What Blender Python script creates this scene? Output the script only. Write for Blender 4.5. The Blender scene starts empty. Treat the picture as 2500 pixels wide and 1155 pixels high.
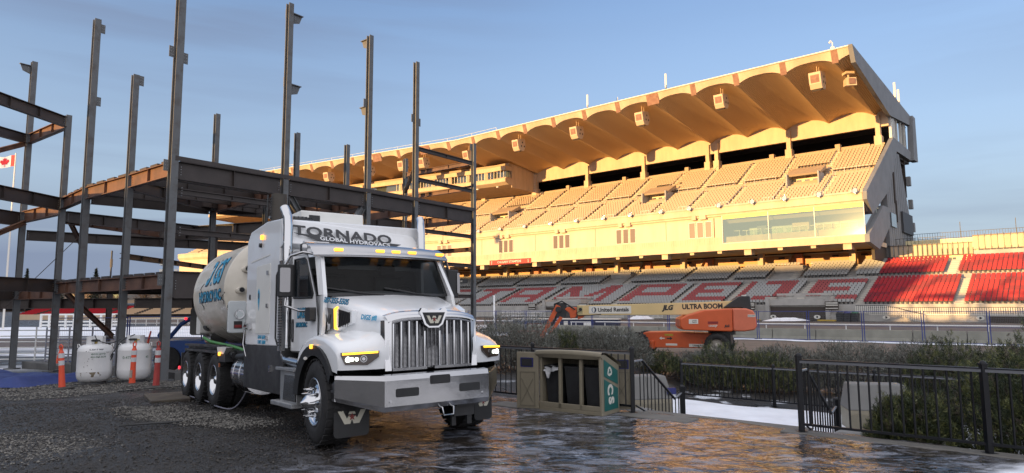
import bpy, bmesh, math, random
import numpy as np
from mathutils import Vector, Matrix
from math import sin, cos, pi, radians, sqrt, atan2
random.seed(7); RNG = np.random.default_rng(7)
SC = bpy.context.scene
COL = SC.collection
# ---------------------------------------------------------------- camera
EYE = 1.7
cam = bpy.data.objects.new('camera', bpy.data.cameras.new('camera')); COL.objects.link(cam)
cam.data.sensor_width = 36; cam.data.lens = 36*1600/2500.0
cam.data.clip_start = 0.1; cam.data.clip_end = 6000
_P, _R = radians(6.0), radians(0.3)
_f = Vector((0, cos(_P), sin(_P))); _r = Vector((1, 0, 0)); _u = _r.cross(_f)
_r2 = _r*cos(_R) - _u*sin(_R); _u2 = _r*sin(_R) + _u*cos(_R)
M = Matrix((_r2, _u2, -_f)).transposed().to_4x4(); M.translation = (0, 0, EYE)
cam.matrix_world = M
SC.camera = cam
# ---------------------------------------------------------------- light
SUN_EL = 4.1; SUN_DIR = Vector((-0.80, -0.60, 0)).normalized()
w = bpy.data.worlds.new('World'); SC.world = w; w.use_nodes = True
nt = w.node_tree; nd = nt.nodes; lk = nt.links
bg = nd['Background']
sky = nd.new('ShaderNodeTexSky'); sky.sky_type = 'NISHITA'; sky.sun_disc = False
sky.sun_elevation = radians(SUN_EL); sky.sun_rotation = atan2(SUN_DIR.x, SUN_DIR.y)
sky.altitude = 1000; sky.air_density = 1.0; sky.dust_density = 1.0; sky.ozone_density = 1.6
tc = nd.new('ShaderNodeTexCoord')
sep = nd.new('ShaderNodeSeparateXYZ'); lk.new(tc.outputs['Generated'], sep.inputs[0])
mp = nd.new('ShaderNodeMapping'); mp.inputs['Scale'].default_value = (1.2, 1.2, 11); lk.new(tc.outputs['Generated'], mp.inputs[0])
nz = nd.new('ShaderNodeTexNoise'); nz.inputs['Scale'].default_value = 2.1; nz.inputs['Detail'].default_value = 7; nz.inputs['Roughness'].default_value = .5
nz.inputs['Distortion'].default_value = .35
lk.new(mp.outputs[0], nz.inputs[0])
def ramp(nodes, pts, interp='LINEAR'):
    r = nodes.new('ShaderNodeValToRGB'); e = r.color_ramp.elements; r.color_ramp.interpolation = interp
    while len(e) < len(pts): e.new(0.5)
    for i, (p, c) in enumerate(pts):
        e[i].position = p; e[i].color = (c, c, c, 1) if isinstance(c, (int, float)) else (*c, 1)
    return r
cr = ramp(nd, [(.43, 0), (.66, 1)]); lk.new(nz.outputs[0], cr.inputs[0])
# altitude window for the cloud streaks (low bank, thin high veil)
hr = ramp(nd, [(.0, .8), (.06, .75), (.15, .45), (.24, .1), (.36, .4), (.43, 1.0), (.52, .75), (.62, .05)]); lk.new(sep.outputs['Z'], hr.inputs[0])
xr = ramp(nd, [(.28, 1.0), (.40, .5), (.54, .04), (.72, .08), (.82, .75)])
xa = nd.new('ShaderNodeMath'); xa.operation = 'MULTIPLY_ADD'; xa.inputs[1].default_value = .5; xa.inputs[2].default_value = .5
lk.new(sep.outputs['X'], xa.inputs[0]); lk.new(xa.outputs[0], xr.inputs[0])
m1 = nd.new('ShaderNodeMath'); m1.operation = 'MULTIPLY'; lk.new(cr.outputs[0], m1.inputs[0]); lk.new(hr.outputs[0], m1.inputs[1])
m2 = nd.new('ShaderNodeMath'); m2.operation = 'MULTIPLY'; lk.new(m1.outputs[0], m2.inputs[0]); lk.new(xr.outputs[0], m2.inputs[1])
tint = nd.new('ShaderNodeMix'); tint.data_type = 'RGBA'; tint.blend_type = 'MULTIPLY'; tint.inputs[0].default_value = 1
lk.new(sky.outputs[0], tint.inputs[6]); tint.inputs[7].default_value = (1.32, 1.22, 1.40, 1)
xd = ramp(nd, [(.45, 1.0), (.62, .94), (.80, .82)]); lk.new(xa.outputs[0], xd.inputs[0]); td = nd.new('ShaderNodeMix'); td.data_type = 'RGBA'; td.blend_type = 'MULTIPLY'; td.inputs[0].default_value = 1; lk.new(tint.outputs[2], td.inputs[6]); lk.new(xd.outputs[0], td.inputs[7]); tint = td
hz_ = ramp(nd, [(.0, .96), (.07, .90), (.16, .68), (.28, .36), (.45, 0)]); lk.new(sep.outputs['Z'], hz_.inputs[0])
veil = nd.new('ShaderNodeMix'); veil.data_type = 'RGBA'; lk.new(hz_.outputs[0], veil.inputs[0]); lk.new(tint.outputs[2], veil.inputs[6]); veil.inputs[7].default_value = (1.22, 1.52, 1.95, 1)
tint = veil
bk = ramp(nd, [(.0, .45), (.03, .8), (.09, .85), (.135, .35), (.19, 0)]); bz = nd.new('ShaderNodeMath'); bz.operation = 'MULTIPLY_ADD'; bz.inputs[1].default_value = .05; lk.new(nz.outputs[0], bz.inputs[0]); lk.new(sep.outputs['Z'], bz.inputs[2]); lk.new(bz.outputs[0], bk.inputs[0])
bx_ = ramp(nd, [(.2, 1), (.42, .6), (.6, .0)]); lk.new(xa.outputs[0], bx_.inputs[0])
m3 = nd.new('ShaderNodeMath'); m3.operation = 'MULTIPLY'; lk.new(bk.outputs[0], m3.inputs[0]); lk.new(bx_.outputs[0], m3.inputs[1])
m4 = nd.new('ShaderNodeMath'); m4.operation = 'MAXIMUM'; lk.new(m2.outputs[0], m4.inputs[0]); lk.new(m3.outputs[0], m4.inputs[1]); m2 = m4
mx = nd.new('ShaderNodeMix'); mx.data_type = 'RGBA'; lk.new(m2.outputs[0], mx.inputs[0])
lk.new(tint.outputs[2], mx.inputs[6]); mx.inputs[7].default_value = (.68, .84, 1.25, 1)
CLOUDC = mx.inputs[7]
# added fill light: sky brightened overhead and behind the photographer, outside the view
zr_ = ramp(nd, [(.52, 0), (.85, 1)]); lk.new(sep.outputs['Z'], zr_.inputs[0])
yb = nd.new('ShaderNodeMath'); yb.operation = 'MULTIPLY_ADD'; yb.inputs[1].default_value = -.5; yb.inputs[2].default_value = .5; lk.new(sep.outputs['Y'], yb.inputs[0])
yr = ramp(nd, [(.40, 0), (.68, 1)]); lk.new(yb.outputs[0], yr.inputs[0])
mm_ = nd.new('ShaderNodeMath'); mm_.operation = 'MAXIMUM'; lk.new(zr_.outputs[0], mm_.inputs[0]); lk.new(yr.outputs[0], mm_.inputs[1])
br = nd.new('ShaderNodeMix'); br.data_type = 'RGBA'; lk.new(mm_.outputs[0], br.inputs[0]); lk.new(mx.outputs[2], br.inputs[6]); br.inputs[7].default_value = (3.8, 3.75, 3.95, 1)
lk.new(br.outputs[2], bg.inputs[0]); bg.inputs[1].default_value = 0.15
sun = bpy.data.objects.new('sun', bpy.data.lights.new('sun', 'SUN')); COL.objects.link(sun)
sun.data.energy = 4.1; sun.data.angle = radians(.5); sun.data.color = (1, .59, .22)
sd = (SUN_DIR*cos(radians(SUN_EL)) + Vector((0, 0, sin(radians(SUN_EL)))))
sun.rotation_euler = sd.to_track_quat('Z', 'Y').to_euler()
SC.view_settings.view_transform = 'Standard'; SC.view_settings.look = 'None'; SC.view_settings.gamma = 1
SC.view_settings.exposure = 1.12
SC.cycles.max_bounces = 8; SC.cycles.diffuse_bounces = 4; SC.cycles.glossy_bounces = 4; SC.cycles.transparent_max_bounces = 12; SC.cycles.caustics_reflective = False
# ---------------------------------------------------------------- helpers
def vnoise(x, y, seed=0):
    r = np.random.default_rng(seed); T = r.random((256, 256))
    xi = np.floor(x).astype(int); yi = np.floor(y).astype(int); fx = x-xi; fy = y-yi
    fx = fx*fx*(3-2*fx); fy = fy*fy*(3-2*fy); a = xi & 255; b = yi & 255; a1 = (a+1) & 255; b1 = (b+1) & 255
    return (T[a, b]*(1-fx)+T[a1, b]*fx)*(1-fy)+(T[a, b1]*(1-fx)+T[a1, b1]*fx)*fy
def fbm(x, y, o=4, seed=0):
    s = 0; a = .5
    for i in range(o): s = s+a*vnoise(x*2**i+13*i, y*2**i+7*i, seed+i); a *= .5
    return s
MATS = {}
def mat(name, col=(.5, .5, .5), rough=.6, metal=0, var=.0, vscale=3., bump=0., bscale=40., spec=.5, rvar=0., col2=None, coat=0., emit=None, estr=0, stretch=None, thr=(.35, .65)):
    if name in MATS: return MATS[name]
    m = bpy.data.materials.new(name); m.use_nodes = True; n = m.node_tree.nodes; l = m.node_tree.links
    b = n['Principled BSDF']; b.inputs['Base Color'].default_value = (*col, 1); b.inputs['Roughness'].default_value = rough
    b.inputs['Metallic'].default_value = metal; b.inputs['Specular IOR Level'].default_value = spec
    if coat: b.inputs['Coat Weight'].default_value = coat; b.inputs['Coat Roughness'].default_value = .04
    if emit: b.inputs['Emission Color'].default_value = (*emit, 1); b.inputs['Emission Strength'].default_value = estr
    if var or bump or rvar or col2:
        t = n.new('ShaderNodeTexCoord'); src = t.outputs['Object']
        if stretch:
            mpn = n.new('ShaderNodeMapping'); mpn.inputs['Scale'].default_value = stretch; l.new(src, mpn.inputs[0]); src = mpn.outputs[0]
        z = n.new('ShaderNodeTexNoise'); z.inputs['Scale'].default_value = vscale; z.inputs['Detail'].default_value = 8; z.inputs['Roughness'].default_value = .62; l.new(src, z.inputs[0])
        c2 = col2 if col2 else tuple(c*(1-var) for c in col); c1 = col if col2 else tuple(min(1, c*(1+var)) for c in col)
        r = ramp(n, [(thr[0], c1), (thr[1], c2)]); l.new(z.outputs[0], r.inputs[0]); l.new(r.outputs[0], b.inputs['Base Color'])
        if rvar:
            rr = ramp(n, [(.3, max(.02, rough-rvar)), (.7, min(1, rough+rvar))]); l.new(z.outputs[0], rr.inputs[0]); l.new(rr.outputs[0], b.inputs['Roughness'])
        if bump:
            z2 = n.new('ShaderNodeTexNoise'); z2.inputs['Scale'].default_value = bscale; z2.inputs['Detail'].default_value = 5; l.new(src, z2.inputs[0])
            bp = n.new('ShaderNodeBump'); bp.inputs['Strength'].default_value = bump; bp.inputs['Distance'].default_value = .02; l.new(z2.outputs[0], bp.inputs['Height']); l.new(bp.outputs[0], b.inputs['Normal'])
    MATS[name] = m; return m
class MB:
    def __init__(s): s.v = []; s.f = []; s.m = []; s.mats = []; s.sm = []
    def mi(s, m):
        if m not in s.mats: s.mats.append(m)
        return s.mats.index(m)
    def add(s, vs, fs, m, smooth=False):
        o = len(s.v); s.v += [tuple(v) for v in vs]; k = s.mi(m)
        for f in fs: s.f.append(tuple(i+o for i in f)); s.m.append(k); s.sm.append(smooth)
    def hexa(s, p, m):  # 8 points: bottom 4 ccw, top 4
        s.add(p, [(3, 2, 1, 0), (4, 5, 6, 7), (0, 1, 5, 4), (1, 2, 6, 5), (2, 3, 7, 6), (3, 0, 4, 7)], m)
    def box(s, a, b, m, T=None):
        x0, y0, z0 = a; x1, y1, z1 = b
        p = [Vector(q) for q in ((x0, y0, z0), (x1, y0, z0), (x1, y1, z0), (x0, y1, z0), (x0, y0, z1), (x1, y0, z1), (x1, y1, z1), (x0, y1, z1))]
        if T is not None: p = [T @ q for q in p]
        s.hexa(p, m)
    def cbox(s, c, d, m, T=None): s.box([c[i]-d[i]/2 for i in range(3)], [c[i]+d[i]/2 for i in range(3)], m, T)
    def rbox(s, a, b, r, m, axis=2, T=None, n=4):  # box with rounded edges along axis
        ax = [i for i in range(3) if i != axis]
        lo = [min(a[i], b[i]) for i in range(3)]; hi = [max(a[i], b[i]) for i in range(3)]
        o = []
        for (cx, cy, a0) in ((hi[ax[0]]-r, hi[ax[1]]-r, 0), (lo[ax[0]]+r, hi[ax[1]]-r, 90), (lo[ax[0]]+r, lo[ax[1]]+r, 180), (hi[ax[0]]-r, lo[ax[1]]+r, 270)):
            for k in range(n+1):
                t = radians(a0+90*k/n); o.append((cx+r*cos(t), cy+r*sin(t)))
        s.prism(o, lo[axis], hi[axis], m, axis, T)
    def prism(s, o, z0, z1, m, axis=2, T=None, smooth=False):
        def P(u, v, q):
            c = [0, 0, 0]; ax = [i for i in range(3) if i != axis]; c[ax[0]] = u; c[ax[1]] = v; c[axis] = q
            c = Vector(c); return T @ c if T is not None else c
        n = len(o); vs = [P(u, v, z0) for u, v in o]+[P(u, v, z1) for u, v in o]
        s.add(vs, [tuple(range(n))[::-1], tuple(range(n, 2*n))]+[(i, (i+1) % n, (i+1) % n+n, i+n) for i in range(n)], m, smooth)
    def cyl(s, p0, p1, r0, m, r1=None, n=12, cap=True, smooth=True):
        r1 = r0 if r1 is None else r1; p0 = Vector(p0); p1 = Vector(p1); d = (p1-p0).normalized()
        a = d.orthogonal().normalized(); b = d.cross(a); vs = []
        for p, r in ((p0, r0), (p1, r1)):
            for i in range(n): t = 2*pi*i/n; vs.append(p+a*(r*cos(t))+b*(r*sin(t)))
        s.add(vs, [(i, (i+1) % n, (i+1) % n+n, i+n) for i in range(n)], m, smooth)
        if cap: s.add(vs[:n], [tuple(range(n))[::-1]], m); s.add(vs[n:], [tuple(range(n))], m)
    def tube(s, pts, r, m, n=8, closed=False):
        pts = [Vector(p) for p in pts]; rs = r if isinstance(r, (list, tuple)) else [r]*len(pts); vs = []; N = len(pts); a = None
        for i, p in enumerate(pts):
            d = (pts[min(i+1, N-1)]-pts[max(i-1, 0)]).normalized()
            if a is None: a = d.orthogonal().normalized()
            else:
                a = (a-d*a.dot(d)).normalized()
            b = d.cross(a)
            for k in range(n): t = 2*pi*k/n; vs.append(p+a*(rs[i]*cos(t))+b*(rs[i]*sin(t)))
        fs = [(i*n+k, i*n+(k+1) % n, (i+1)*n+(k+1) % n, (i+1)*n+k) for i in range(N-1) for k in range(n)]
        s.add(vs, fs, m, True); s.add(vs[:n], [tuple(range(n))[::-1]], m); s.add(vs[-n:], [tuple(range(n))], m)
    def lathe(s, prof, m, T=None, n=32, smooth=True, axis='Z'):  # prof (r,h) about Z (or T)
        vs = []; N = len(prof)
        for r, h in prof:
            for k in range(n):
                t = 2*pi*k/n; q = Vector((r*cos(t), r*sin(t), h)); vs.append(T @ q if T is not None else q)
        s.add(vs, [(i*n+k, i*n+(k+1) % n, (i+1)*n+(k+1) % n, (i+1)*n+k) for i in range(N-1) for k in range(n)], m, smooth)
    def grid(s, P, m, smooth=True, flip=False):  # P: rows of points
        R = len(P); C_ = len(P[0]); vs = [q for row in P for q in row]
        fs = [(i*C_+j, i*C_+j+1, (i+1)*C_+j+1, (i+1)*C_+j) for i in range(R-1) for j in range(C_-1)]
        if flip: fs = [f[::-1] for f in fs]
        s.add(vs, fs, m, smooth)
    def build(s, name, parent=None, bevel=0, fix=True, seg=1, weighted=False):
        me = bpy.data.meshes.new(name); me.from_pydata(s.v, [], s.f)
        for m in s.mats: me.materials.append(m)
        me.polygons.foreach_set('material_index', s.m); me.polygons.foreach_set('use_smooth', s.sm)
        if fix:
            bm = bmesh.new(); bm.from_mesh(me); bmesh.ops.recalc_face_normals(bm, faces=bm.faces); bm.to_mesh(me); bm.free()
        me.update(); o = bpy.data.objects.new(name, me); COL.objects.link(o)
        if parent: o.parent = parent
        if bevel:
            b = o.modifiers.new('bevel', 'BEVEL'); b.width = bevel; b.segments = seg; b.limit_method = 'ANGLE'; b.angle_limit = radians(40)
        return o
def tag(o, label=None, cat=None, group=None, kind=None):
    if label: o['label'] = label
    if cat: o['category'] = cat
    if group: o['group'] = group
    if kind: o['kind'] = kind
    return o
def empty(name, loc=(0, 0, 0), rz=0, label=None, cat=None, group=None, mw=None):
    o = bpy.data.objects.new(name, None); COL.objects.link(o); o.empty_display_size = .2
    if mw is not None: o.matrix_world = mw
    else: o.location = loc; o.rotation_euler = (0, 0, rz)
    return tag(o, label, cat, group)
def dup(root, loc=None, rz=None, label=None, group=None):
    r = root.copy(); COL.objects.link(r)
    if loc is not None: r.location = loc
    if rz is not None: r.rotation_euler = (0, 0, rz)
    if label: r['label'] = label
    if group: r['group'] = group
    for ch in list(root.children):
        c = ch.copy(); COL.objects.link(c); c.parent = r
        for g in list(ch.children):
            d = g.copy(); COL.objects.link(d); d.parent = c
    return r
def npmesh(name, V, Fq, mats, mi=None, parent=None, smooth=False):
    me = bpy.data.meshes.new(name); V = np.asarray(V, np.float32); Fq = np.asarray(Fq, np.int32); n, k = Fq.shape
    me.vertices.add(len(V)); me.vertices.foreach_set('co', V.ravel())
    me.loops.add(n*k); me.loops.foreach_set('vertex_index', Fq.ravel())
    me.polygons.add(n); me.polygons.foreach_set('loop_start', np.arange(0, n*k, k, dtype=np.int32))
    for m in mats: me.materials.append(m)
    if mi is not None: me.polygons.foreach_set('material_index', np.asarray(mi, np.int32))
    me.polygons.foreach_set('use_smooth', np.full(n, smooth)); me.update(calc_edges=True); me.validate()
    o = bpy.data.objects.new(name, me); COL.objects.link(o)
    if parent: o.parent = parent
    return o
def text(body, size, T, m, name='lettering', parent=None, ext=.002, shear=0, bold=0., sx=1., align='CENTER', spacing=1.):
    c = bpy.data.curves.new('t', 'FONT'); c.body = body; c.size = size; c.extrude = ext; c.shear = shear; c.offset = bold; c.align_x = align; c.align_y = 'CENTER'; c.space_character = spacing
    c.resolution_u = 3
    o = bpy.data.objects.new('t', c); COL.objects.link(o)
    dg = bpy.context.evaluated_depsgraph_get(); me = bpy.data.meshes.new_from_object(o.evaluated_get(dg)); bpy.data.objects.remove(o)
    me.transform(T @ Matrix.Diagonal((sx, 1, 1, 1))); me.materials.clear(); me.materials.append(m)
    r = bpy.data.objects.new(name, me); COL.objects.link(r)
    if parent: r.parent = parent
    return r
def frame(o, x, y):  # matrix: local x-> x dir, y-> y dir, z -> cross
    x = Vector(x).normalized(); y = Vector(y); y = (y-x*y.dot(x)).normalized(); z = x.cross(y)
    m_ = Matrix((x, y, z)).transposed().to_4x4(); m_.translation = o; return m_
def ss(a, b, x): t = np.clip((x-a)/(b-a), 0, 1); return t*t*(3-2*t)
# ---------------------------------------------------------------- terrain height
def hgt(x, y):
    x = np.asarray(x, float); y = np.asarray(y, float)
    b = (x+2.45)*-.602+(y-8.3)*.799
    h1 = -.033*np.clip(b, 0, 28); h1 = np.maximum(h1, -1.)
    dx = x-1.9; dy = y-10.6; e = dx*.644+dy*.765; a = dx*.765-dy*.644
    h2 = -.75*ss(.15, 1.7, e)-.25*ss(9, 16, e)
    wgt = ss(-5.5, -3.2, a)*1.0
    h = h1*(1-wgt)+h2*wgt
    P = x*.656+y*.755
    h = h*(1-ss(28, 36, y))-1.0*ss(28, 36, y)+ss(66, 92, P)*.45*ss(-10, 0, x+40)
    h = h+ss(230, 700, y)*8.+ss(700, 2500, y)*15
    return h
def hz(x, y): return float(hgt(x, y))
# ================================================================ ground
def coords(segs):
    out = [segs[0][0]]
    for a, b, st in segs:
        n = max(1, int(round((b-a)/st))); out += list(a+(b-a)*np.arange(1, n+1)/n)
    return np.array(out)
gx = coords([(-3000, -600, 400), (-600, -120, 60), (-120, -30, 6), (-30, -12, .6), (-12, -8, .18), (-8, 8, .055), (8, 14, .3), (14, 60, 3), (60, 200, 20), (200, 3000, 400)])
gy = coords([(-400, -40, 60), (-40, 2, 5), (2, 5.5, .25), (5.5, 13, .05), (13, 20, .14), (20, 40, .8), (40, 130, 5), (130, 600, 40), (600, 4000, 400)])
X, Y = np.meshgrid(gx, gy, indexing='ij')
Z = hgt(X, Y)
fe = (X-1.9)*.644+(Y-10.6)*.765
icy = ss(-3.3, -.9, X+(Y-9)*-.18+1.3*(fbm(X*.8, Y*.8, 3, 5)-.5))*(1-ss(-.1, .5, fe))*(1-ss(16, 19, Y))
near = (1-ss(15, 26, np.hypot(X, Y-3)))
Z = Z+near*(1-icy)*(fbm(X*1.6, Y*1.6, 5, 2)-.5)*.10+near*(1-icy)*(fbm(X*7, Y*7, 3, 12)-.5)*.030+near*icy*((fbm(X*2.2, Y*3.4, 3, 9)-.5)*.03)
# ruts pressed by tyres, running away from the truck
rut = np.abs(((X+2.45)*.799+(Y-8.3)*.602)) ; Z = Z-near*(1-icy)*.03*np.exp(-(rut/.22)**2)
nxn, nyn = X.shape
idx = np.arange(nxn*nyn).reshape(nxn, nyn)
Fq = np.stack([idx[:-1, :-1], idx[1:, :-1], idx[1:, 1:], idx[:-1, 1:]], -1).reshape(-1, 4)
V = np.stack([X, Y, Z], -1).reshape(-1, 3)
gm = bpy.data.materials.new('wet_ground'); gm.use_nodes = True; n = gm.node_tree.nodes; l = gm.node_tree.links; b = n['Principled BSDF']
tc = n.new('ShaderNodeTexCoord'); O_ = tc.outputs['Object']
def noise(sc, det=6, rg=.6, src=None, dist=0, nodes=None, links=None):
    z = n.new('ShaderNodeTexNoise'); z.inputs['Scale'].default_value = sc; z.inputs['Detail'].default_value = det; z.inputs['Roughness'].default_value = rg; z.inputs['Distortion'].default_value = dist
    l.new(src or O_, z.inputs[0]); return z.outputs[0]
def mixc(f, a, b2):
    m = n.new('ShaderNodeMix'); m.data_type = 'RGBA'
    for s_, v in ((0, f), (6, a), (7, b2)):
        if isinstance(v, (int, float)): m.inputs[s_].default_value = v
        elif isinstance(v, tuple): m.inputs[s_].default_value = (*v, 1)
        else: l.new(v, m.inputs[s_])
    return m.outputs[2]
def math_(op, a, b2=None, c=None):
    m = n.new('ShaderNodeMath'); m.operation = op
    for i_, v in enumerate((a, b2, c)):
        if v is None: continue
        if isinstance(v, (int, float)): m.inputs[i_].default_value = v
        else: l.new(v, m.inputs[i_])
    return m.outputs[0]
def rp(f, pts):
    r = ramp(n, pts); l.new(f, r.inputs[0]); return r.outputs[0]
at = n.new('ShaderNodeAttribute'); at.attribute_name = 'icy'; ICY = at.outputs['Fac']
at2 = n.new('ShaderNodeAttribute'); at2.attribute_name = 'snow'; SNW = at2.outputs['Fac']
vor = n.new('ShaderNodeTexVoronoi'); vor.inputs['Scale'].default_value = 26; l.new(O_, vor.inputs[0])
vor2 = n.new('ShaderNodeTexVoronoi'); vor2.inputs['Scale'].default_value = 60; l.new(O_, vor2.inputs[0])
n1 = noise(.8, 8); n2 = noise(9, 8, .7); n3 = noise(3.1, 5)
dirt = mixc(rp(n2, [(.3, 0), (.75, 1)]), (.009, .008, .0072), (.036, .032, .029))
dirt = mixc(rp(vor.outputs['Distance'], [(.05, .4), (.5, 0)]), dirt, (.07, .066, .06))
dirt = mixc(rp(n1, [(.38, 0), (.6, .75)]), dirt, (.018, .0155, .0135))
mpn = n.new('ShaderNodeMapping'); mpn.inputs['Scale'].default_value = (1.0, 1.5, 1); mpn.inputs['Rotation'].default_value = (0, 0, .35); l.new(O_, mpn.inputs[0])
ni = noise(2.6, 7, .62, mpn.outputs[0], .9); nb1 = noise(2.3, 2.2, .45, mpn.outputs[0], .8); nb2 = noise(7.5, 2, .5, mpn.outputs[0], .5); nb3 = noise(30, 2, .5, mpn.outputs[0]); ni3 = noise(1.1, 4, .5, mpn.outputs[0])
ice = mixc(rp(ni, [(.45, 0), (.62, 1)]), (.017, .016, .017), (.23, .245, .29))
ice = mixc(rp(ni3, [(.42, 0), (.62, .6)]), ice, (.055, .045, .036))
ice = mixc(rp(n2, [(.62, 0), (.8, .5)]), ice, (.02, .018, .016))
base = mixc(ICY, dirt, ice)
base = mixc(SNW, base, mixc(n3, (.62, .66, .74), (.80, .83, .88)))
l.new(base, b.inputs['Base Color'])
rd = rp(n1, [(.38, .68), (.58, .26)]); ri = rp(ni, [(.44, .045), (.53, .10), (.66, .45)])
rgh = math_('ADD', math_('MULTIPLY', rd, math_('SUBTRACT', 1.0, ICY)), math_('MULTIPLY', ri, ICY))
rgh = math_('ADD', rgh, math_('MULTIPLY', SNW, .5)); l.new(rgh, b.inputs['Roughness'])
hd = math_('ADD', math_('MULTIPLY', n2, .9), math_('MULTIPLY', rp(vor.outputs['Distance'], [(0, 1), (.6, 0)]), .5))
hd = math_('ADD', hd, math_('MULTIPLY', rp(vor2.outputs['Distance'], [(0, 1), (.6, 0)]), .3))
hi = math_('ADD', math_('MULTIPLY', nb1, 1.5), math_('ADD', math_('MULTIPLY', nb2, .42), math_('MULTIPLY', nb3, .035)))
hh = math_('ADD', math_('MULTIPLY', hd, math_('SUBTRACT', 1.0, ICY)), math_('MULTIPLY', hi, ICY))
bp = n.new('ShaderNodeBump'); bp.inputs['Strength'].default_value = 1.0; bp.inputs['Distance'].default_value = .034; l.new(hh, bp.inputs['Height']); l.new(bp.outputs[0], b.inputs['Normal'])
ground = npmesh('ground', V, Fq, [gm], smooth=True); tag(ground, kind='structure')
def attr(o, name, arr):
    a = o.data.attributes.new(name, 'FLOAT', 'POINT'); a.data.foreach_set('value', np.asarray(arr, np.float32).ravel())
snow = np.zeros_like(X)
sd_ = np.hypot((X-5.6)*.55+(Y-6.6)*.45, ((X-5.6)*-.7+(Y-6.6)*.7)*.3)
snow = np.maximum(snow, (1-ss(.35, .75, np.hypot((X-5.7)/1.6, (Y-6.75)/.8)+.5*(fbm(X*3, Y*3, 4, 3)-.5)))*icy)
far = (ss(.50, .56, fbm(X*.12+3, Y*.3, 4, 21)))*ss(24, 30, Y)*(1-ss(54, 62, Y))*(1-ss(-22, -12, X+Y*.1))*1.0
snow = np.maximum(snow, far)
bed = ss(1.2, 2.2, fe)*(1-ss(-1, .0, -1*(X+4)))  # planting bed snow scraps
snow = np.maximum(snow, ss(.6, .66, fbm(X*1.5, Y*1.5, 4, 31))*ss(1.0, 2, fe)*(1-ss(18, 20, Y))*ss(-1, 1, X)*.9)
attr(ground, 'icy', icy); attr(ground, 'snow', snow)

def sheet(name, pts_fn, us, vs, m, lift=.012, kind='structure'):
    P = np.array([[pts_fn(u, v) for v in vs] for u in us]); Xs = P[..., 0]; Ys = P[..., 1]
    Zs = hgt(Xs, Ys)+lift+(P[..., 2] if P.shape[-1] > 2 else 0); a_, b_ = Xs.shape; id_ = np.arange(a_*b_).reshape(a_, b_)
    F_ = np.stack([id_[:-1, :-1], id_[1:, :-1], id_[1:, 1:], id_[:-1, 1:]], -1).reshape(-1, 4)
    o = npmesh(name, np.stack([Xs, Ys, Zs], -1).reshape(-1, 3), F_, [m], smooth=True); tag(o, kind=kind); return o
M_snow = mat('snow', (.78, .81, .87), .55, var=.08, vscale=1.5, bump=.5, bscale=9)
M_track = mat('track_dirt', (.115, .095, .085), .8, col2=(.07, .058, .052), vscale=.6, bump=.3, bscale=12)
M_brown = mat('brown_dirt', (.17, .125, .095), .85, col2=(.10, .08, .065), vscale=.8, bump=.4, bscale=14, stretch=(1, 3, 1))
U = Vector((.765, -.644)); Wd = Vector((.644, .765)); P1 = Vector((1.9, 10.6))
def fp(a, e): q = P1+U*a+Wd*e; return q.x, q.y
# snow covered path on the lower level, brown site strip beyond the hedge, race track
sheet('snow_path', lambda u, v: (*fp(u, v+.12*sin(u*2.1)), .03), np.linspace(-3, 9, 60), np.linspace(2.6, 6.4, 14), M_snow, .02)
T1 = Vector((-.815, .58)); TN = Vector((.58, .815)); B0 = Vector((32.4, 41.5))   # barrier line direction / normal
def bl(a, e): q = B0+T1*a+TN*e; return q.x, q.y
sheet('site_road', lambda u, v: bl(u, v), np.linspace(-25, 44, 30), np.linspace(-17, -1.2, 10), M_brown, .03)
sheet('snow_verge', lambda u, v: (*bl(u, v+.35*sin(u*.9)+.25*sin(u*2.3)), .02), np.linspace(-25, 90, 160), np.linspace(-2.3, -.5, 4), M_snow, .05)
sheet('race_track', lambda u, v: bl(u, v), np.linspace(-40, 150, 40), np.linspace(.8, 36, 14), M_track, .03)
# ---- stones
def ico():
    bm = bmesh.new(); bmesh.ops.create_icosphere(bm, subdivisions=1, radius=1); v = np.array([p.co[:] for p in bm.verts]); f = np.array([[q.index for q in p.verts] for p in bm.faces]); bm.free(); return v, f
IV, IF = ico()
def inpoly(x, y, P):
    c = np.zeros(len(x), bool); n_ = len(P)
    for i in range(n_):
        x1, y1 = P[i]; x2, y2 = P[(i+1) % n_]
        c ^= ((y1 > y) != (y2 > y)) & (x < (x2-x1)*(y-y1)/(y2-y1+1e-9)+x1)
    return c
def stones(name, poly, count, smin, smax, mats, lift=0, edge=.25, label=None, mound=0.):
    P = np.array(poly); x = RNG.uniform(P[:, 0].min()-edge, P[:, 0].max()+edge, count*3); y = RNG.uniform(P[:, 1].min()-edge, P[:, 1].max()+edge, count*3)
    jx = RNG.normal(0, edge*.5, len(x)); jy = RNG.normal(0, edge*.5, len(x)); k = inpoly(x+jx, y+jy, P); x = x[k][:count]; y = y[k][:count]; N = len(x)
    s = smin+(smax-smin)*RNG.random(N)**2.2; sc = s[:, None]*RNG.uniform(.6, 1.25, (N, 3))*np.array([1, 1, .65])
    R_ = RNG.uniform(0, 2*pi, N); c, s_ = np.cos(R_), np.sin(R_)
    v = IV[None]*RNG.uniform(.8, 1.15, (N, 12, 1))*sc[:, None, :]
    vx = v[..., 0]*c[:, None]-v[..., 1]*s_[:, None]+x[:, None]; vy = v[..., 0]*s_[:, None]+v[..., 1]*c[:, None]+y[:, None]
    z = hgt(x, y)+lift+s*.2+mound*fbm(x*2, y*2, 2, 8)+.085*(fbm(x*1.6, y*1.6, 5, 2)-.5); vz = v[..., 2]+z[:, None]
    V_ = np.stack([vx, vy, vz], -1).reshape(-1, 3); F_ = (IF[None]+np.arange(N)[:, None, None]*12).reshape(-1, 3)
    mi = np.repeat(RNG.integers(0, len(mats), N), 20)
    return tag(npmesh(name, V_, F_, mats, mi), label, 'gravel', kind='stuff')
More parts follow.
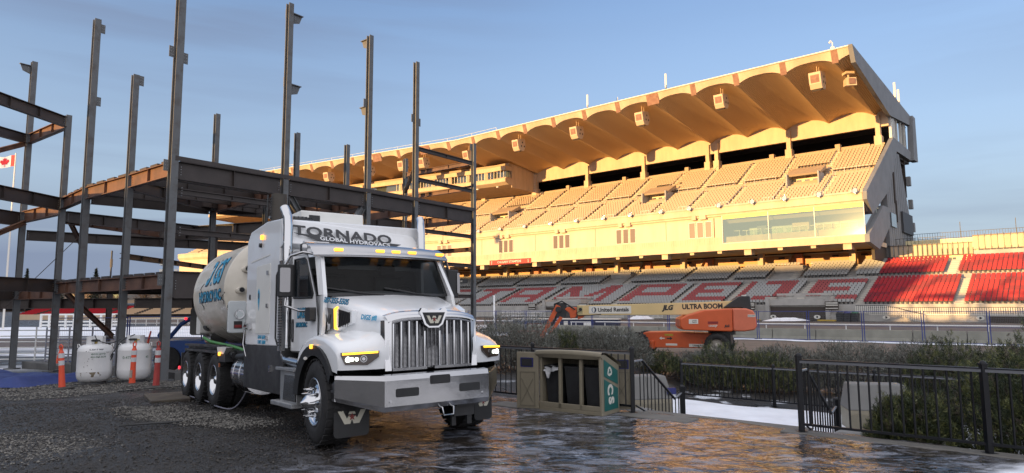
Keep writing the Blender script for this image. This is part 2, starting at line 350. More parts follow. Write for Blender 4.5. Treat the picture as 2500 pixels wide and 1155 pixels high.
SG = [mat('stone_a', (.16, .155, .142), .8), mat('stone_b', (.10, .096, .088), .75), mat('stone_c', (.22, .21, .19), .85), mat('stone_d', (.06, .056, .052), .7)]
SD = [mat('stone_d'), mat('stone_d'), mat('stone_e', (.032, .029, .026), .6), mat('stone_e', (.032, .029, .026), .6), mat('stone_e')]
gA = [(-10.9, 14.6), (-14.0, 17.2), (-19, 19.5), (-19, 23.5), (-12.5, 22.8), (-9.6, 20.8), (-8.2, 17.2), (-9.7, 15.7)]
stones('gravel', gA, 24000, .008, .026, SG, 0, .2, 'pale grey crushed gravel under the white propane tanks', .03)
stones('gravel', [(-7.6, 12.7), (-6.7, 12.9), (-5.2, 11.6), (-3.7, 10.2), (-3.4, 9.5), (-4.0, 9.5), (-5.2, 10.4), (-6.4, 11.3)], 9000, .007, .020, SG, .01, .22, 'spilled ridge of pale gravel beside the rear wheels of the truck', .04)
stones('gravel', [(-7.7, 10.1), (-6.8, 9.9), (-5.6, 8.9), (-4.9, 7.8), (-5.6, 7.4), (-6.6, 8.1)], 3600, .007, .020, SG, 0, .45, 'scattered pale gravel at the left edge of the muddy foreground', 0)
stones('gravel', [(-12, 14), (-3, 15.5), (-2.0, 8), (-2.2, 5), (-7.5, 5), (-9.5, 9)], 26000, .004, .019, SD, .003, .3, 'dark muddy pebbles strewn over the wet foreground')
stones('gravel', [(-2.4, 6.2), (-1, 11), (5, 7.4), (7, 5.2), (-1.5, 5)], 260, .004, .013, SD, 0, .3, 'loose dark grit lying on the icy pavement')
# ================================================================ unseen blocks added behind and left of the camera to cast the evening shadow
M_wall0 = mat('render_wall', (.35, .33, .30), .8, var=.1); M_win0 = mat('dark_window', (.03, .035, .04), .15)
def block(name, label, a0, depth, l0, l1, H):
    o = empty(name, (0, 0, 0), label=label, cat='building')
    A_ = Vector((-.8, -.6, 0)); L_ = Vector((.6, -.8, 0)); p = MB(); q = MB()
    c = [A_*a0+L_*l0, A_*(a0+depth)+L_*l0, A_*(a0+depth)+L_*l1, A_*a0+L_*l1]
    p.hexa([v+Vector((0, 0, -2)) for v in c]+[v+Vector((0, 0, H)) for v in c], M_wall0)
    p.build('wall', o); k = min(l0, l1); L2 = abs(l1-l0); nw = 14
    for i_ in range(nw):
        for z in ((2, 7.2) if H < 15 else (3, 9.5, 16)):
            q = MB(); b0 = A_*(a0-.06)+L_*(k+L2*(i_+.2)/nw)+Vector((0, 0, z)); e_ = L_*(L2*.6/nw); up = Vector((0, 0, 2.6))
            c = [b0, b0+A_*.05, b0+A_*.05+e_, b0+e_]; q.hexa(c+[v+up for v in c], M_win0); q.build('window', o)
    return o
block('low_shade_blocker', 'long low unseen block added behind the photographer to shade the yard', 70, 30, -37.5, 70, 10.6)
block('tall_shade_blocker', 'tall unseen block added beyond the left edge to shade the lower seats', 72, 24, -260, -37.5, 19.6)
# ================================================================ steel frame under construction
M_col = mat('primer_grey_steel', (.115, .122, .13), .5, col2=(.085, .075, .068), thr=(.5, .72), vscale=3.5, rvar=.1, bump=.08)
M_beam = mat('rust_primer_steel', (.15, .072, .042), .6, col2=(.075, .04, .03), vscale=1.6, rvar=.1, bump=.08)
M_dbeam = mat('dark_primer_steel', (.046, .036, .033), .55, var=.2, vscale=1.6)
M_galv = mat('galvanised', (.45, .46, .47), .45, metal=.6, var=.15)
M_bolt = mat('bolt_steel', (.25, .25, .26), .4, metal=.7)
fr = empty('steel_frame', (-10.14, 19.3, -.5), label='unfinished grey and rust coloured steel building frame behind the truck', cat='building frame')
FO = Vector(fr.location)
RD = Vector((.594, .804, 0)); LD = Vector((-.77, .638, 0)); RD.normalize(); LD.normalize()
ZT = (12.4, 9.45); ZA = 6.05; ZB = 2.66; ZR = 9.35
def hsec(mb, p0, p1, depth, width, tf, tw, m, up=Vector((0, 0, 1))):
    """I section from p0 to p1; 'up' is the web direction"""
    p0 = Vector(p0); p1 = Vector(p1); d = (p1-p0).normalized(); u = (up-d*up.dot(d)).normalized(); s = d.cross(u)
    for (c, a, b) in ((u*(depth/2-tf/2), width/2, tf/2), (-u*(depth/2-tf/2), width/2, tf/2), (u*0, tw/2, depth/2-tf)):
        P = [p0+c+s*i*a+u*j*b for i, j in ((-1, -1), (1, -1), (1, 1), (-1, 1))]; Q = [q+(p1-p0) for q in P]
        mb.hexa([P[0], P[1], P[2], P[3], Q[0], Q[1], Q[2], Q[3]], m)
def column(x, y, top, name='column', face=LD, size=.205, brackets=(), m=M_col):
    z0 = hz(x, y)-.1; mb = MB(); hsec(mb, Vector((x, y, z0))-FO, Vector((x, y, top))-FO, size, size*.92, .028, .018, m, up=face)
    mb.cbox((x-FO.x, y-FO.y, z0+.13-FO.z), (size+.2, size+.2, .05), m)
    o = mb.build(name, fr)
    for (z, dr, kind) in brackets:
        k = MB(); s = Vector((-dr.y, dr.x, 0)); c = Vector((x, y, z))-FO+dr*(size/2)
        if kind == 'plate':
            q = [c+s*a*.008+dr*b+Vector((0, 0, h)) for h in (-.17, .17) for a, b in ((-1, 0), (1, 0), (1, .17), (-1, .17))]; k.hexa(q, m)
            for h in (-.1, 0, .1):
                for bb in (.06, .12): k.cyl(c+dr*bb+s*.02+Vector((0, 0, h)), c+dr*bb-s*.02+Vector((0, 0, h)), .014, M_bolt, n=6)
        else:  # stub beam cut on a slope
            k.add([c+Vector((0, 0, .2))+s*.07, c+Vector((0, 0, .2))-s*.07, c+dr*.42+Vector((0, 0, .2))-s*.07, c+dr*.42+Vector((0, 0, .2))+s*.07,
                   c+Vector((0, 0, .17))+s*.07, c+Vector((0, 0, .17))-s*.07, c+dr*.42+Vector((0, 0, .17))-s*.07, c+dr*.42+Vector((0, 0, .17))+s*.07], [(0, 1, 2, 3), (7, 6, 5, 4), (0, 4, 5, 1), (1, 5, 6, 2), (2, 6, 7, 3), (3, 7, 4, 0)], m)
            k.add([c+s*.008+Vector((0, 0, .17)), c+dr*.4+s*.008+Vector((0, 0, .17)), c+dr*.3+s*.008+Vector((0, 0, -.1)), c+s*.008+Vector((0, 0, -.2)),
                   c-s*.008+Vector((0, 0, .17)), c+dr*.4-s*.008+Vector((0, 0, .17)), c+dr*.3-s*.008+Vector((0, 0, -.1)), c-s*.008+Vector((0, 0, -.2))], [(0, 1, 2, 3), (7, 6, 5, 4), (0, 4, 5, 1), (1, 5, 6, 2), (2, 6, 7, 3), (3, 7, 4, 0)], m)
            for h in (.08, 0, -.08): k.cyl(c+dr*.1+s*.02+Vector((0, 0, h)), c+dr*.1-s*.02+Vector((0, 0, h)), .014, M_bolt, n=6)
        k.build('bracket', o)
    return o
def beam(p, q, ztop, depth=.5, w=.2, m=M_beam, name='beam', inset=.16, z2=None):
    p = Vector(p); q = Vector(q); d = (q-p).normalized(); z2 = ztop if z2 is None else z2
    a = Vector((p.x, p.y, ztop-depth/2))+Vector((d.x, d.y, 0))*inset; b_ = Vector((q.x, q.y, z2-depth/2))-Vector((d.x, d.y, 0))*inset
    mb = MB(); hsec(mb, a-FO, b_-FO, depth, w, .024, .014, m)
    L = (b_-a).length; s = Vector((-d.y, d.x, 0)); k = max(1, int(L//1.3))
    for i in range(1, k):   # web stiffeners
        c = a+(b_-a)*(i/k)-FO; D_ = Vector((d.x, d.y, 0))*.006
        mb.hexa([c-D_-s*w*.45+Vector((0, 0, -depth*.45)), c+D_-s*w*.45+Vector((0, 0, -depth*.45)), c+D_+s*w*.45+Vector((0, 0, -depth*.45)), c-D_+s*w*.45+Vector((0, 0, -depth*.45)),
                 c-D_-s*w*.45+Vector((0, 0, depth*.45)), c+D_-s*w*.45+Vector((0, 0, depth*.45)), c+D_+s*w*.45+Vector((0, 0, depth*.45)), c-D_+s*w*.45+Vector((0, 0, depth*.45))], m)
    for e_, sg in ((a, 1), (b_, -1)):  # bolt rows at the ends
        for h in (-.12, -.04, .04, .12):
            c = e_-FO+Vector((d.x, d.y, 0))*sg*.07+Vector((0, 0, h)); mb.cyl(c-s*.03, c+s*.03, .014, M_bolt, n=6)
    return mb.build(name, fr)
C = {'4': (-10.14, 19.3), '6': (-7.84, 22.3), '9': (-5.6, 25.1), '10': (-4.06, 27.2), '12': (-1.79, 30.3), '5': (-12.2, 26.5), '7': (-9.55, 28.6), '8': (-7.78, 30.4), '11': (-5.47, 33.2), '3': (-12.6, 21.3), '2': (-15.45, 23.5), '1': (-17.95, 25.9), '0': (-21.45, 28.5)}
P_ = 'plate'; S_ = 'stub'
column(*C['4'], 12.5, brackets=[(9.4, -RD, P_), (9.3, RD, P_), (5.9, -RD, P_), (2.5, -RD, P_)], size=.235)
column(*C['6'], 12.4, brackets=[(12.1, LD, P_), (11.9, RD, S_), (9.6, LD, P_), (9.3, RD, S_)])
column(*C['9'], 12.4, brackets=[(12.1, LD, S_), (9.6, -RD, P_), (9.35, LD, S_)])
column(*C['10'], 12.1, brackets=[(9.6, -RD, P_), (9.5, RD, P_)], size=.20)
column(*C['12'], 9.3, brackets=[(9.1, -RD, P_)], size=.185)
column(*C['3'], 9.45, brackets=[(9.25, LD, P_), (9.3, RD, P_)]); column(*C['2'], 12.4, brackets=[(12.2, LD, P_), (12.1, RD, P_), (9.4, LD, P_), (9.3, RD, P_)], size=.235)
column(*C['1'], 9.45, size=.22); column(*C['0'], 12.7, brackets=[(12.3, -RD, S_), (12.2, LD, P_)], size=.235)
column(*C['5'], 9.65); column(*C['7'], 9.4); column(*C['8'], 9.3); column(*C['11'], 9.25, size=.19)
def ip(a, b, t): return (C[a][0]+(C[b][0]-C[a][0])*t, C[a][1]+(C[b][1]-C[a][1])*t)
# perimeter beams, upper and lower floor
for a, b_ in (('4', '6'), ('6', '9'), ('9', '10'), ('10', '12')):
    beam(C[a], C[b_], ZA+.02, .56, .24, M_dbeam)
for a, b_ in (('4', '3'), ('3', '2'), ('2', '1')):
    beam(C[a], C[b_], ZA-.02, .44, .2, M_beam)
    beam(C[a], C[b_], ZB, .42, .2, M_beam)
    u_ = MB(); pa = Vector((*C[a], 0)); pb = Vector((*C[b_], 0)); d = (pb-pa).normalized(); s = Vector((-d.y, d.x, 0)); n_ = 4
    for zt in (ZA-.02, ZB):
        u2 = MB()
        for i in range(n_):   # short packers standing on the top flange
            c0 = pa+(pb-pa)*((i+.25)/n_)-FO; c1 = pa+(pb-pa)*((i+.9)/n_)-FO
            q = [c0-s*.05, c1-s*.05, c1+s*.05, c0+s*.05]; u2.hexa([v+Vector((0, 0, zt+.002)) for v in q]+[v+Vector((0, 0, zt+.09)) for v in q], M_dbeam)
        u2.build('packer', fr)
# edge angle on the right-hand face
for a, b_, z_ in (('4', '6', ZA), ('6', '9', ZA), ('9', '10', ZA), ('10', '12', ZA)):
    pa = Vector((*C[a], z_+.02))-FO; pb = Vector((*C[b_], z_+.02))-FO; e_ = MB(); s = Vector((RD.y, -RD.x, 0))
    q = [pa+s*.10, pb+s*.10, pb+s*.13, pa+s*.13]; e_.hexa(q+[v+Vector((0, 0, .14)) for v in q], M_dbeam); e_.build('edge_angle', fr)
# cross beams from the back row to the front row
for a, b_ in (('5', '6'), ('7', '9'), ('8', '10')): beam(C[a], C[b_], ZA-.03, .5, .2, M_beam)
beam(C['11'], C['12'], ZA-.05, .45, .2, M_beam)
for a, b_ in (('5', '7'), ('7', '8'), ('8', '11')): beam(C[a], C[b_], ZA-.02, .55, .22, M_dbeam)
beam(C['2'], C['5'], ZA-.2, .4, .2, M_dbeam); beam(C['3'], C['5'], ZA-.1, .4, .2, M_dbeam)
for k, (a, t) in enumerate((('4', .33), ('4', .7), ('3', .3), ('3', .65))):
    nx_ = {'4': '3', '3': '2'}[a]; p = Vector((*ip(a, nx_, t), 0)); beam(p, p+RD*9.5, ZA-.04, .36, .16, M_dbeam)
beam((-19.6, 33.0), (-10.5, 37.5), ZA-.3, .5, .22, M_dbeam); beam((-17.95, 25.9), (-12.0, 36.0), ZA-.5, .45, .22, M_dbeam)
beam((-21.45, 28.5), (-12.2, 36.5), ZA-.95, .45, .22, M_dbeam)
beam((-17.0, 31.6), (-9.55, 28.6), ZA-.55, .6, .26, M_dbeam); beam((-17.0, 31.6), (-17.95, 25.9), ZA-.5, .5, .2, M_beam)
# left wing
beam(C['1'], (-18.6, 19.0), ZR, .42, .2, M_dbeam); beam(C['0'], C['1'], ZR, .42, .2, M_beam); beam(C['0'], (-22.6, 21.5), ZR, .42, .2, M_dbeam)
beam(C['1'], (-18.6, 19.0), ZA, .5, .22, M_dbeam); beam(C['0'], C['1'], ZA-.15, .5, .2, M_beam); beam(C['0'], (-22.6, 21.5), ZA-.2, .6, .22, M_dbeam)
beam(C['1'], (-18.6, 19.0), ZB+.15, .5, .22, M_dbeam); beam(C['0'], C['1'], ZB-.1, .5, .2, M_beam); beam(C['0'], (-22.6, 21.5), ZB, .6, .22, M_dbeam)
def strut(p, q, w=.2, m=M_beam, name='brace', d=.2, up=Vector((0, 0, 1))):
    mb = MB(); p = Vector(p)-FO; q = Vector(q)-FO; hsec(mb, p, q, d, w, .02, .014, m, up); return mb.build(name, fr)
strut((-21.2, 28.3, 5.4), (-21.2, 23.5, 3.3), .14); strut((-21.45, 28.3, 8.9), (-21.6, 24.6, 7.2), .14)
strut((-17.8, 26.2, 2.3), (-17.8, 29.5, .4), .12); strut((-17.9, 26.2, 5.3), (-18.8, 28.6, 4.3), .12)
# chevron braces, post and stub columns on the right
a = Vector((*C['6'], 0)); b2 = Vector((*C['9'], 0))
strut(a+Vector((0, 0, 5.45))+RD*.25, a+RD*1.6+Vector((0, 0, 3.6)), .2, M_col); strut(b2+Vector((0, 0, 5.45))-RD*.25, b2-RD*1.75+Vector((0, 0, 3.2)), .2, M_col)
column(-9.5, 25.0, ZA-.5, name='post', size=.15); column(-14.6, 32.0, ZA-.6, size=.235, m=M_dbeam); column(-20.5, 33.5, ZB, size=.235, m=M_dbeam); column(-16.0, 35.5, ZB, size=.235, m=M_dbeam)
column(-11.9, 32.5, ZB, size=.21, m=M_dbeam)
# girts between the last columns
def girt(p, q, z, m=M_col, w=.14, d=.16): beam((p[0], p[1]), (q[0], q[1]), z, d, w, m, 'girt', .14)
for z in (8.42, 7.1, 4.95, 3.6, 2.2): girt(C['10'], C['12'], z, M_dbeam)
for z in (8.5, 7.3, 4.4): girt(C['11'], C['12'], z, M_beam, d=.2)
girt(C['8'], C['11'], 4.3, M_dbeam); girt(C['11'], C['10'], 7.6, M_dbeam)
for z in (5.25, 4.05): girt(ip('4', '6', .02), ip('4', '6', .98), z, M_dbeam, d=.18)
girt((-13.7, 22.8), (-14.0, 31.0), 3.6, M_dbeam, d=.2)
# lower floor: joists and the dark deck edge behind the truck
beam(C['4'], C['6'], ZB+.1, .8, .22, M_dbeam); beam(C['6'], C['9'], ZB+.1, .8, .22, M_dbeam); beam(C['5'], C['7'], ZB, .5, .22, M_dbeam)
for a_, t in (('4', .45), ('3', .0), ('3', .5), ('2', .0)):
    nx_ = {'4': '3', '3': '2', '2': '1'}[a_]; p = Vector((*ip(a_, nx_, t), 0)); beam(p, p+RD*11, ZB-.05, .42, .18, M_dbeam)
mb = MB(); q = [Vector((*ip('4', '3', .1), ZB+.01))+RD*.3, Vector((*ip('2', '1', 0.2), ZB+.01))+RD*.3, Vector((*ip('2', '1', 0.2), ZB+.01))+RD*10, Vector((*ip('4', '3', .1), ZB+.01))+RD*8]
q = [v-FO for v in q]; mb.hexa(q+[v+Vector((0, 0, .06)) for v in q], M_dbeam); mb.build('floor_deck', fr)
beam((-25.5, 30.6), (-17.5, 30.2), 2.12, .46, .3, M_dbeam); beam((-17.5, 30.2), (-10.5, 30.4), 2.12, .46, .3, M_dbeam); beam((-20.0, 33.0), (-12.5, 33.5), 1.36, .16, .12, M_dbeam)
# concrete grade beams at the feet
M_conc = mat('concrete', (.27, .265, .25), .85, var=.14, vscale=1.4, bump=.25, bscale=30)
M_dconc = mat('dark_concrete', (.11, .11, .108), .85, var=.2, vscale=1.2, bump=.2)
gb = MB()
for a, b_ in (('4', '3'), ('3', '2'), ('2', '1'), ('1', '0')):
    pa = Vector((*C[a], 0)); pb = Vector((*C[b_], 0)); s = Vector((RD.x, RD.y, 0)); z0 = min(hz(*C[a]), hz(*C[b_]))-.3
    q = [pa-FO+s*.35, pb-FO+s*.35, pb-FO+s*.75, pa-FO+s*.75]; gb.hexa([v+Vector((0, 0, z0)) for v in q]+[v+Vector((0, 0, z0+.62)) for v in q], M_dconc)
gb.build('grade_beam', fr)
cb = MB(); cb.tube([Vector((-17.2, 26.9, 5.3))-FO, Vector((-19.0, 24.5, 1.6))-FO, Vector((-20.6, 22.5, .2))-FO], .014, M_dbeam, 5); cb.build('guy_cable', fr)
cb = MB(); cb.tube([Vector((-3.0, 28.3, 5.5))-FO, Vector((-3.0, 28.3, 1.6))-FO], .008, M_dbeam, 5); cb.build('hanging_cable', fr)
# ================================================================ hydrovac truck
TH = radians(37.0); TILT = .032
X3 = Vector((sin(TH)*cos(TILT), -cos(TH)*cos(TILT), sin(TILT))); Y3 = Vector((cos(TH), sin(TH), 0)); Z3 = X3.cross(Y3)
TM = Matrix((X3, Y3, Z3)).transposed().to_4x4(); TM.translation = Vector((-2.45, 8.3, 0))+Y3*1.17
W_ = mat('white_paint', (.76, .78, .80), .2, col2=(.62, .62, .60), thr=(.52, .85), vscale=1.6, rvar=.07, coat=.5)
W2 = mat('dusty_white_paint', (.70, .70, .67), .35, var=.05, vscale=1.8, rvar=.08)
CH = mat('chrome', (.55, .56, .58), .07, metal=1, rvar=.03, vscale=3)
ST = mat('polished_steel', (.43, .435, .45), .12, metal=1, var=.06, vscale=2.5, rvar=.05, bump=.14, bscale=2.2)
AL = mat('aluminium_tread', (.42, .43, .44), .42, metal=.8, var=.15, vscale=5, bump=.5, bscale=60)
BK = mat('black_plastic', (.018, .019, .021), .5, var=.2, vscale=6, bump=.05)
BK2 = mat('chassis_black', (.022, .023, .025), .45, var=.35, vscale=3, rvar=.12)
RB = mat('tyre_rubber', (.016, .016, .017), .8, var=.3, vscale=9, bump=.3, bscale=50)
GR = mat('dark_mesh', (.03, .03, .033), .35, metal=.4)
AMB = mat('amber_lamp', (.9, .35, .02), .3, emit=(1, .40, .04), estr=1.3)
AMB2 = mat('amber_strip', (.9, .45, .02), .3, emit=(1, .52, .03), estr=1.5)
LED = mat('headlamp_led', (1, 1, 1), .2, emit=(.85, 1, .88), estr=5)
RED = mat('red_lamp', (.8, .02, .02), .3, emit=(1, .03, .05), estr=1.0)
LENS = mat('lamp_lens', (.05, .035, .03), .08, coat=.6)
DKG = mat('letter_grey', (.035, .037, .042), .45)
BLU = mat('decal_blue', (.02, .24, .42), .4, col2=(.03, .36, .60), vscale=6)
NAV = mat('decal_navy', (.012, .02, .05), .4)
CRM = mat('tank_cream', (.66, .62, .54), .3, col2=(.52, .48, .40), vscale=1.3, thr=(.45, .75), rvar=.08, coat=.3)
GRN = mat('green_hose', (.06, .22, .05), .45)
HOSE = mat('ribbed_hose', (.055, .048, .04), .6)
WRED = mat('emblem_red', (.22, .02, .02), .35)
CREAM = mat('emblem_cream', (.62, .60, .50), .5)
gl = bpy.data.materials.new('cab_glass'); gl.use_nodes = True; n_ = gl.node_tree.nodes; l_ = gl.node_tree.links
for q in list(n_): n_.remove(q)
o_ = n_.new('ShaderNodeOutputMaterial'); mx_ = n_.new('ShaderNodeMixShader'); tr = n_.new('ShaderNodeBsdfTransparent'); tr.inputs[0].default_value = (.34, .37, .38, 1)
gs = n_.new('ShaderNodeBsdfGlossy'); gs.inputs['Roughness'].default_value = .02; fr_ = n_.new('ShaderNodeFresnel'); fr_.inputs[0].default_value = 1.28
l_.new(fr_.outputs[0], mx_.inputs[0]); l_.new(tr.outputs[0], mx_.inputs[1]); l_.new(gs.outputs[0], mx_.inputs[2]); l_.new(mx_.outputs[0], o_.inputs[0])
T = empty('vacuum_truck', label='white vacuum truck with a cream tank and amber lamps lit, parked on wet mud', cat='truck', mw=TM)
SY = -1  # right-hand (passenger) side carries most detail
# ---- chassis
m = MB()
for y in (-.42, .34): m.box((-8.3, y, .62), (.75, y+.08, .84), BK2)
m.box((-8.1, -1.0, .86), (-3.4, 1.0, .98), BK2); m.box((-8.35, -1.1, .55), (-8.25, 1.1, .95), BK2)
m.box((.1, -.55, .42), (.7, .55, .78), BK2); m.box((-.15, -.9, .42), (.15, .9, .56), BK2)
for x in (-5.3, -6.55, -7.8): m.cyl((x, -1, .5), (x, 1, .5), .11, BK2); m.cyl((x, -.16, .5), (x, .16, .5), .24, BK2)
m.box((-4.6, -1.0, .45), (-3.5, -.5, .85), BK2); m.box((-3.2, .55, .45), (-.9, 1.12, 1.1), BK2)
m.build('chassis', T, bevel=.01)
# ---- wheels
def wheel(x, y, r, w, kind, sgn, steer=0):
    """sgn -1 = outer face towards -Y"""
    Tm = Matrix.Translation((x, y, r)) @ Matrix.Rotation(radians(steer), 4, 'Z') @ Matrix.Rotation(radians(90 if sgn < 0 else -90), 4, 'X')   # local +Z -> outward
    t = MB(); h = w/2
    t.lathe([(r*.56, h-.02), (r*.60, h+.005), (r*.72, h+.012), (r*.88, h), (r*.955, h-.02), (r*.985, h-.05), (r, h*.5), (r, 0), (r, -h*.5), (r*.985, -h+.05), (r*.88, -h), (r*.56, -h+.02)], RB, Tm, n=56)
    nb = 30
    for k in range(nb):   # tread blocks
        for side, off in ((1, 0), (-1, .5), (.33, .25), (-.33, .75)):
            a = 2*pi*(k+off)/nb; R_ = Matrix.Rotation(a, 4, 'Z'); z = side*h*.72
            t.box((r*.982, -.036*r*2, z-h*.24), (r*1.018, .036*r*2, z+h*.24), RB, Tm @ R_)
    to = t.build('wheel', T)
    g = MB(); rr = r*.575
    if kind == 'front':
        g.lathe([(rr, h-.03), (rr*1.0, h+.0), (rr*.96, h+.008), (rr*.9, h-.03), (rr*.84, h-.055), (rr*.72, h-.03), (rr*.55, h-.005), (rr*.52, h+.01), (rr*.34, h+.03), (rr*.32, h+.09), (rr*.22, h+.12), (.0, h+.17)], CH, Tm, n=40)
        for k in range(10):
            a = 2*pi*k/10; c = Vector((rr*.56*cos(a), rr*.56*sin(a), h-.01)); g.cyl(Tm @ c, Tm @ (c+Vector((0, 0, .05))), .022, CH, n=8); g.cyl(Tm @ (c+Vector((0, 0, .05))), Tm @ (c+Vector((0, 0, .125))), .015, CH, r1=.004, n=8)
            a += pi/10; c = Vector((rr*.76*cos(a), rr*.76*sin(a), h-.032)); g.cyl(Tm @ c, Tm @ (c+Vector((0, 0, .004))), .028, GR, n=10)
    else:
        d = .19
        g.lathe([(rr, h-.03), (rr*1.0, h), (rr*.96, h+.006), (rr*.90, h-.03), (rr*.86, h-d*.8), (rr*.8, h-d), (rr*.5, h-d+.03), (rr*.48, h-d+.06), (rr*.33, h-d+.08), (rr*.30, h-.05), (rr*.2, h-.02), (0, h-.01)], CH, Tm, n=36)
        for k in range(10):
            a = 2*pi*k/10; c = Vector((rr*.6*cos(a), rr*.6*sin(a), h-d+.02)); g.cyl(Tm @ c, Tm @ (c+Vector((0, 0, .05))), .02, CH, n=8)
    g.build('rim', to)
wheel(0, -1.0, .52, .36, 'front', -1, -4); wheel(0, 1.0, .52, .36, 'front', 1, -4)
for x in (-5.3, -6.55, -7.8):
    wheel(x, -1.03, .50, .27, 'rear', -1); wheel(x, 1.03, .50, .27, 'rear', 1)
    wheel(x, -.72, .50, .27, 'rear', -1); wheel(x, .72, .50, .27, 'rear', 1)
# ---- bumper
o = [(-1.17, .62), (-.735, 1.05), (.735, 1.05), (1.17, .62)]; zb = [.57, .44, .44, .57]; zt = [.865, .855, .855, .865]
m = MB(); rows = []
for k in range(8):
    f = k/7; bulge = .0 if 0 < f < 1 else -.02; rows.append([(x+bulge, y, zb[i]+(zt[i]-zb[i])*f) for i, (y, x) in enumerate(o)])
m.grid(rows, ST, smooth=False)
m.grid([[(x-.02, y, zt[i]) for i, (y, x) in enumerate(o)], [(x-.07, y*.97, zt[i]+.012) for i, (y, x) in enumerate(o)], [(x-.16, y*.95, zt[i]+.01) for i, (y, x) in enumerate(o)]], ST, smooth=False)
m.grid([[(x-.02, y, zb[i]) for i, (y, x) in enumerate(o)], [(x-.12, y*.95, zb[i]) for i, (y, x) in enumerate(o)]], BK2, smooth=False)
for s in (-1, 1): m.box((.45, s*1.16-.01, .57), (.62, s*1.16+.01, .865), ST)
bumper = m.build('bumper', T, fix=True)
m = MB(); m.rbox((1.045, -.13, .72), (1.058, .15, .825), .02, GR, axis=0); m.rbox((1.05, -.11, .735), (1.062, .13, .81), .015, mat('black_plastic'), axis=0); m.build('bumper_opening', T)
for y in (-.44, .44): m = MB(); m.rbox((1.045, y-.15, .60), (1.06, y+.15, .70), .02, mat('black_plastic'), axis=0); m.build('bumper_opening', T)
for y in (-.66, .64): m = MB(); m.cyl((1.04, y, .56), (1.066, y, .56), .018, CH, n=10); m.build('bumper_bolt', T)
m = MB(); m.box((.82, .28, .42), (1.0, .62, .46), BK2); m.build('tow_beam', T); m = MB(); m.tube([(1.0, .02, .44), (1.08, .02, .43), (1.09, .03, .34), (1.09, .17, .34), (1.08, .18, .43), (1.0, .18, .44)], .012, ST, 6); m.build('tow_hook', T); m = MB()
m.box((.86, .30, .28), (.90, .60, .44), BK2); m.box((.80, .30, .16), (.84, .36, .3), BK2); m.box((.80, .53, .16), (.84, .60, .3), BK2); m.build('tow_bracket', T)
# ---- W emblem (wings, small A gap and a star)
def emblem(T4, s, m1, m2, parent, name='emblem', th=.004):
    e = MB()
    for sg in (-1, 1):
        pts = [(1.0, .45), (.62, .45), (.36, -.08), (.22, .12), (.10, .12), (.0, -.10), (.12, -.42), (.52, -.42)]
        P_2 = [(sg*x*s, y*s) for x, y in pts]; e.prism(P_2 if sg > 0 else P_2[::-1], 0, th, m1, 2, T4)
    e.prism([(-.16*s, .42*s), (-.26*s, .2*s), (.26*s, .2*s), (.16*s, .42*s)], 0, th*.99, m1, 2, T4)
    st = []
    for k in range(10):
        a = pi/2+k*pi/5; r_ = (.27 if k % 2 == 0 else .11)*s; st.append((r_*cos(a), .02*s+r_*sin(a)))
    e.prism(st, th*1.2, th*2.2, m2, 2, T4)
    return e.build(name, parent)
# mud flaps under the bumper
m = MB(); fl = []
for s, y0, y1 in ((-1, -1.13, -.68), (1, .86, 1.15)):
    m = MB(); m.rbox((.50, y0, .13), (.515, y1, .60), .05, BK, axis=0)
    for k in range(4): m.cyl((.515, y0+.05+(y1-y0-.1)*k/3, .56), (.525, y0+.05+(y1-y0-.1)*k/3, .56), .013, CH, n=8)
    f = m.build('mud_flap', T); w_ = (y1-y0)
    emblem(frame((.517, (y0+y1)/2, .36), (0, 1, 0), (0, 0, 1)), w_*.40, CREAM, WRED, f)
# ---- hood (lofted)
secs = []
def hood_sec(x, hw, zt_, zb_, sh):
    pts = [(hw, zb_), (hw*1.0, zb_+(zt_-zb_)*.45), (hw*.985, zt_-sh*1.3), (hw*.93, zt_-sh*.55), (hw*.82, zt_-sh*.18), (hw*.5, zt_-.0), (hw*.22, zt_+.012), (0, zt_+.02)]
    L = [(x, -a, z) for a, z in pts]+[(x, a, z) for a, z in pts[::-1][1:]]; return L
secs = [hood_sec(-.62, 1.0, 1.92, 1.10, .15), hood_sec(-.35, .98, 1.88, 1.10, .16), hood_sec(0, .90, 1.80, 1.1, .16), hood_sec(.3, .80, 1.73, 1.05, .15), hood_sec(.6, .71, 1.645, .98, .13), hood_sec(.80, .66, 1.59, .93, .10), hood_sec(.86, .655, 1.565, .93, .09)]
m = MB(); m.grid(secs, W_, True); hood = m.build('hood', T)
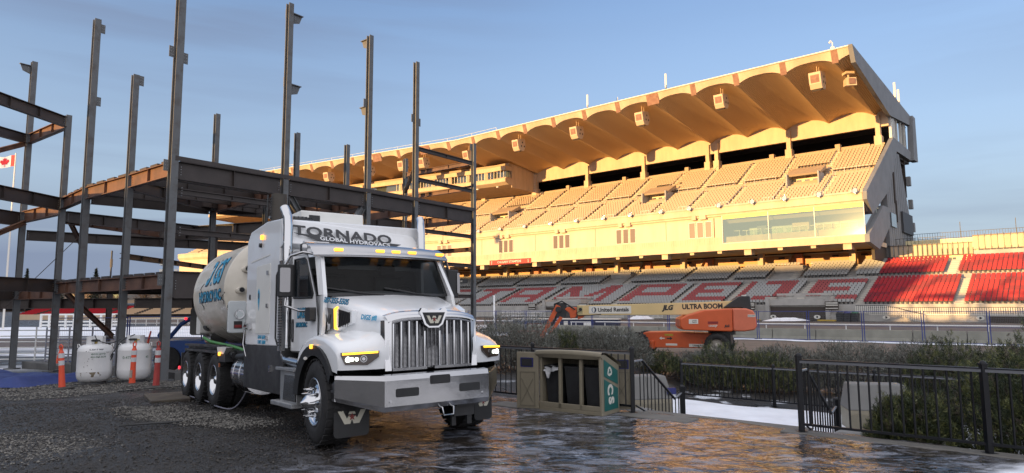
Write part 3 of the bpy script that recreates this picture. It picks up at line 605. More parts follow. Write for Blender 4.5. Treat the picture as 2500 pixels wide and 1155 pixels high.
# fenders
def fender(s):
    m = MB(); prof = [(-.66, 1.05), (-.60, 1.14), (-.45, 1.235), (-.25, 1.30), (0, 1.325), (.25, 1.30), (.48, 1.235), (.62, 1.17), (.685, 1.12), (.70, 1.03), (.69, .93)]
    rows = []
    for i, (yy, dz, dx) in enumerate([(1.17, -.035, -.015), (1.165, -.01, 0), (1.13, .012, .03), (1.02, .03, .09), (.88, .055, .15), (.74, .10, .19), (.64, .17, .20), (.60, .28, .20)]):
        row = []
        for j, (x, z) in enumerate(prof):
            t = ss(-.1, .62, x); fade = 1 if z > 1.15 else max(0, (z-.93)/.22)
            row.append((x+dx*float(t), s*yy, z+dz*float(fade)))
        rows.append(row)
    m.grid(rows, W_, True)
    # outer skirt down to the arch
    arch = [(.66*cos(radians(a))*.97, .52+.66*sin(radians(a))) for a in np.linspace(168, 38, 11)]
    m.grid([[(x, s*1.17, z-.035) for x, z in prof], [(x, s*1.175, z) for x, z in arch]], W_, False)
    m.grid([[(prof[-1][0]+dx*1.0, s*yy, .93) for yy, dz, dx in [(1.17, 0, -.015), (1.02, 0, .09), (.74, 0, .19), (.6, 0, .2)]], [(prof[-1][0]+dx-.12, s*yy, .93) for yy, dz, dx in [(1.17, 0, -.015), (1.02, 0, .09), (.74, 0, .19), (.6, 0, .2)]]], BK, False)
    f = m.build('fender', T)
    a_ = MB(); A0 = [(.56*cos(radians(a)), .52+.57*sin(radians(a))) for a in np.linspace(176, 26, 16)]; A1 = [(.69*cos(radians(a))*.98, .52+.69*sin(radians(a))) for a in np.linspace(176, 30, 16)]
    a_.grid([[(x, s*1.14, z) for x, z in A0], [(x, s*1.20, z) for x, z in A0], [(x*1.02, s*1.215, z+.01) for x, z in A1], [(x, s*1.17, z) for x, z in A1]], BK, False)
    a_.grid([[(x, s*.62, z) for x, z in A0], [(x, s*1.2, z) for x, z in A0]], BK2, True); a_.build('wheel_arch', T)
    a_ = MB(); a_.cyl((-.02, s*1.20, 1.20), (-.02, s*1.235, 1.20), .028, AMB, n=12); a_.build('marker_lamp', T)
    # headlamp on the raked front face
    P_a = Vector((.70, s*1.13, 0)); P_b = Vector((.885, s*.725, 0)); d = (P_b-P_a).normalized(); nrm = Vector((d.y*-s*-1, 0, 0)); nrm = Vector((abs(d.y), s*abs(d.x), 0))
    L = (P_b-P_a).length; base = P_a+nrm*.034; Fm = frame(base, d, (0, 0, 1))
    if s > 0: out = 1
    sg = 1 if (Fm.to_3x3() @ Vector((0, 0, 1))).dot(nrm) > 0 else -1
    def hl(poly, z0, z1, mm, mbx): mbx.prism(poly, min(sg*z0, sg*z1), max(sg*z0, sg*z1), mm, 2, Fm)
    h = MB(); hl([(.0, 1.135), (.0, 1.10), (.05, .995), (.31, .985), (.44, 1.075), (.445, 1.145)], -.03, .008, LENS, h); ho = h.build('headlamp', T)
    h = MB(); hl([(.02, 1.130), (.02, 1.107), (.43, 1.122), (.43, 1.143)], .009, .018, AMB2, h); h.build('turn_strip', ho)
    h = MB()
    for cx, r_, mm in ((.085, .030, LED), (.13, .022, LED), (.185, .020, LED)): c = Fm @ Vector((cx, 1.055, sg*.006)); h.cyl(c, c+nrm*.014, r_, mm, n=14)
    h.build('led_lamp', ho)
    h = MB(); c = Fm @ Vector((.265, 1.058, sg*.006))
    for r_, mm, e_ in ((.040, CH, .010), (.033, LENS, .012), (.02, CH, .014)): h.cyl(c, c+nrm*e_, r_, mm, n=18)
    h.build('lamp_reflector', ho)
    return f
fender(-1); fender(1)
# ---- grille
m = MB(); zc = 1.58
for s in (-1, 1):   # tall side trims
    m.hexa([(.90, s*.57, .90), (.90, s*.655, .90), (.80, s*.67, .90), (.80, s*.57, .90), (.90, s*.57, 1.50), (.88, s*.655, 1.50), (.80, s*.67, 1.50), (.80, s*.57, 1.50)], CH)
rows = []
for (x, z0, hw) in ((.905, 1.50, .60), (.915, 1.54, .615), (.905, 1.58, .63), (.86, 1.61, .635), (.80, 1.62, .64)):
    rows.append([(x-.02*abs(t)**3, t*hw, z0+(-.06*abs(t)**4)) for t in np.linspace(-1, 1, 15)])
m.grid(rows, CH, True); gtrim = m.build('grille_surround', T)
m = MB(); m.box((.80, -.57, .90), (.845, .57, 1.52), GR)
for k in range(40):   # woven mesh
    z = .92+k*.0148
    m.grid([[(.85+.006*(i % 2), -.56+i*.028, z) for i in range(41)], [(.85+.006*((i+1) % 2), -.56+i*.028, z+.007) for i in range(41)]], ST, False)
m.build('grille_mesh', T)
for i in range(11):
    y = -.54+i*.108; 
    if i == 5: continue
    m = MB(); top = 1.485 if abs(y) > .16 else 1.36
    m.rbox((.85, y-.013, .91), (.888, y+.013, top), .007, CH, axis=2, n=2); m.build('grille_bar', T)
m = MB(); m.box((.85, -.56, .895), (.905, -.09, .93), ST); m.box((.85, .02, .895), (.905, .56, .93), ST); m.build('grille_base', T)
m = MB()
m.prism([(-.17, 1.645), (-.20, 1.60), (-.13, 1.44), (-.07, 1.40), (.07, 1.40), (.13, 1.44), (.20, 1.60), (.17, 1.645), (.12, 1.64), (.10, 1.62), (-.10, 1.62), (-.12, 1.64)], .88, .925, CH, 0)
m.prism([(-.16, 1.59), (-.105, 1.455), (-.06, 1.42), (.06, 1.42), (.105, 1.455), (.16, 1.59)], .925, .932, BK, 0); bd = m.build('badge', T)
emblem(frame((.933, 0, 1.50), (0, 1, 0), (0, 0, 1)), .11, CREAM, WRED, bd)
# ---- cab shell
m = MB(); R_ = lambda y, z: (y, z)
def panel(pts, th, mm=W_):  # quad-ish polygon with thickness towards +th vector
    pts = [Vector(p) for p in pts]; th = Vector(th); k = len(pts); vs = pts+[p+th for p in pts]
    m.add(vs, [tuple(range(k))[::-1], tuple(range(k, 2*k))]+[(i, (i+1) % k, (i+1) % k+k, i+k) for i in range(k)], mm)
# roof, rear wall, firewall, floor
rows = []
for x, z, hw in ((-.60, 2.44, .93), (-.70, 2.52, .95), (-.85, 2.57, .97), (-1.1, 2.60, .98), (-1.48, 2.60, .98)):
    rows.append([(x-.04*abs(t)**2, t*hw, z-.07*abs(t)**5) for t in np.linspace(-1, 1, 13)])
m.grid(rows, W_, True)
m.box((-1.48, -1.0, 1.10), (-1.42, 1.0, 2.58), W_); m.box((-1.45, -1.0, 1.08), (-.3, 1.0, 1.14), BK2); m.box((-.42, -.95, 1.1), (-.36, .95, 1.86), BK2)
for s in (-1, 1):
    e = (0, -s*.05, 0)
    panel([(-1.46, s*1.04, 1.10), (-.20, s*1.06, 1.10), (-.14, s*1.04, 1.45), (-.20, s*1.0, 1.86), (-1.46, s*1.03, 1.80)], e)          # lower side
    panel([(-1.46, s*1.03, 1.80), (-1.14, s*1.03, 1.83), (-1.10, s*.99, 2.44), (-1.46, s*.98, 2.56)], e)                                 # rear pillar
    panel([(-.20, s*1.0, 1.86), (-.33, s*1.02, 1.86), (-.62, s*.97, 2.42), (-.52, s*.93, 2.44)], e)                                      # windscreen pillar
    panel([(-1.46, s*.98, 2.56), (-1.10, s*.99, 2.42), (-.62, s*.97, 2.40), (-.56, s*.95, 2.46), (-.84, s*.955, 2.54)], e)                  # roof rail
cab = m.build('cab', T)
m = MB()   # windscreen
rows = []
for f in np.linspace(0, 1, 6):
    z = 1.87+(2.43-1.87)*f; x = -.26-.30*f; hw = .955-.03*f
    rows.append([(x-.13*abs(t)**2.5+.06, t*hw, z) for t in np.linspace(-1, 1, 13)])
m.grid(rows, gl, True); m.build('windscreen', T)
m = MB()   # black border of windscreen
for f0, f1 in ((-.04, .03), (.93, 1.03)):
    m.grid([[(-.26-.30*f-.13*abs(t)**2.5+.066, t*(.955-.03*f), 1.87+.56*f) for t in np.linspace(-1, 1, 13)] for f in (f0, f1)], BK, True)
for s in (-1, 1): m.grid([[(-.26-.30*f-.13*abs(t)**2.5+.066, s*t*(.955-.03*f), 1.87+.56*f) for f in np.linspace(-.04, 1.03, 6)] for t in (.955, 1.01)], BK, True)
m.build('windscreen_seal', T)
for s in (-1, 1):
    # door with its shut line, window, handle
    m = MB(); yo = s*1.064
    P_d = [(-1.26, 1.115), (-.30, 1.115), (-.22, 1.30), (-.22, 1.55), (-.30, 1.86), (-.64, 2.43), (-1.24, 2.46)]
    m.prism(P_d, min(s*1.055, s*1.066), max(s*1.055, s*1.066), W_, 1)
    win = [(-1.14, 1.86), (-.42, 1.83), (-.38, 1.88), (-.66, 2.36), (-.72, 2.39), (-1.12, 2.40)]
    d_ = m.build('door', T, bevel=.004)
    # dark shut line
    g = MB(); g.tube([(x, s*1.062, z) for x, z in P_d+[P_d[0]]], .007, BK, 5); g.build('shut_line', d_)
    g = MB(); g.prism(win, min(s*1.066, s*1.070), max(s*1.066, s*1.070), mat('side_glass', (.02, .024, .028), .03, coat=1.), 1); wn = g.build('window', d_)
    g = MB(); g.tube([(x, s*1.071, z) for x, z in win+[win[0]]], .014, BK, 5); g.build('window_seal', wn)
    g = MB(); g.rbox((-1.20, s*1.066-.012, 1.24), (-1.13, s*1.066+.012, 1.56), .03, BK, axis=1); g.rbox((-1.185, s*1.07-.014, 1.27), (-1.145, s*1.07+.014, 1.53), .02, CH, axis=1); g.build('handle', d_)
# wipers
for y0, y1 in ((-.15, -.72), (.62, .08)):
    m = MB(); P_w = lambda y, f: (-.26-.30*f-.13*abs(y/.955)**2.5+.085, y, 1.87+.56*f)
    m.tube([P_w(y0, -.02), P_w((y0+y1)/2, .03), P_w(y1, .12)], .009, BK, 5); m.tube([P_w(y1+.25, .03), P_w(y1-.2, .16)], .011, BK, 5); m.build('wiper', T)
# interior
m = MB()
for y in (-.5, .45): m.rbox((-1.3, y-.25, 1.2), (-.75, y+.25, 1.5), .06, BK2, axis=1); m.rbox((-1.38, y-.23, 1.45), (-1.22, y+.23, 2.2), .06, BK2, axis=1); m.rbox((-1.36, y-.12, 2.2), (-1.26, y+.12, 2.38), .04, BK2, axis=1)
m.build('seats', T)
m = MB(); m.rbox((-.72, -.9, 1.55), (-.34, .9, 1.86), .08, BK2, axis=1); m.build('dashboard', T)
m = MB(); Ts = Matrix.Translation((-.82, .45, 1.85)) @ Matrix.Rotation(radians(-55), 4, 'Y'); m.tube([Ts @ Vector((.2*cos(a), .2*sin(a), 0)) for a in np.linspace(0, 2*pi, 25)], .013, BK, 6); m.cyl(Ts @ Vector((0, 0, -.25)), Ts @ Vector((0, 0, 0)), .03, BK); m.build('steering_wheel', T)
# ---- visor with five amber lamps, roof horns and beacon
m = MB(); rows = []
for x, z in ((-.36, 2.40), (-.335, 2.43), (-.47, 2.545), (-.62, 2.60)):
    rows.append([(x-.11*abs(t)**2.2, t*1.05, z-.012*abs(t)**2) for t in np.linspace(-1, 1, 15)])
m.grid(rows, ST, True); vis = m.build('sun_visor', T)
for y in (-.70, -.10, .15, .42, .93):
    c = MB(); x = -.40-.11*abs(y/1.05)**2.2; c.rbox((x-.03, y-.06, 2.475), (x+.035, y+.06, 2.51), .015, AMB, axis=2); c.build('clearance_lamp', T)
m = MB(); m.rbox((-1.08, -.98, 2.635), (-1.0, -.62, 2.665), .012, ST, axis=1); m.box((-1.06, -.84, 2.56), (-1.02, -.78, 2.64), ST); m.build('light_bar', T)
m = MB(); m.rbox((-1.02, -1.04, 2.50), (-.96, -.95, 2.62), .02, BK, axis=0); m.rbox((-.96, -1.03, 2.51), (-.95, -.96, 2.61), .02, ST, axis=0); m.build('work_lamp', T)
m = MB(); m.cyl((-.95, .74, 2.585), (-.95, .74, 2.61), .10, ST, n=16); m.cyl((-.95, .74, 2.61), (-.95, .74, 2.635), .045, AMB, r1=.035, n=16); m.build('beacon', T)
# ---- mirrors
for s in (-1, 1):
    m = MB(); yb = s*1.28 if s < 0 else 1.36
    m.rbox((-.90, yb-.115, 1.86), (-.78, yb+.115, 2.30), .05, BK, axis=2, n=3); mo = m.build('mirror', T, bevel=.01)
    m = MB(); m.rbox((-.785, yb-.11 if s < 0 else yb+.06, 1.92), (-.765, yb+.03 if s < 0 else yb+.11, 2.25), .02, mat('dark_chrome', (.22, .22, .23), .1, metal=1), axis=0); m.build('mirror_cover', mo)
    m = MB(); m.tube([(-.60, s*1.0, 2.44), (-.66, s*1.12, 2.46), (-.80, s*1.24, 2.42), (-.84, s*1.30, 2.30)], .02, ST, 8); m.build('mirror_arm', mo); m = MB(); m.tube([(-.84, s*1.28, 1.88), (-.82, s*1.30, 1.74), (-.62, s*1.16, 1.66), (-.42, s*1.09, 1.66)], .018, ST, 8)
    m.rbox((-.46, s*1.10-.05, 1.52), (-.28, s*1.10+.05, 1.70), .03, BK, axis=1); m.build('mirror_arm', mo)
# ---- side intake vent on the hood side
for s in (-1, 1):
    m = MB(); y0 = s*.90
    Fm = frame((-.32, s*.985, 1.36), (1, s*-.26, 0), (0, 0, 1)); sg = -1 if s > 0 else 1
    def q(poly, a, b, mm): m.prism(poly, min(-s*a*-1*-1*0+sg*a, sg*b), max(sg*a, sg*b), mm, 2, Fm)
    zz = Fm.to_3x3() @ Vector((0, 0, 1)); sg = 1 if zz.y*s > 0 else -1
    q([(.0, .0), (.06, .34), (.33, .31), (.33, .06)], -.08, .035, CH); q([(.33, .04), (.33, .33), (.40, .345), (.68, .27), (.68, .12), (.42, .03)], -.08, .03, W_)
    vo = m.build('side_vent', T)
    m = MB(); q([(.42, .07), (.42, .30), (.65, .25), (.65, .13)], .03, .036, GR)
    for k in range(5): q([(.42+.046*k, .075), (.426+.046*k, .075), (.47+.046*k, .26), (.464+.046*k, .26)], .036, .042, BK)
    m.build('vent_mesh', vo)
    m = MB(); q([(.345, .055), (.335, .31), (.40, .335), (.40, .31), (.365, .295), (.37, .075), (.40, .06), (.40, .04)], .035, .046, AMB2); m.build('amber_outline', vo)
    m = MB(); q([(.12, .12), (.14, .24), (.16, .24), (.18, .16), (.20, .23), (.22, .16), (.25, .24), (.27, .24), (.24, .12), (.21, .12), (.20, .16), (.17, .12)], .035, .039, BK); m.build('vent_letter', vo)
# ---- steps and battery box
m = MB(); m.box((-1.35, -1.17, .40), (-.68, -.82, .86), AL); m.prism([(-1.18, .46), (-1.12, .80), (-.72, .80), (-.68, .46)], -1.19, -1.17, ST, 1); m.box((-1.42, -1.22, .86), (-.66, -.85, .90), AL); m.box((-1.55, -1.24, .38), (-.66, -.9, .43), AL)
for k in range(26): m.box((-1.53+k*.033, -1.243, .43), (-1.515+k*.033, -.92, .437), AL)
m.build('step_box', T, bevel=.006)
m = MB(); m.cyl((-3.35, -.80, .68), (-4.15, -.80, .68), .34, ST, n=36); m.cyl((-3.62, -.80, .68), (-3.66, -.80, .68), .348, CH, n=36); m.cyl((-4.0, -.80, .68), (-4.04, -.80, .68), .348, CH, n=36); m.lathe([(.34, 0), (.30, .05), (.15, .085), (0, .09)], ST, Matrix.Translation((-4.15, -.80, .68)) @ Matrix.Rotation(radians(-90), 4, 'Y'), 36); m.build('fuel_tank', T)
# ---- body box behind the cab
m = MB()
m.prism([(-3.20, 1.18), (-1.50, 1.18), (-1.50, 3.04), (-2.15, 3.085), (-3.02, 3.02), (-3.20, 2.88)], -1.165, 1.165, W_, 1)
bx = m.build('equipment_box', T, bevel=.02, seg=2)
m = MB(); m.rbox((-2.62, -1.172, 1.36), (-1.92, -1.164, 2.42), .02, W2, axis=1); dpan = m.build('access_door', bx, bevel=.003)
m = MB(); m.prism([(-2.95, 2.50), (-2.93, 2.53), (-1.95, 2.56), (-1.95, 2.54)], -1.171, -1.164, W2, 1)
for (x, z) in ((-2.02, 2.28), (-2.02, 1.78), (-2.02, 1.30)): m.rbox((x-.035, -1.19, z-.03), (x+.035, -1.165, z+.03), .008, ST, axis=1)
m.build('latch', bx)
m = MB(); m.cyl((-2.35, -1.165, 2.86), (-2.35, -1.20, 2.86), .04, AMB, n=14); m.cyl((-2.42, -1.165, 2.74), (-2.42, -1.20, 2.74), .035, BK, n=14); m.build('side_lamp', bx)
m = MB(); m.cyl((-2.98, -1.165, 1.95), (-2.98, -1.172, 1.95), .045, BK, n=14); m.build('vent_grommet', bx)
m = MB(); m.rbox((-3.28, -1.16, .50), (-1.28, -.60, 1.18), .06, BK2, axis=1); m.box((-3.2, .6, .5), (-1.3, 1.16, 1.18), BK2); m.box((-1.50, -1.10, 1.10), (-1.30, 1.10, 2.3), BK2); m.build('box_skirt', T, bevel=.012)
m = MB(); m.rbox((-1.85, -1.19, .80), (-1.80, -1.155, .9), .006, ST, axis=1); m.build('skirt_latch', T)
# sign board leaning over the cab
m = MB(); m.hexa([(-1.50, -1.165, 2.60), (-1.32, -1.165, 2.66), (-1.34, 1.165, 2.62), (-1.52, 1.165, 2.58), (-1.52, -1.165, 3.04), (-1.46, -1.165, 3.04), (-1.46, .98, 2.90), (-1.52, .98, 2.90)], W_)
m.build('sign_board', T, bevel=.01)
Ft = frame((-1.405, -.10, 2.83), (0, 1, -.055), (-.12, 0, 1))
text('TORNADO', .215, frame((-1.352, -.235, 2.825), (0, 1, -.045), (-.37, 0, 1)), DKG, 'lettering', T, .004, bold=.006, sx=1.42, spacing=1.05)
m = MB(); Fb = frame((-1.306, -.15, 2.730), (0, 1, -.045), (-.37, 0, 1)); m.prism([(-.88, .055), (-.62, .04), (.72, .04), (.86, .04), (.68, -.045), (-.50, -.05), (-.66, .01)], -.01, .003, DKG, 2, Fb); m.build('sign_stripe', T)
text('GLOBAL HYDROVACS', .088, frame((-1.300, -.07, 2.728), (0, 1, -.045), (-.37, 0, 1)), mat('letter_white', (.7, .72, .74), .4), 'lettering', T, .003, bold=.002, sx=1.28, spacing=1.03)
m = MB(); m.rbox((-2.75, -.62, 3.05), (-2.2, .45, 3.32), .02, W2, axis=1); m.box((-2.22, -.5, 3.10), (-2.195, -.3, 3.26), BK); m.build('roof_unit', T, bevel=.015)
m = MB(); m.lathe([(.26, 0), (.25, .05), (.18, .09), (0, .10)], BK, Matrix.Translation((-2.0, -.75, 3.06)), 24)
for k in range(12): m.cbox((-2.0, -.75, 3.10), (.5, .012, .08), BK, Matrix.Translation((-2.0, -.75, 3.1)) @ Matrix.Rotation(k*pi/12, 4, 'Z') @ Matrix.Translation((2.0, .75, -3.1)))
m.build('roof_fan', T)
# exhaust stack with perforated heat shield
for s in (-1, 1):
    m = MB(); x0 = -1.36; y0 = s*1.10
    m.tube([(x0, y0, 1.15), (x0, y0, 2.1), (x0, y0, 2.92), (x0-.01, y0, 3.04), (x0-.05, y0+.02*s, 3.13), (x0-.10, y0+.03*s, 3.20)], [.068, .068, .068, .068, .066, .064], CH, 20)
    if s < 0:
        m.tube([(x0+.0, y0, 1.2), (x0-.02, y0, 1.06), (x0+.08, y0, .98), (x0+.5, y0+.05, .95)], .07, ST, 16)
    so = m.build('exhaust_stack', T)
    m = MB(); th = np.linspace(radians(200), radians(430) if s > 0 else radians(-20), 9)
    th = np.linspace(-.35*pi, .35*pi, 9)+(-pi/2 if s < 0 else pi/2)
    m.grid([[(x0+.125*cos(a), y0+.11*sin(a), z) for a in th] for z in np.linspace(1.12, 2.40, 10)], CH, True)
    m.build('heat_shield', so)
    m = MB()
    for i in range(5):
        for k in range(30):
            a = th[0]+(th[-1]-th[0])*(i+1.2)/7; p = Vector((x0+.126*cos(a), y0+.111*sin(a), 1.2+k*.038)); d = Vector((cos(a), sin(a), 0)); m.cyl(p, p+d*.002, .011, BK, n=6)
    m.build('shield_holes', so)
m = MB(); m.tube([(-1.5, -1.17, 2.30), (-1.52, -1.20, 2.20), (-1.52, -1.20, 1.30), (-1.46, -1.18, 1.18)], .014, BK, 6); m.build('grab_handle', T)
# ---- debris tank
R0 = 1.07; zc = 2.19; xf, xr = -5.05, -7.75
m = MB(); prof = [(0, .34), (.35, .31), (.62, .23), (.84, .12), (.94, .05), (R0, 0), (R0+.012, -.03), (R0, -.06)]+[(R0, -h) for h in (.8, 1.6, 2.4)]+[(R0, xr-xf+.06), (R0+.012, xr-xf+.03), (R0-.02, xr-xf), (.90, xr-xf-.10), (.7, xr-xf-.22), (.4, xr-xf-.3), (0, xr-xf-.33)]
m.lathe(prof, CRM, Matrix.Translation((xf, 0, zc)) @ Matrix.Rotation(radians(90), 4, 'Y'), 64); tk = m.build('debris_tank', T)
m = MB(); m.box((-7.9, -.98, .98), (-3.9, .98, 1.06), BK2)
for x in np.arange(-7.95, -5.2, .22): m.box((x, -1.06, 1.04), (x+.13, -1.04, 1.12), BK2)
m.box((-8.1, -1.14, 1.0), (-4.8, -1.06, 1.05), BK2); m.box((-8.1, -1.14, 1.11), (-5.0, -1.06, 1.15), BK2); m.box((-8.1, -1.06, .98), (-5.0, -1.02, 1.15), BK2)
m.prism([(-5.1, 1.12), (-4.4, 1.12), (-4.6, 1.0), (-5.0, .98)], -1.16, -1.05, W2, 1)
m.box((-8.3, -1.17, .45), (-8.22, -.7, .95), BK2); m.box((-4.9, -1.17, .86), (-4.45, -.6, 1.0), BK2); m.build('tank_cradle', T)
for x, z in ((0, 2.57), (0, 2.17), (0, 1.76)):
    m = MB(); y = -.74 if z > 2.3 else -.84
    m.cyl((-5.1, y, z), (-4.72, y, z), .062, CRM, n=16); m.cyl((-4.72, y, z), (-4.705, y, z), .045, BK, n=16); m.build('sight_glass', tk)
Fh_ = lambda y, z: frame((-4.70, y, z), (0, 1, 0), (0, 0, 1))
text('1500', .10, Fh_(-.62, 2.42), DKG, 'lettering', tk, .003); text('1275 G', .10, Fh_(-.58, 2.16), DKG, 'lettering', tk, .003)
# lettering painted round the barrel
def wrap(body, size, xc, ang, m_, sx, bold, sy=1., lift=.004):
    o = text(body, size, Matrix.Identity(4), m_, 'lettering', tk, .001, bold=bold, sx=sx)
    for v in o.data.vertices:
        u, vv = v.co.x, v.co.y*sy; a = ang+vv/R0; rr = R0+lift+v.co.z
        v.co = Vector((xc+u, -rr*cos(a), zc+rr*sin(a)))
    return o
wrap('DIGS', .46, -6.1, .38, NAV, 1.25, .028, 1.6); wrap('DIGS', .46, -6.1, .38, BLU, 1.25, .010, 1.6, .010)
wrap('HYDROVAC', .24, -6.25, -.08, NAV, 1.42, .018, 1.2); wrap('HYDROVAC', .24, -6.25, -.08, BLU, 1.42, .005, 1.2, .010)
m = MB()
for (x, a, l2) in ((-7.0, .0, .15), (-5.2, -.25, .22), (-5.0, -.45, .14), (-6.9, -.3, .12)):
    pts = [(x+.05*i*sin(i*2.1), -(R0+.003)*cos(a+.05*i), zc+(R0+.003)*sin(a+.05*i)) for i in range(5)]; m.tube(pts, .007, BK, 4)
m.build('scuff_marks', tk)
# boom hose, rotary joint and frame on top
m = MB(); pts = [(-4.3, -.35, 2.75), (-4.3, -.35, 2.98), (-4.25, -.35, 3.3), (-4.2, -.35, 3.95)]
m.tube(pts, .14, HOSE, 20)
for z in np.arange(2.98, 3.9, .055): m.cyl((-4.3+.1*(z-2.98), -.35, z), (-4.3+.1*(z-2.98), -.35, z+.022), .148, HOSE, n=20)
for z in (3.2, 3.5): m.cyl((-4.3, -.35, z), (-4.3, -.35, z+.03), .155, ST, n=20)
for y in (-.56, -.16):
    m.tube([(-4.25, y, 2.9), (-4.2, y, 3.92)], .018, BK2, 6)
m.build('boom_hose', T)
m = MB(); m.hexa([(-3.9, -.75, 2.55), (-3.55, -.75, 2.55), (-3.55, -.62, 2.55), (-3.9, -.62, 2.55), (-4.1, -.6, 3.0), (-3.9, -.6, 3.0), (-3.9, -.5, 3.0), (-4.1, -.5, 3.0)], W2); m.box((-4.2, -.75, 3.0), (-3.3, -.5, 3.1), W2); m.box((-3.5, -.75, 1.2), (-3.35, -.55, 3.0), BK2)
m.rbox((-4.9, -.6, 2.82), (-4.2, -.1, 3.1), .06, BK2, axis=0); m.cyl((-4.7, -.62, 2.95), (-4.7, -.05, 2.95), .17, BK2, n=18); m.cyl((-4.4, -.5, 2.85), (-4.4, -.5, 3.2), .12, BK2, n=16); m.tube([(-5.4, -.3, 2.95), (-5.1, -.45, 3.05), (-4.9, -.5, 3.1), (-4.6, -.6, 2.98)], .05, BK2, 8); m.tube([(-4.2, -.62, 2.66), (-4.0, -.75, 2.66), (-3.7, -.9, 2.75)], .04, BK, 8); m.build('boom_base', T)
# open control cabinet door, washdown lamp, filter, hoses
m = MB(); m.rbox((-3.26, -1.44, 1.38), (-3.20, -1.16, 1.90), .04, mat('cabinet_grey', (.52, .56, .58), .35, var=.04), axis=0); cd = m.build('cabinet_door', T, bevel=.008)
m = MB(); m.cyl((-3.20, -1.27, 1.68), (-3.17, -1.27, 1.68), .075, CH, n=20); m.cyl((-3.17, -1.27, 1.68), (-3.16, -1.27, 1.68), .055, mat('lamp_glass', (.55, .6, .62), .1), n=20); m.build('inspection_lamp', cd)
m = MB(); m.box((-3.20, -1.35, 1.45), (-3.193, -1.22, 1.57), BK); m.box((-3.193, -1.34, 1.465), (-3.190, -1.23, 1.51), WRED); m.build('warning_plate', cd)
m = MB(); m.cyl((-3.02, -1.2, 1.48), (-2.84, -1.2, 1.48), .05, ST, n=14); m.tube([(-3.1, -1.2, 1.55), (-3.12, -1.22, 1.2), (-3.0, -1.2, 1.0)], .012, ST, 6); m.build('air_filter', T)
m = MB(); m.tube([(-6.7, -1.05, 1.28), (-6.3, -1.0, 1.20), (-5.7, -.95, 1.16), (-5.0, -.9, 1.12), (-4.2, -.9, 1.06), (-3.5, -.85, 1.0)], .03, GRN, 10); m.build('green_hose', T)
m = MB(); m.tube([(-5.4, -.95, 1.0), (-4.6, -.98, .93), (-3.8, -1.0, .97), (-3.3, -.95, 1.05)], .06, BK, 10); m.tube([(-4.7, -1.03, 1.02), (-4.3, -1.05, .98)], .05, BK, 8); m.build('suction_hose', T)
m = MB(); m.tube([(-8.0, -.6, 1.25), (-7.4, -.6, 1.25)], .17, ST, 18); m.cyl((-7.9, -.75, 1.52), (-7.5, -.75, 1.52), .10, BK2, n=14); m.rbox((-8.2, -.9, 1.35), (-7.8, .9, 1.75), .05, W2, axis=1); m.build('rear_valve', T)
m = MB(); m.cyl((-8.28, -1.19, .62), (-8.28, -1.22, .62), .035, RED, n=12); m.build('tail_lamp', T)
m = MB(); m.cyl((-4.80, -1.17, 1.0), (-4.80, -1.20, 1.0), .035, AMB, n=12); m.rbox((-4.82, -1.19, .76), (-4.78, -1.17, .83), .01, mat('amber_lens', (.35, .10, .03), .3), axis=1); m.build('marker_lamp', T)
# door and hood lettering
Fs = lambda x, z, y=-1.069: frame((x, y, z), (1, 0, 0), (0, 0, 1))
text('DIGS', .19, Fs(-.82, 1.63), NAV, 'lettering', T, .001, bold=.010, sx=.82); text('DIGS', .19, Fs(-.82, 1.63, -1.072), BLU, 'lettering', T, .001, bold=.002, sx=.82)
text('HYDROVAC', .085, Fs(-.82, 1.475), NAV, 'lettering', T, .001, bold=.006, sx=.95); text('HYDROVAC', .085, Fs(-.82, 1.475, -1.072), BLU, 'lettering', T, .001, bold=.0, sx=.95)
Fp = lambda o: frame((.05, -.925-o, 1.765), (1, .235, -.10), (0, .25, 1))
text('587-355-5505', .098, Fp(.010), NAV, 'lettering', T, .001, bold=.006); text('587-355-5505', .098, Fp(.013), BLU, 'lettering', T, .001, bold=.0)
Fp2 = lambda o: frame((.60, -.725-o, 1.54), (1, .25, -.08), (0, .2, 1))
text('DIGS #8', .085, Fp2(.006), BLU, 'lettering', T, .001, bold=.003)
text('GVW 36,000\nTARE 18,000', .075, Fs(-2.30, 1.27, -1.168), BLU, 'lettering', T, .001, bold=.002)
m = MB(); m.prism([(-2.52, 2.02), (-2.47, 2.06), (-2.42, 1.98), (-2.43, 1.86), (-2.46, 1.72), (-2.51, 1.84)], -1.175, -1.1725, BLU, 1); m.prism([(-2.50, 1.97), (-2.46, 2.0), (-2.45, 1.92), (-2.49, 1.9)], -1.178, -1.175, NAV, 1); m.build('door_sticker', T)
# washer arm on the fender
m = MB(); m.tube([(-.42, -1.1, 1.1), (-.3, -1.2, 1.04), (-.22, -1.22, 1.05)], .022, W2, 8); m.build('fender_bracket', T)
# ================================================================ grandstand
A1 = radians(49.0); A2 = radians(59.0)
D1 = Vector((-sin(A1), cos(A1))); N1 = Vector((cos(A1), sin(A1))); D2 = Vector((-sin(A2), cos(A2))); N2 = Vector((cos(A2), sin(A2)))
TAN5 = math.tan(radians(5)); SB = 99.0; PB = 97.0
def W2d(s, P):
    sb = SB+(P-PB)*TAN5
    if s <= SB-6: return D1*s+N1*P
    # stations are squeezed so that s = SB lies on the mitre for every P
    if s <= SB: t = (s-(SB-6))/6; return D1*(SB-6+(sb-SB+6)*t)+N1*P
    B = D1*sb+N1*P; t = s-SB
    return B+D2*t
def W3(s, P, z): q = W2d(s, P); return Vector((q.x, q.y, z))
GO = W3(22, 97, -1)
def G(s, P, z): return W3(s, P, z)-GO
S0 = 22.07; S1 = 203.0
STN = [S0]+[24+7.07*k for k in range(0, 10)]+[93, SB, 105.5, 112, 118.8, 122.4, 129.1, 136.2, 143.3, 150.4, 157.4, 164.5, 171.5, 178.6, 185.6, 192.7, S1]
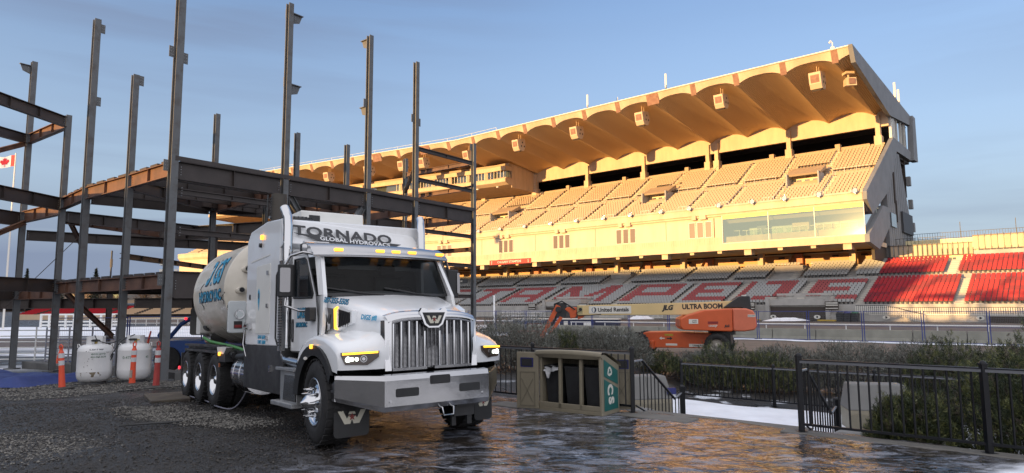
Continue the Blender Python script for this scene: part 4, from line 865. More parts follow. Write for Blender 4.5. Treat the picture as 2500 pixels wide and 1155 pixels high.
MC = mat('painted_concrete', (.43, .32, .21), .8, var=.09, vscale=.5, bump=.15, bscale=8)  # MC: terrace tone darkened to stand in for shade between the upper seats
MC2 = mat('smooth_concrete', (.57, .44, .30), .75, var=.10, vscale=.8, stretch=(1, 1, .25))
MCg = mat('grey_concrete', (.40, .385, .36), .85, var=.13, vscale=.7, bump=.2, bscale=6)
MCw = mat('aisle_concrete', (.50, .47, .41), .85, var=.12, vscale=.9)
MEnd = mat('ribbed_grey_panel', (.20, .205, .215), .7, var=.10, vscale=.5)
MRoof = mat('roof_edge', (.66, .60, .50), .6, var=.05)
MBr = mat('brown_panel', (.22, .11, .075), .8, col2=(.30, .17, .115), vscale=2.0)
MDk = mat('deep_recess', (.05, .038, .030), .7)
MSt = mat('white_rail_paint', (.70, .68, .62), .5)
MPan = mat('plaster_panel', (.62, .48, .34), .7, var=.07, vscale=.7, stretch=(1, 1, .2))
MYel = mat('cream_wall', (.80, .70, .42), .6)
MWd = mat('window_dark', (.10, .11, .12), .12, coat=.5)
MWl = mat('window_frame', (.72, .68, .6), .5)
def glassmat(name, col, mixf):
    g_ = bpy.data.materials.new(name); g_.use_nodes = True; nn_ = g_.node_tree.nodes; ll_ = g_.node_tree.links
    for q_ in list(nn_): nn_.remove(q_)
    o2 = nn_.new('ShaderNodeOutputMaterial'); mm = nn_.new('ShaderNodeMixShader'); t2 = nn_.new('ShaderNodeBsdfTransparent'); t2.inputs[0].default_value = (*col, 1)
    g2 = nn_.new('ShaderNodeBsdfGlossy'); g2.inputs['Roughness'].default_value = .03; f2 = nn_.new('ShaderNodeFresnel'); f2.inputs[0].default_value = mixf
    ll_.new(f2.outputs[0], mm.inputs[0]); ll_.new(t2.outputs[0], mm.inputs[1]); ll_.new(g2.outputs[0], mm.inputs[2]); ll_.new(mm.outputs[0], o2.inputs[0]); return g_
MGl = glassmat('suite_glass', (.88, .94, .88), 2.1); MGs = glassmat('coated_glass', (.80, .90, .80), 4.0); MGs.node_tree.nodes['Glossy BSDF'].inputs[0].default_value = (.95, 1, .70, 1)
# corrugated soffit
sof = bpy.data.materials.new('corrugated_soffit'); sof.use_nodes = True; n = sof.node_tree.nodes; l = sof.node_tree.links; b = n['Principled BSDF']
b.inputs['Roughness'].default_value = .6; b.inputs['Base Color'].default_value = (.64, .43, .21, 1)
gs_ = empty('grandstand', tuple(GO), label='long curved grandstand with scalloped roof glowing in low evening sun', cat='grandstand')
def sweep(prof, mm, name, stn=None, closed=True, smooth=False, mb=None, caps=True, build=True):
    stn = STN if stn is None else stn; mb = mb or MB(); k = len(prof)
    rows = [[G(s, P, z) for P, z in prof] for s in stn]
    vs = [q for r_ in rows for q in r_]; fs = []
    for i in range(len(stn)-1):
        for j in range(k if closed else k-1):
            j2 = (j+1) % k; fs.append((i*k+j, i*k+j2, (i+1)*k+j2, (i+1)*k+j))
    if closed and caps: fs += [tuple(range(k))[::-1], tuple((len(stn)-1)*k+j for j in range(k))]
    mb.add(vs, fs, mm, smooth)
    return mb.build(name, gs_) if build else mb
def srange(a, b_): return [a]+[s for s in STN if a+.3 < s < b_-.3]+[b_]
def rect(P0, P1, z0, z1): return [(P0, z0), (P1, z0), (P1, z1), (P0, z1)]
def sbox(mb, s0, s1, P0, P1, z0, z1, mm):
    c = [G(s1, P0, z0), G(s0, P0, z0), G(s0, P1, z0), G(s1, P1, z0), G(s1, P0, z1), G(s0, P0, z1), G(s0, P1, z1), G(s1, P1, z1)]; mb.hexa(c, mm)
# ---- terraces (stepped)
RL = .80; RZ = .290; LZ0 = 1.55; LP0 = 94.4    # lower bowl
NL1 = 12; NL2 = 8
def low_row(i):  # tread P start and height
    if i < NL1: return LP0+RL*i, LZ0+RZ*i
    j = i-NL1; return LP0+RL*NL1+.5+RL*j, LZ0+RZ*NL1+.55+RZ*j*1.02
UL = .80; UZ = .445; UP0 = 100.1; UZ0 = 16.35; NU1 = 12; NU2 = 10
def up_row(i):
    if i < NU1: return UP0+UL*i, UZ0+UZ*i
    j = i-NU1; return UP0+UL*NU1+1.1+UL*j, UZ0+UZ*NU1+.75+UZ*1.12*j
def terr(rowf, N, back, base):
    prof = []
    for i in range(N):
        P, z = rowf(i); P2 = rowf(i+1)[0] if i+1 < N else P+.8
        prof += [(P, z), (P2, z)]
    return [(prof[0][0], base)]+prof+[(back, prof[-1][1]), (back, base)] if back else prof
SR = -6.0
lowstn = [SR, 0, 6, 12, 18]+STN
tz = low_row(NL1+NL2-1)
sweep([(94.0, -.8), (94.0, LZ0+.06), (94.25, LZ0+.06), (94.25, LZ0)]+terr(low_row, NL1+NL2, None, 0)+[(tz[0]+2.6, tz[1]), (tz[0]+2.6, -.8)], MCg, 'lower_terrace', lowstn)
sweep([(99.45, 16.1), (99.45, 17.1), (99.7, 17.1), (99.7, UZ0)]+terr(up_row, NU1+NU2, None, 0)+[(119.4, up_row(NU1+NU2-1)[1]), (119.4, 22), (101, 14.5)], MC, 'upper_terrace')
# ---- deck front, suites level, underside
sweep([(99.2, 15.95), (99.2, 17.12), (99.44, 17.12), (99.44, 15.6), (99.9, 15.6), (99.9, 15.95)], MC2, 'deck_parapet')
sweep([(99.1, 17.0), (99.44, 17.0), (99.44, 17.3), (99.3, 17.3)], MC2, 'gutter_shelf')
sweep([(99.35, 10.1), (99.35, 11.15), (99.7, 11.15), (99.7, 10.75), (112, 10.75), (112, 10.1)], MC2, 'suite_floor')
sweep([(106.5, 10.75), (106.5, 15.6), (106.8, 15.6), (106.8, 10.75)], mat('suite_wall_teal', (.50, .56, .50), .7, var=.1, vscale=.5), 'suite_back_wall')
sweep([(99.9, 15.6), (112, 15.6), (112, 15.75), (99.9, 15.75)], MYel, 'suite_ceiling')
SG0 = 42.4
sweep([(99.75, 11.15), (99.75, 15.62), (100.0, 15.62), (100.0, 11.15)], MPan, 'suite_wall', srange(SG0, S1))
sweep([(99.62, 11.15), (99.62, 12.25), (99.75, 12.25), (99.75, 11.15)], MC2, 'balustrade', srange(SG0, S1))
m = MB()
for s in np.arange(SG0+1, 120, .42): sbox(m, s, s+.12, 99.59, 99.62, 11.2, 12.2, MC2)
m.build('balustrade_ribs', gs_)
for s0 in [45.5, 59.4, 73.5, 87.6, 104.6, 121, 139, 157, 175]:   # window pairs on the columns
    for ds in (-1.25, .15, 1.55):
        m = MB(); sbox(m, s0+ds, s0+ds+1.15, 99.66, 99.74, 12.35, 15.0, MWl); w_ = m.build('window_frame', gs_)
        m = MB(); sbox(m, s0+ds+.09, s0+ds+1.06, 99.62, 99.658, 12.45, 14.9, mat('window_bronze', (.16, .12, .09), .25, coat=.3)); m.build('window_pane', w_)
    m = MB(); sbox(m, s0-.5, s0+.6, 99.15, 99.7, 15.3, 16.1, MC2); sbox(m, s0+1.2, s0+1.9, 99.15, 99.7, 15.3, 16.1, MC2); m.build('bracket', gs_)
m = MB(); sbox(m, SG0-.1, SG0+.12, 99.5, 99.76, 11.15, 15.6, MC); sbox(m, SG0+1.4, SG0+1.5, 99.68, 99.75, 11.6, 15.4, MDk)
for s in (52.3, 66.5, 80.6, 95): sbox(m, s, s+.08, 99.70, 99.75, 12.3, 15.5, MC)
m.build('panel_joint', gs_)
# suites glazing near the end
m = MB(); m.grid([[G(s, 99.5, 11.2), G(s, 99.5, 15.1)] for s in (S0+.05, 28.6, 35.2, SG0)], MGs, False); m.grid([[G(S0+.02, P, 11.2), G(S0+.02, P, 15.1+min(1, (P-99.5)/9)*3.8)] for P in (99.5, 103, 106, 109)], MGl, False)
m.build('suite_glazing', gs_, fix=False)
for s in (S0+.05, 28.6, 35.2, SG0):
    m = MB(); sbox(m, s-.05, s+.05, 99.42, 99.5, 11.15, 15.6, MSt); m.build('mullion', gs_)
m = MB(); sbox(m, S0+.05, SG0, 99.42, 99.52, 11.15, 11.27, MYel); sbox(m, S0+.05, SG0, 99.50, 99.7, 15.05, 15.62, mat('bright_yellow', (.85, .78, .16), .5))
m.build('glazing_rail', gs_)
for i in range(16):   # tables and glass screens inside the suites
    s = 23.3+i*1.13; m = MB(); sbox(m, s, s+.95, 101.0+.3*(i % 3), 101.04+.3*(i % 3), 12.0, 13.2, MGl); sbox(m, s, s+.95, 101.0+.3*(i % 3), 101.06+.3*(i % 3), 13.2, 13.27, MSt); sbox(m, s, s+.06, 101.0, 101.06, 11.2, 13.2, MSt); sbox(m, s+.2, s+.7, 102.0, 102.6, 11.2, 12.6, MWl); m.build('suite_screen', gs_)
m = MB(); sbox(m, S0+.3, SG0, 100.2, 100.5, 11.0, 12.3, MC2); sbox(m, S0+.3, 30, 104.5, 105.0, 11.0, 13.6, MC2); sbox(m, 31, 33.5, 105, 106, 11.0, 15.5, MC2); sbox(m, 37.5, 39, 105, 105.5, 11, 14.5, MWd); m.build('suite_partition', gs_)
# under-deck brackets and lamps, concourse wall (catches the sun)
for i, s in enumerate(np.arange(24.0, 190, 4.7)):
    m = MB(); sbox(m, s, s+(1.1 if i % 3 == 0 else .7), 99.8, 101.2, 9.25 if i % 3 == 0 else 9.7, 10.1, MC2); m.build('soffit_bracket', gs_)
sweep([(113.2, 6.8), (113.2, 9.8), (113.5, 9.8), (113.5, 6.8)], mat('orange_wall', (.55, .33, .15), .7), 'concourse_wall')
sweep([(113.1, 9.8), (113.6, 9.8), (113.6, 9.95), (113.1, 9.95)], MYel, 'wall_coping')
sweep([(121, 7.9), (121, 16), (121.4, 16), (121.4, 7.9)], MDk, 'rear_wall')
for i, s in enumerate(np.arange(25, 100, 4.2)):
    m = MB(); sbox(m, s, s+.9, 112.85, 113.19, 9.2, 9.5, MDk); m.build('wall_lamp', gs_)
for s in (34.5, 50, 62.5, 76, 90):
    m = MB(); sbox(m, s, s+1.3, 112.3, 113.1, 7.3, 9.9, mat('orange_kiosk', (.45, .18, .09), .6)); m.build('kiosk', gs_)
    m = MB(); m.hexa([G(s+3.2, 112.4, 7.3), G(s+2.9, 112.4, 7.3), G(s+2.9, 112.8, 7.3), G(s+3.2, 112.8, 7.3), G(s+1.8, 112.4, 9.9), G(s+1.5, 112.4, 9.9), G(s+1.5, 112.8, 9.9), G(s+1.8, 112.8, 9.9)], MC); m.build('raking_strut', gs_)
for s in np.arange(26, 196, 14.1):
    m = MB(); sbox(m, s, s+.9, 110, 111, 7, 16, MC2); m.build('deck_column', gs_)
# parapet at the top of the lower bowl (stands beneath the deck)
sweep([(111.3, 7.0), (111.3, 8.45), (111.5, 8.45), (111.5, 7.0)], MCg, 'bowl_parapet', srange(47, S1))
# ---- roof
zf = 35.25; zr = 32.5; PF = 97.3; PR = 119.0
bays = [24+7.07*k for k in range(-1, 26)]
def wave(s): ph = ((s-24)/7.07) % 1.0; return (1-abs(2*ph-1)**2.6)
def soff(s, P): f = (P-PF)/(PR-PF); return zf+(zr-zf)*f+wave(s)*(.95+.15*f)
# one large vault per bay, finely corrugated along its length
ns = int((S1-S0)/.115); ss_ = np.linspace(S0, S1, ns); Pp = [97.2, 103, 110, PR, 126, 134]
vs = []
for i, s in enumerate(ss_):
    rib = .045*(i % 2)
    for P in Pp: vs.append(G(s, P, soff(s, min(P, PR))+rib+(0 if P <= PR else (P-PR)*-.02)))
k = len(Pp); F_ = np.array([(i*k+j, i*k+j+1, (i+1)*k+j+1, (i+1)*k+j) for i in range(ns-1) for j in range(k-1)])
npmesh('soffit', np.array([v[:] for v in vs]), F_, [sof], parent=gs_)
# front fascia, scalloped lower edge
m = MB(); ss2 = np.linspace(S0, S1, 26*22)
m.grid([[G(s, 96.4, 37.0), G(s, 96.95, soff(s, 97)-.02)] for s in ss2], MC2, False); m.grid([[G(s, 96.95, soff(s, 97)-.02), G(s, 97.35, soff(s, 97)-.02)] for s in ss2], MC2, False)
m.build('fascia', gs_)
for i, s in enumerate(bays[1:]):
    if s > S1-2: break
    wd = (2.2, 53.6) if abs(s-52.3) < 1.5 else ((2.6, s+.8) if abs(s-122.9) < 3.6 or abs(s-108.8) < 3.6 else (.85, s+.42))
    m = MB(); s1_ = wd[1]; s0_ = s1_-wd[0]; m.grid([[G(q_, 96.385, 36.95), G(q_, 96.93, 35.25)] for q_ in (s0_, s1_)], MBr, False); m.build('brown_panel', gs_)
sweep([(96.2, 37.0), (96.2, 37.16), (136.0, 35.6), (136.0, 35.4)], MRoof, 'roof_deck')
# rear beam with scalloped top and the columns
m = MB(); m.grid([[G(s, PR, 30.55), G(s, PR, soff(s, PR)+.03)] for s in ss2], MC2, False); m.grid([[G(s, PR, 30.55), G(s, PR+.7, 30.55)] for s in STN], MC2, False)
m.build('scalloped_beam', gs_)
for s in [23.6, 37.8, 51.2, 53.0, 67.0, 81.1, 95.2, 109, 122.9, 137, 151, 165, 179, 193]:
    m = MB(); sbox(m, s-.35, s+.35, PR-.45, PR+.6, 25.5, 32.4, MC2); sbox(m, s-.55, s+.55, PR-.7, PR+.8, 25.5, 29.0, MC2); m.build('column', gs_)
sweep([(119.4, 26.6), (119.4, 28.15), (119.7, 28.15), (119.7, 26.6)], MC, 'rear_parapet', srange(S0+3, 121))
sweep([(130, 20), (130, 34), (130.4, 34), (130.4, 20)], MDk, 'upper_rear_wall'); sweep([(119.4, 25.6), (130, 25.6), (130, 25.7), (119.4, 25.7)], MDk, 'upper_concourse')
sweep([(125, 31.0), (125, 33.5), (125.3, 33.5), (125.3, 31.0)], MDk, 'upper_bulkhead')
for s in (40.6, 57.2, 71.5, 86.3, 29.5):
    m = MB(); sbox(m, s, s+.8, 119.0, 120.2, 26.5, 28.7, MC); m.build('service_hatch', gs_)
# ---- end wall
def endpoly(pts, s, th, mm, name):
    m_ = MB(); k = len(pts); vs = [G(s, P, z) for P, z in pts]+[G(s-th, P, z) for P, z in pts]
    m_.add(vs, [tuple(range(k)), tuple(range(k, 2*k))[::-1]]+[(i, i+k, (i+1) % k+k, (i+1) % k) for i in range(k)], mm); return m_.build(name, gs_)
endpoly([(96.2, 37.2), (97.6, 35.0), (118, 31.9), (136.9, 33.9), (136.9, 35.5)], S0+.1, .6, MEnd, 'roof_end_panel')
endpoly([(99.2, 16.0), (99.2, 17.1), (119.5, 28.6), (134.8, 28.6), (134.8, 27.0), (121.5, 26.6), (113.5, 19.0), (102, 14.2)], S0+.1, .6, MEnd, 'end_parapet')
endpoly([(133.2, 27.0), (136.9, 27.2), (136.9, 35.4), (134.6, 35.4)], S0-.1, .9, MEnd, 'corner_pier')
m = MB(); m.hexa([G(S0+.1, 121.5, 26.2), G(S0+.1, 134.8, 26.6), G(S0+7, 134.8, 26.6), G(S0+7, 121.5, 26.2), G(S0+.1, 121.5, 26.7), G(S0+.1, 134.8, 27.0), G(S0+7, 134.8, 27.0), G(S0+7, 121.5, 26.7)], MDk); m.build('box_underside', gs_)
m = MB(); m.grid([[G(S0, P, 28.6), G(S0, P, 32.4+(P-118)*.1)] for P in (122.5, 127, 133)], MGl, False); m.build('end_glazing', gs_, fix=False)
for P in (119.9, 121.0, 122.1, 124.5, 128, 131):
    m = MB(); sbox(m, S0-.2, S0+.15, P, P+(.55 if P < 124 else .15), 28.6, 32.6+(P-119)*.1, MSt); m.build('glazing_fin', gs_)
endpoly([(112.5, 8.0), (112.5, 19.0), (121.0, 26.2), (123.5, 26.4), (132.5, 10.5), (132.5, 8)][::1], S0+.6, 1.0, MEnd, 'end_wall')
for P in np.arange(113.2, 131, 1.45):
    top = 19.0+(P-112.5)*.84 if P < 121 else (26.2 if P < 123.5 else 26.4-(P-123.5)*1.75)
    m = MB(); sbox(m, S0-.42, S0-.395, P, P+.09, 8.2, top, mat('joint_grey', (.10, .10, .10), .8)); m.build('rib_shadow_gap', gs_)
m = MB(); sbox(m, S0-.75, S0-.35, 121.5, 129.5, 13.2, 16.6, mat('dark_louvre', (.045, .045, .05), .6)); m.build('louvre_panel', gs_)
m = MB(); sbox(m, S0-.6, S0-.35, 117.3, 117.7, 17.5, 22.5, MDk); sbox(m, S0-.6, S0-.35, 118.0, 118.4, 14.5, 18, MDk); m.build('end_slot', gs_)
m = MB(); sbox(m, S0-.6, S0-.35, 113.5, 117, 13.5, 15.6, MWd); m.build('end_window', gs_)
endpoly([(99.3, 10.1), (99.3, 11.15), (109, 16.2), (113, 16.2), (113, 13.6), (105, 9.4)], S0+.1, .6, MEnd, 'raking_wall')
endpoly([(105, 8.0), (105, 9.4), (112.6, 13.4), (112.6, 8.0)], S0+.6, .4, MDk, 'end_recess')
for i in range(4):
    m = MB(); sbox(m, S0-.7, S0-.1, 129.8-i*.0+(i*.5), 130.8+i*.5, 22.0-i*4.0, 23.6-i*4.0, MEnd); m.build('vent_box', gs_)
# ---- press box under the roof on the left
PBs = srange(95.4, S1)
pz = [(108.6, 28.7), (108.6, 31.2), (108.2, 31.2), (108.2, 33.0), (108.6, 33.0), (108.6, 33.6), (118.8, 33.2), (118.8, 28.0)]
m = MB(); zb0, zb1 = 28.6, 33.9
sweep([(109.2, 28.75), (108.0, 29.3), (108.0, 30.1), (118.9, 30.1), (118.9, 28.1)], MC2, 'press_box_floor', PBs)
sweep([(108.3, 30.1), (108.3, 30.35), (118.9, 30.35), (118.9, 30.1)], mat('brick_band', (.52, .34, .24), .8), 'press_box_sill', PBs)
sweep([(108.0, 31.95), (108.0, 32.9), (118.9, 32.9), (118.9, 31.95)], MC2, 'press_box_head', PBs)
sweep([(109.2, 32.9), (109.2, 33.7), (118.9, 33.3), (118.9, 32.9)], MC, 'press_box_upper', PBs)
sweep([(109.6, 30.35), (109.6, 31.95), (118.9, 31.95), (118.9, 30.35)], MWd, 'press_box_core', srange(95.5, S1))
m = MB(); sbox(m, 95.38, 95.5, 110.3, 118.9, 28.2, 33.6, MC2); m.build('press_box_side', gs_)
s = 96.0; i = 0
while s < 128:
    m = MB(); sbox(m, s, s+.10, 108.3, 108.42, 30.35, 31.95, MWl)
    if i % 6 == 5: sbox(m, s, s+.85, 108.3, 108.5, 30.35, 31.95, mat('brick_band'))
    m.build('press_box_mullion', gs_); i += 1; s += .85
m = MB(); m.grid([[G(q_, 108.4, 30.35), G(q_, 108.4, 31.95)] for q_ in srange(95.5, S1)], MGl, False); m.build('press_box_glazing', gs_, fix=False)
for s in (98.5, 104, 109.5, 115):
    m = MB(); c = G(s, 109.6, 28.5); m.cyl(c, c+Vector((0, 0, .25)), .35, MSt, n=12); m.build('dome_lamp', gs_)
# ---- vomitories
def vom_upper(s):
    m = MB(); P0 = up_row(8)[0]; z0 = up_row(9)[1]-.4; w_ = 4.6
    sbox(m, s, s+w_, P0+3.2, P0+3.4, z0, z0+2.5, MYel); sbox(m, s-.2, s, P0+.5, P0+3.4, z0-.3, z0+2.4, MCg); sbox(m, s+w_, s+w_+.2, P0+.5, P0+3.4, z0-.3, z0+2.4, MCg)
    m.hexa([G(s+w_+.3, P0+1.2, z0+2.05), G(s-.3, P0+1.2, z0+2.05), G(s-.3, P0+4.6, z0+3.3), G(s+w_+.3, P0+4.6, z0+3.3), G(s+w_+.3, P0+1.0, z0+2.3), G(s-.3, P0+1.0, z0+2.3), G(s-.3, P0+4.4, z0+3.9), G(s+w_+.3, P0+4.4, z0+3.9)], MC)
    sbox(m, s, s+w_, P0+1.0, P0+3.3, z0-.5, z0-.0, MC); o = m.build('entrance', gs_)
    for k in range(3):
        m = MB(); a = s+.7+k*1.25; sbox(m, a, a+.75, P0+3.12, P0+3.19, z0+.1, z0+1.7, MWd); m.build('entrance_door', o)
    m = MB(); sbox(m, s+1.9, s+2.5, P0+3.1, P0+3.19, z0+1.95, z0+2.15, mat('orange_kiosk', (.45, .18, .09), .6)); m.build('entrance_sign', o)
UV = (30.0, 56.2, 94.0, 140, 170)
for s in UV: vom_upper(s)
LVm = (33.0, 64.0)
for s in LVm:
    m = MB(); w_ = 4.4; P0 = low_row(NL1)[0]; z0 = low_row(NL1-1)[1]+.1
    m.hexa([G(s, P0-1.4, z0-.6), G(s-.25, P0-1.4, z0-.6), G(s-.25, P0+4.6, z0-.6), G(s, P0+4.6, z0-.6), G(s, P0-1.4, z0+.35), G(s-.25, P0-1.4, z0+.35), G(s-.25, P0+4.6, z0+2.9), G(s, P0+4.6, z0+2.9)], MCg)
    m.hexa([G(s+w_+.25, P0-1.4, z0-.6), G(s+w_, P0-1.4, z0-.6), G(s+w_, P0+4.6, z0-.6), G(s+w_+.25, P0+4.6, z0-.6), G(s+w_+.25, P0-1.4, z0+.35), G(s+w_, P0-1.4, z0+.35), G(s+w_, P0+4.6, z0+2.9), G(s+w_+.25, P0+4.6, z0+2.9)], MCg)
    sbox(m, s, s+w_, P0+3.0, P0+4.6, z0+1.85, z0+2.95, MCg); sbox(m, s, s+w_, P0+3.6, P0+3.7, z0-.5, z0+1.9, MSt); o = m.build('entrance', gs_)
    for k in range(3):
        m = MB(); a = s+.35+k*1.2; sbox(m, a, a+.8, P0+3.5, P0+3.59, z0-.4, z0+1.7, mat('window_bronze')); m.build('entrance_door', o)
# lower tunnels cut through the front wall
for s in (26.0, 66.0):
    w_ = 7.6; m = MB(); sbox(m, s, s+w_, 93.7, 97.2, 1.5, 2.35, MCg); sbox(m, s-.4, s+.1, 93.4, 97.0, -.6, 2.7, MCg); sbox(m, s+w_-.1, s+w_+.4, 93.4, 97.0, -.6, 2.7, MCg); sbox(m, s, s+w_, 97.0, 97.3, 1.6, 3.2, MCg); sbox(m, s+.1, s+w_-.1, 93.85, 93.99, -.5, 1.3, MDk); m.build('tunnel_portal', gs_)
# ---- railings
def rail(pts, h=1.0, post=2.0, name='railing', r=.035, mm=MSt, mid=True):
    m_ = MB(); pts = [Vector(p) for p in pts]; U_ = Vector((0, 0, h))
    for a, c in zip(pts[:-1], pts[1:]):
        L = (c-a).length; k = max(1, round(L/post)); m_.cyl(a+U_, c+U_, r, mm, n=4, cap=False)
        if mid: m_.cyl(a+U_*.5, c+U_*.5, r*.8, mm, n=4, cap=False)
        for i in range(k+1): q_ = a+(c-a)*(i/k); m_.cyl(q_, q_+U_, r, mm, n=4, cap=False)
    return m_.build(name, gs_)
xs_up = [S0+.4+7.07*k*1.0 for k in range(0, 26)]
mid = up_row(NU1-1); 
for i in range(18):
    s0 = 23.5+7.07*i; rail([G(s0, mid[0]+1.7, mid[1]+.75), G(s0+5.2, mid[0]+1.7, mid[1]+.75)], .95, 1.6)
AISU = [27.9+7.07*1.0*k for k in range(25)]
for i, s in enumerate(AISU[:12]):
    a = up_row(0); c = up_row(NU1-1); e = up_row(NU1+1); g = up_row(NU1+NU2-1)
    rail([G(s, a[0], a[1]), G(s, c[0], c[1])], .95, 1.7, 'aisle_rail', mid=False); rail([G(s+1.6, e[0], e[1]), G(s+1.6, g[0], g[1])], .95, 1.9, 'aisle_rail', mid=False)
    rail([G(s-.6, a[0]-.2, 17.1), G(s+1.0, a[0]-.2, 17.1)], .75, .8, 'aisle_guard', mid=False)
# ---- seats
MSg = mat('seat_grey', (.31, .31, .30), .35); MSr = mat('seat_red', (.34, .010, .020), .5, spec=.3); MSd = mat('seat_faded_red', (.20, .008, .02), .5, spec=.3); MSt2 = mat('seat_tan', (.44, .32, .21), .55)
MLeg = mat('seat_frame', (.06, .06, .065), .6)
# unit seat: local x = along row, y = to the back, z up. raised shell, back and folded pan
sv = []; sf = []; smi = []
def sb(a, b_, mi_, sh=0):
    o = len(sv); x0, y0, z0 = a; x1, y1, z1 = b_
    sv.extend([(x0, y0, z0), (x1, y0, z0), (x1, y1, z0), (x0, y1, z0), (x0, y0+sh, z1), (x1, y0+sh, z1), (x1, y1+sh, z1), (x0, y1+sh, z1)])
    for f in ((4, 5, 6, 7), (0, 1, 5, 4), (1, 2, 6, 5), (2, 3, 7, 6), (3, 0, 4, 7)): sf.append(tuple(i+o for i in f)); smi.append(mi_)
sb((-.20, .06, .40), (.20, .42, .46), 0); sb((-.21, .40, .44), (.21, .45, .80), 0, .07); sb((-.10, .40, .08), (.10, .46, .42), 1)
sv = np.array(sv); sf = np.array(sf); smi = np.array(smi)
MSEAT = [MSg, MLeg, MSr, MSd, MSt2, mat('seat_dull_red', (.30, .055, .055), .45, spec=.4)]
AISL = [22.1-12.6, 22.1, 30.9-.6, 40.3, 48.8, 59.9, 75.6, 87.0, 97.8, 109, 120, 131, 142, 153, 164, 175, 186]
def inais(s, L, w_): return any(abs(s-a) < w_ for a in L)
def letter_red(s, r):   # row r counted from the front; the word is laid out in coloured seats
    if r < 1 or r > 10: return False
    q_ = (10-r)  # 0 at the top
    def E(a, c): return (a-1.9 < s <= a) or (c < s <= a and q_ in (0, 1, 4, 5, 8, 9)) if c < s <= a else False
    t = 0
    if 23.0 < s <= 29.4: return s > 27.5 or q_ in (0, 1, 8, 9) or (q_ in (4, 5) and s > 24.3)
    if 32.2 < s <= 36.8: return s < 34.1 or q_ in (0, 1, 8, 9)
    if 38.2 < s <= 40.2: return True
    if 41.2 < s <= 48.0: return s > 46.0 or q_ in (0, 1, 8, 9) or (q_ in (4, 5) and s > 42.5)
    if 50.4 < s <= 59.2: return s > 57.0 or (q_ in (0, 1) and s > 51.0) or (q_ in (5, 6)) or (q_ < 6 and s < 52.6)
    if 62.8 < s <= 74.4:
        u_ = (74.4-s)/11.6; e_ = q_/9.0
        return u_ < .16 or u_ > .84 or abs(u_-(.12+.36*e_)) < .10 or abs(u_-(.88-.36*e_)) < .10
    if 78.2 < s <= 86.4: u_ = (86.4-s)/8.2; return u_ < .20 or u_ > .80 or q_ in (0, 1, 5, 6)
    if 88.4 < s <= 96.8: u_ = (96.8-s)/8.4; return q_ in (0, 1) or abs(u_-.5) < .13
    if 100 < s < 108: u_ = (108-s)/8.; return q_ in (0, 1, 4, 5, 8, 9)
    return False
pos = []; 
for r in range(NL1+NL2):
    P, z = low_row(r)
    for s in np.arange(SR, 200, .52):
        upper = r >= NL1; ais = [a+(3.3 if upper else 0) for a in AISL] if upper else AISL
        red = s < 21.9
        if red:
            if inais(s, [11.4 if not upper else 13.2, -.3], .75): continue
            if r > 20: continue
        if not red and inais(s, ais, .62): continue
        if upper and any(a-.6 < s < a+4.9 for a in LVm) and r < NL1+7: continue
        if not upper and r < 3 and any(a-.8 < s < a+8.2 for a in (26., 66.)): continue
        if upper and 45.5 > s > 41.0 and False: continue
        q_ = W2d(s, P)
        if red: c = 3 if vnoise(np.array([s*.35+r*.22]), np.array([r*.45]), 3)[0] > .62 else 2
        else: c = 5 if letter_red(s, r) else 0
        pos.append((q_.x, q_.y, z, c, 0 if s < SB else 1))
npl = len(pos)
for r in range(NU1+NU2):
    P, z = up_row(r); up_ = r >= NU1
    for s in np.arange(S0+.8, S1-.3, .53):
        if inais(s-(1.6 if up_ else 0), AISU, .5): continue
        if any(a-.4 < s < a+5.0 for a in UV) and 8 <= r < NU1+4: continue
        q_ = W2d(s, P); pos.append((q_.x, q_.y, z, 4, 0 if s < SB else 1))
pos = np.array(pos)
def seats(sel, name):
    A_ = np.where(sel[:, 4] == 0, A1, A2); dx = np.stack([-np.sin(A_), np.cos(A_)], -1); ny = np.stack([np.cos(A_), np.sin(A_)], -1)
    N = len(sel); xy = sel[:, None, :2]+sv[None, :, 0, None]*dx[:, None]+sv[None, :, 1, None]*ny[:, None]
    V_ = np.concatenate([xy, (sel[:, 2, None]+sv[None, :, 2])[..., None]], -1)-np.array(GO[:]); k = len(sv)
    F_ = (sf[None]+np.arange(N)[:, None, None]*k).reshape(-1, 4); mi = np.where(smi[None] == 0, sel[:, 3, None].astype(int), 1).reshape(-1)
    o = npmesh(name, V_.reshape(-1, 3), F_, MSEAT, mi, gs_)
    b2_ = o; return o
dist = np.hypot(pos[:, 0], pos[:, 1]); vis_ = (pos[:, 0]/pos[:, 1] < .77)
order = np.argsort(np.where(vis_, dist, 1e9)); nearest = order[:96]; rest = np.setdiff1d(np.arange(len(pos)), nearest)
proto = None
for i in nearest: seats(pos[i:i+1], 'seat')
tag(seats(pos[rest], 'seat_rows'), kind='stuff')
# aisle treads (pale) under the seats
for a in AISL[:10]+[11.4, -.3]:
    m = MB()
    for r in range(NL1): P, z = low_row(r); sbox(m, a-.5, a+.5, P+.02, P+.42 if r else P+.4, z-.2, z+.15, MCw); sbox(m, a-.5, a+.5, P+.4, P+.8, z-.3, z+.01, MCw)
    m.build('aisle_steps', gs_)
for a in [q_+3.3 for q_ in AISL[2:9]]+[13.2, 24.2]:
    m = MB()
    for r in range(NL1, NL1+NL2): P, z = low_row(r); sbox(m, a-.5, a+.5, P+.02, P+.4, z-.3, z+.15, MCw); sbox(m, a-.5, a+.5, P+.4, P+.8, z-.3, z+.01, MCw)
    m.build('aisle_steps', gs_)
for a in AISU[:14]:
    for lo_ in (0, 1):
        m = MB()
        for r in (range(NU1) if not lo_ else range(NU1, NU1+NU2)): P, z = up_row(r); o_2 = 1.6*lo_; sbox(m, a+o_2-.42, a+o_2+.42, P+.02, P+.42, z-.4, z+.2, MC2); sbox(m, a+o_2-.42, a+o_2+.42, P+.42, P+.82, z-.4, z+.01, MC2)
        m.build('aisle_steps', gs_)
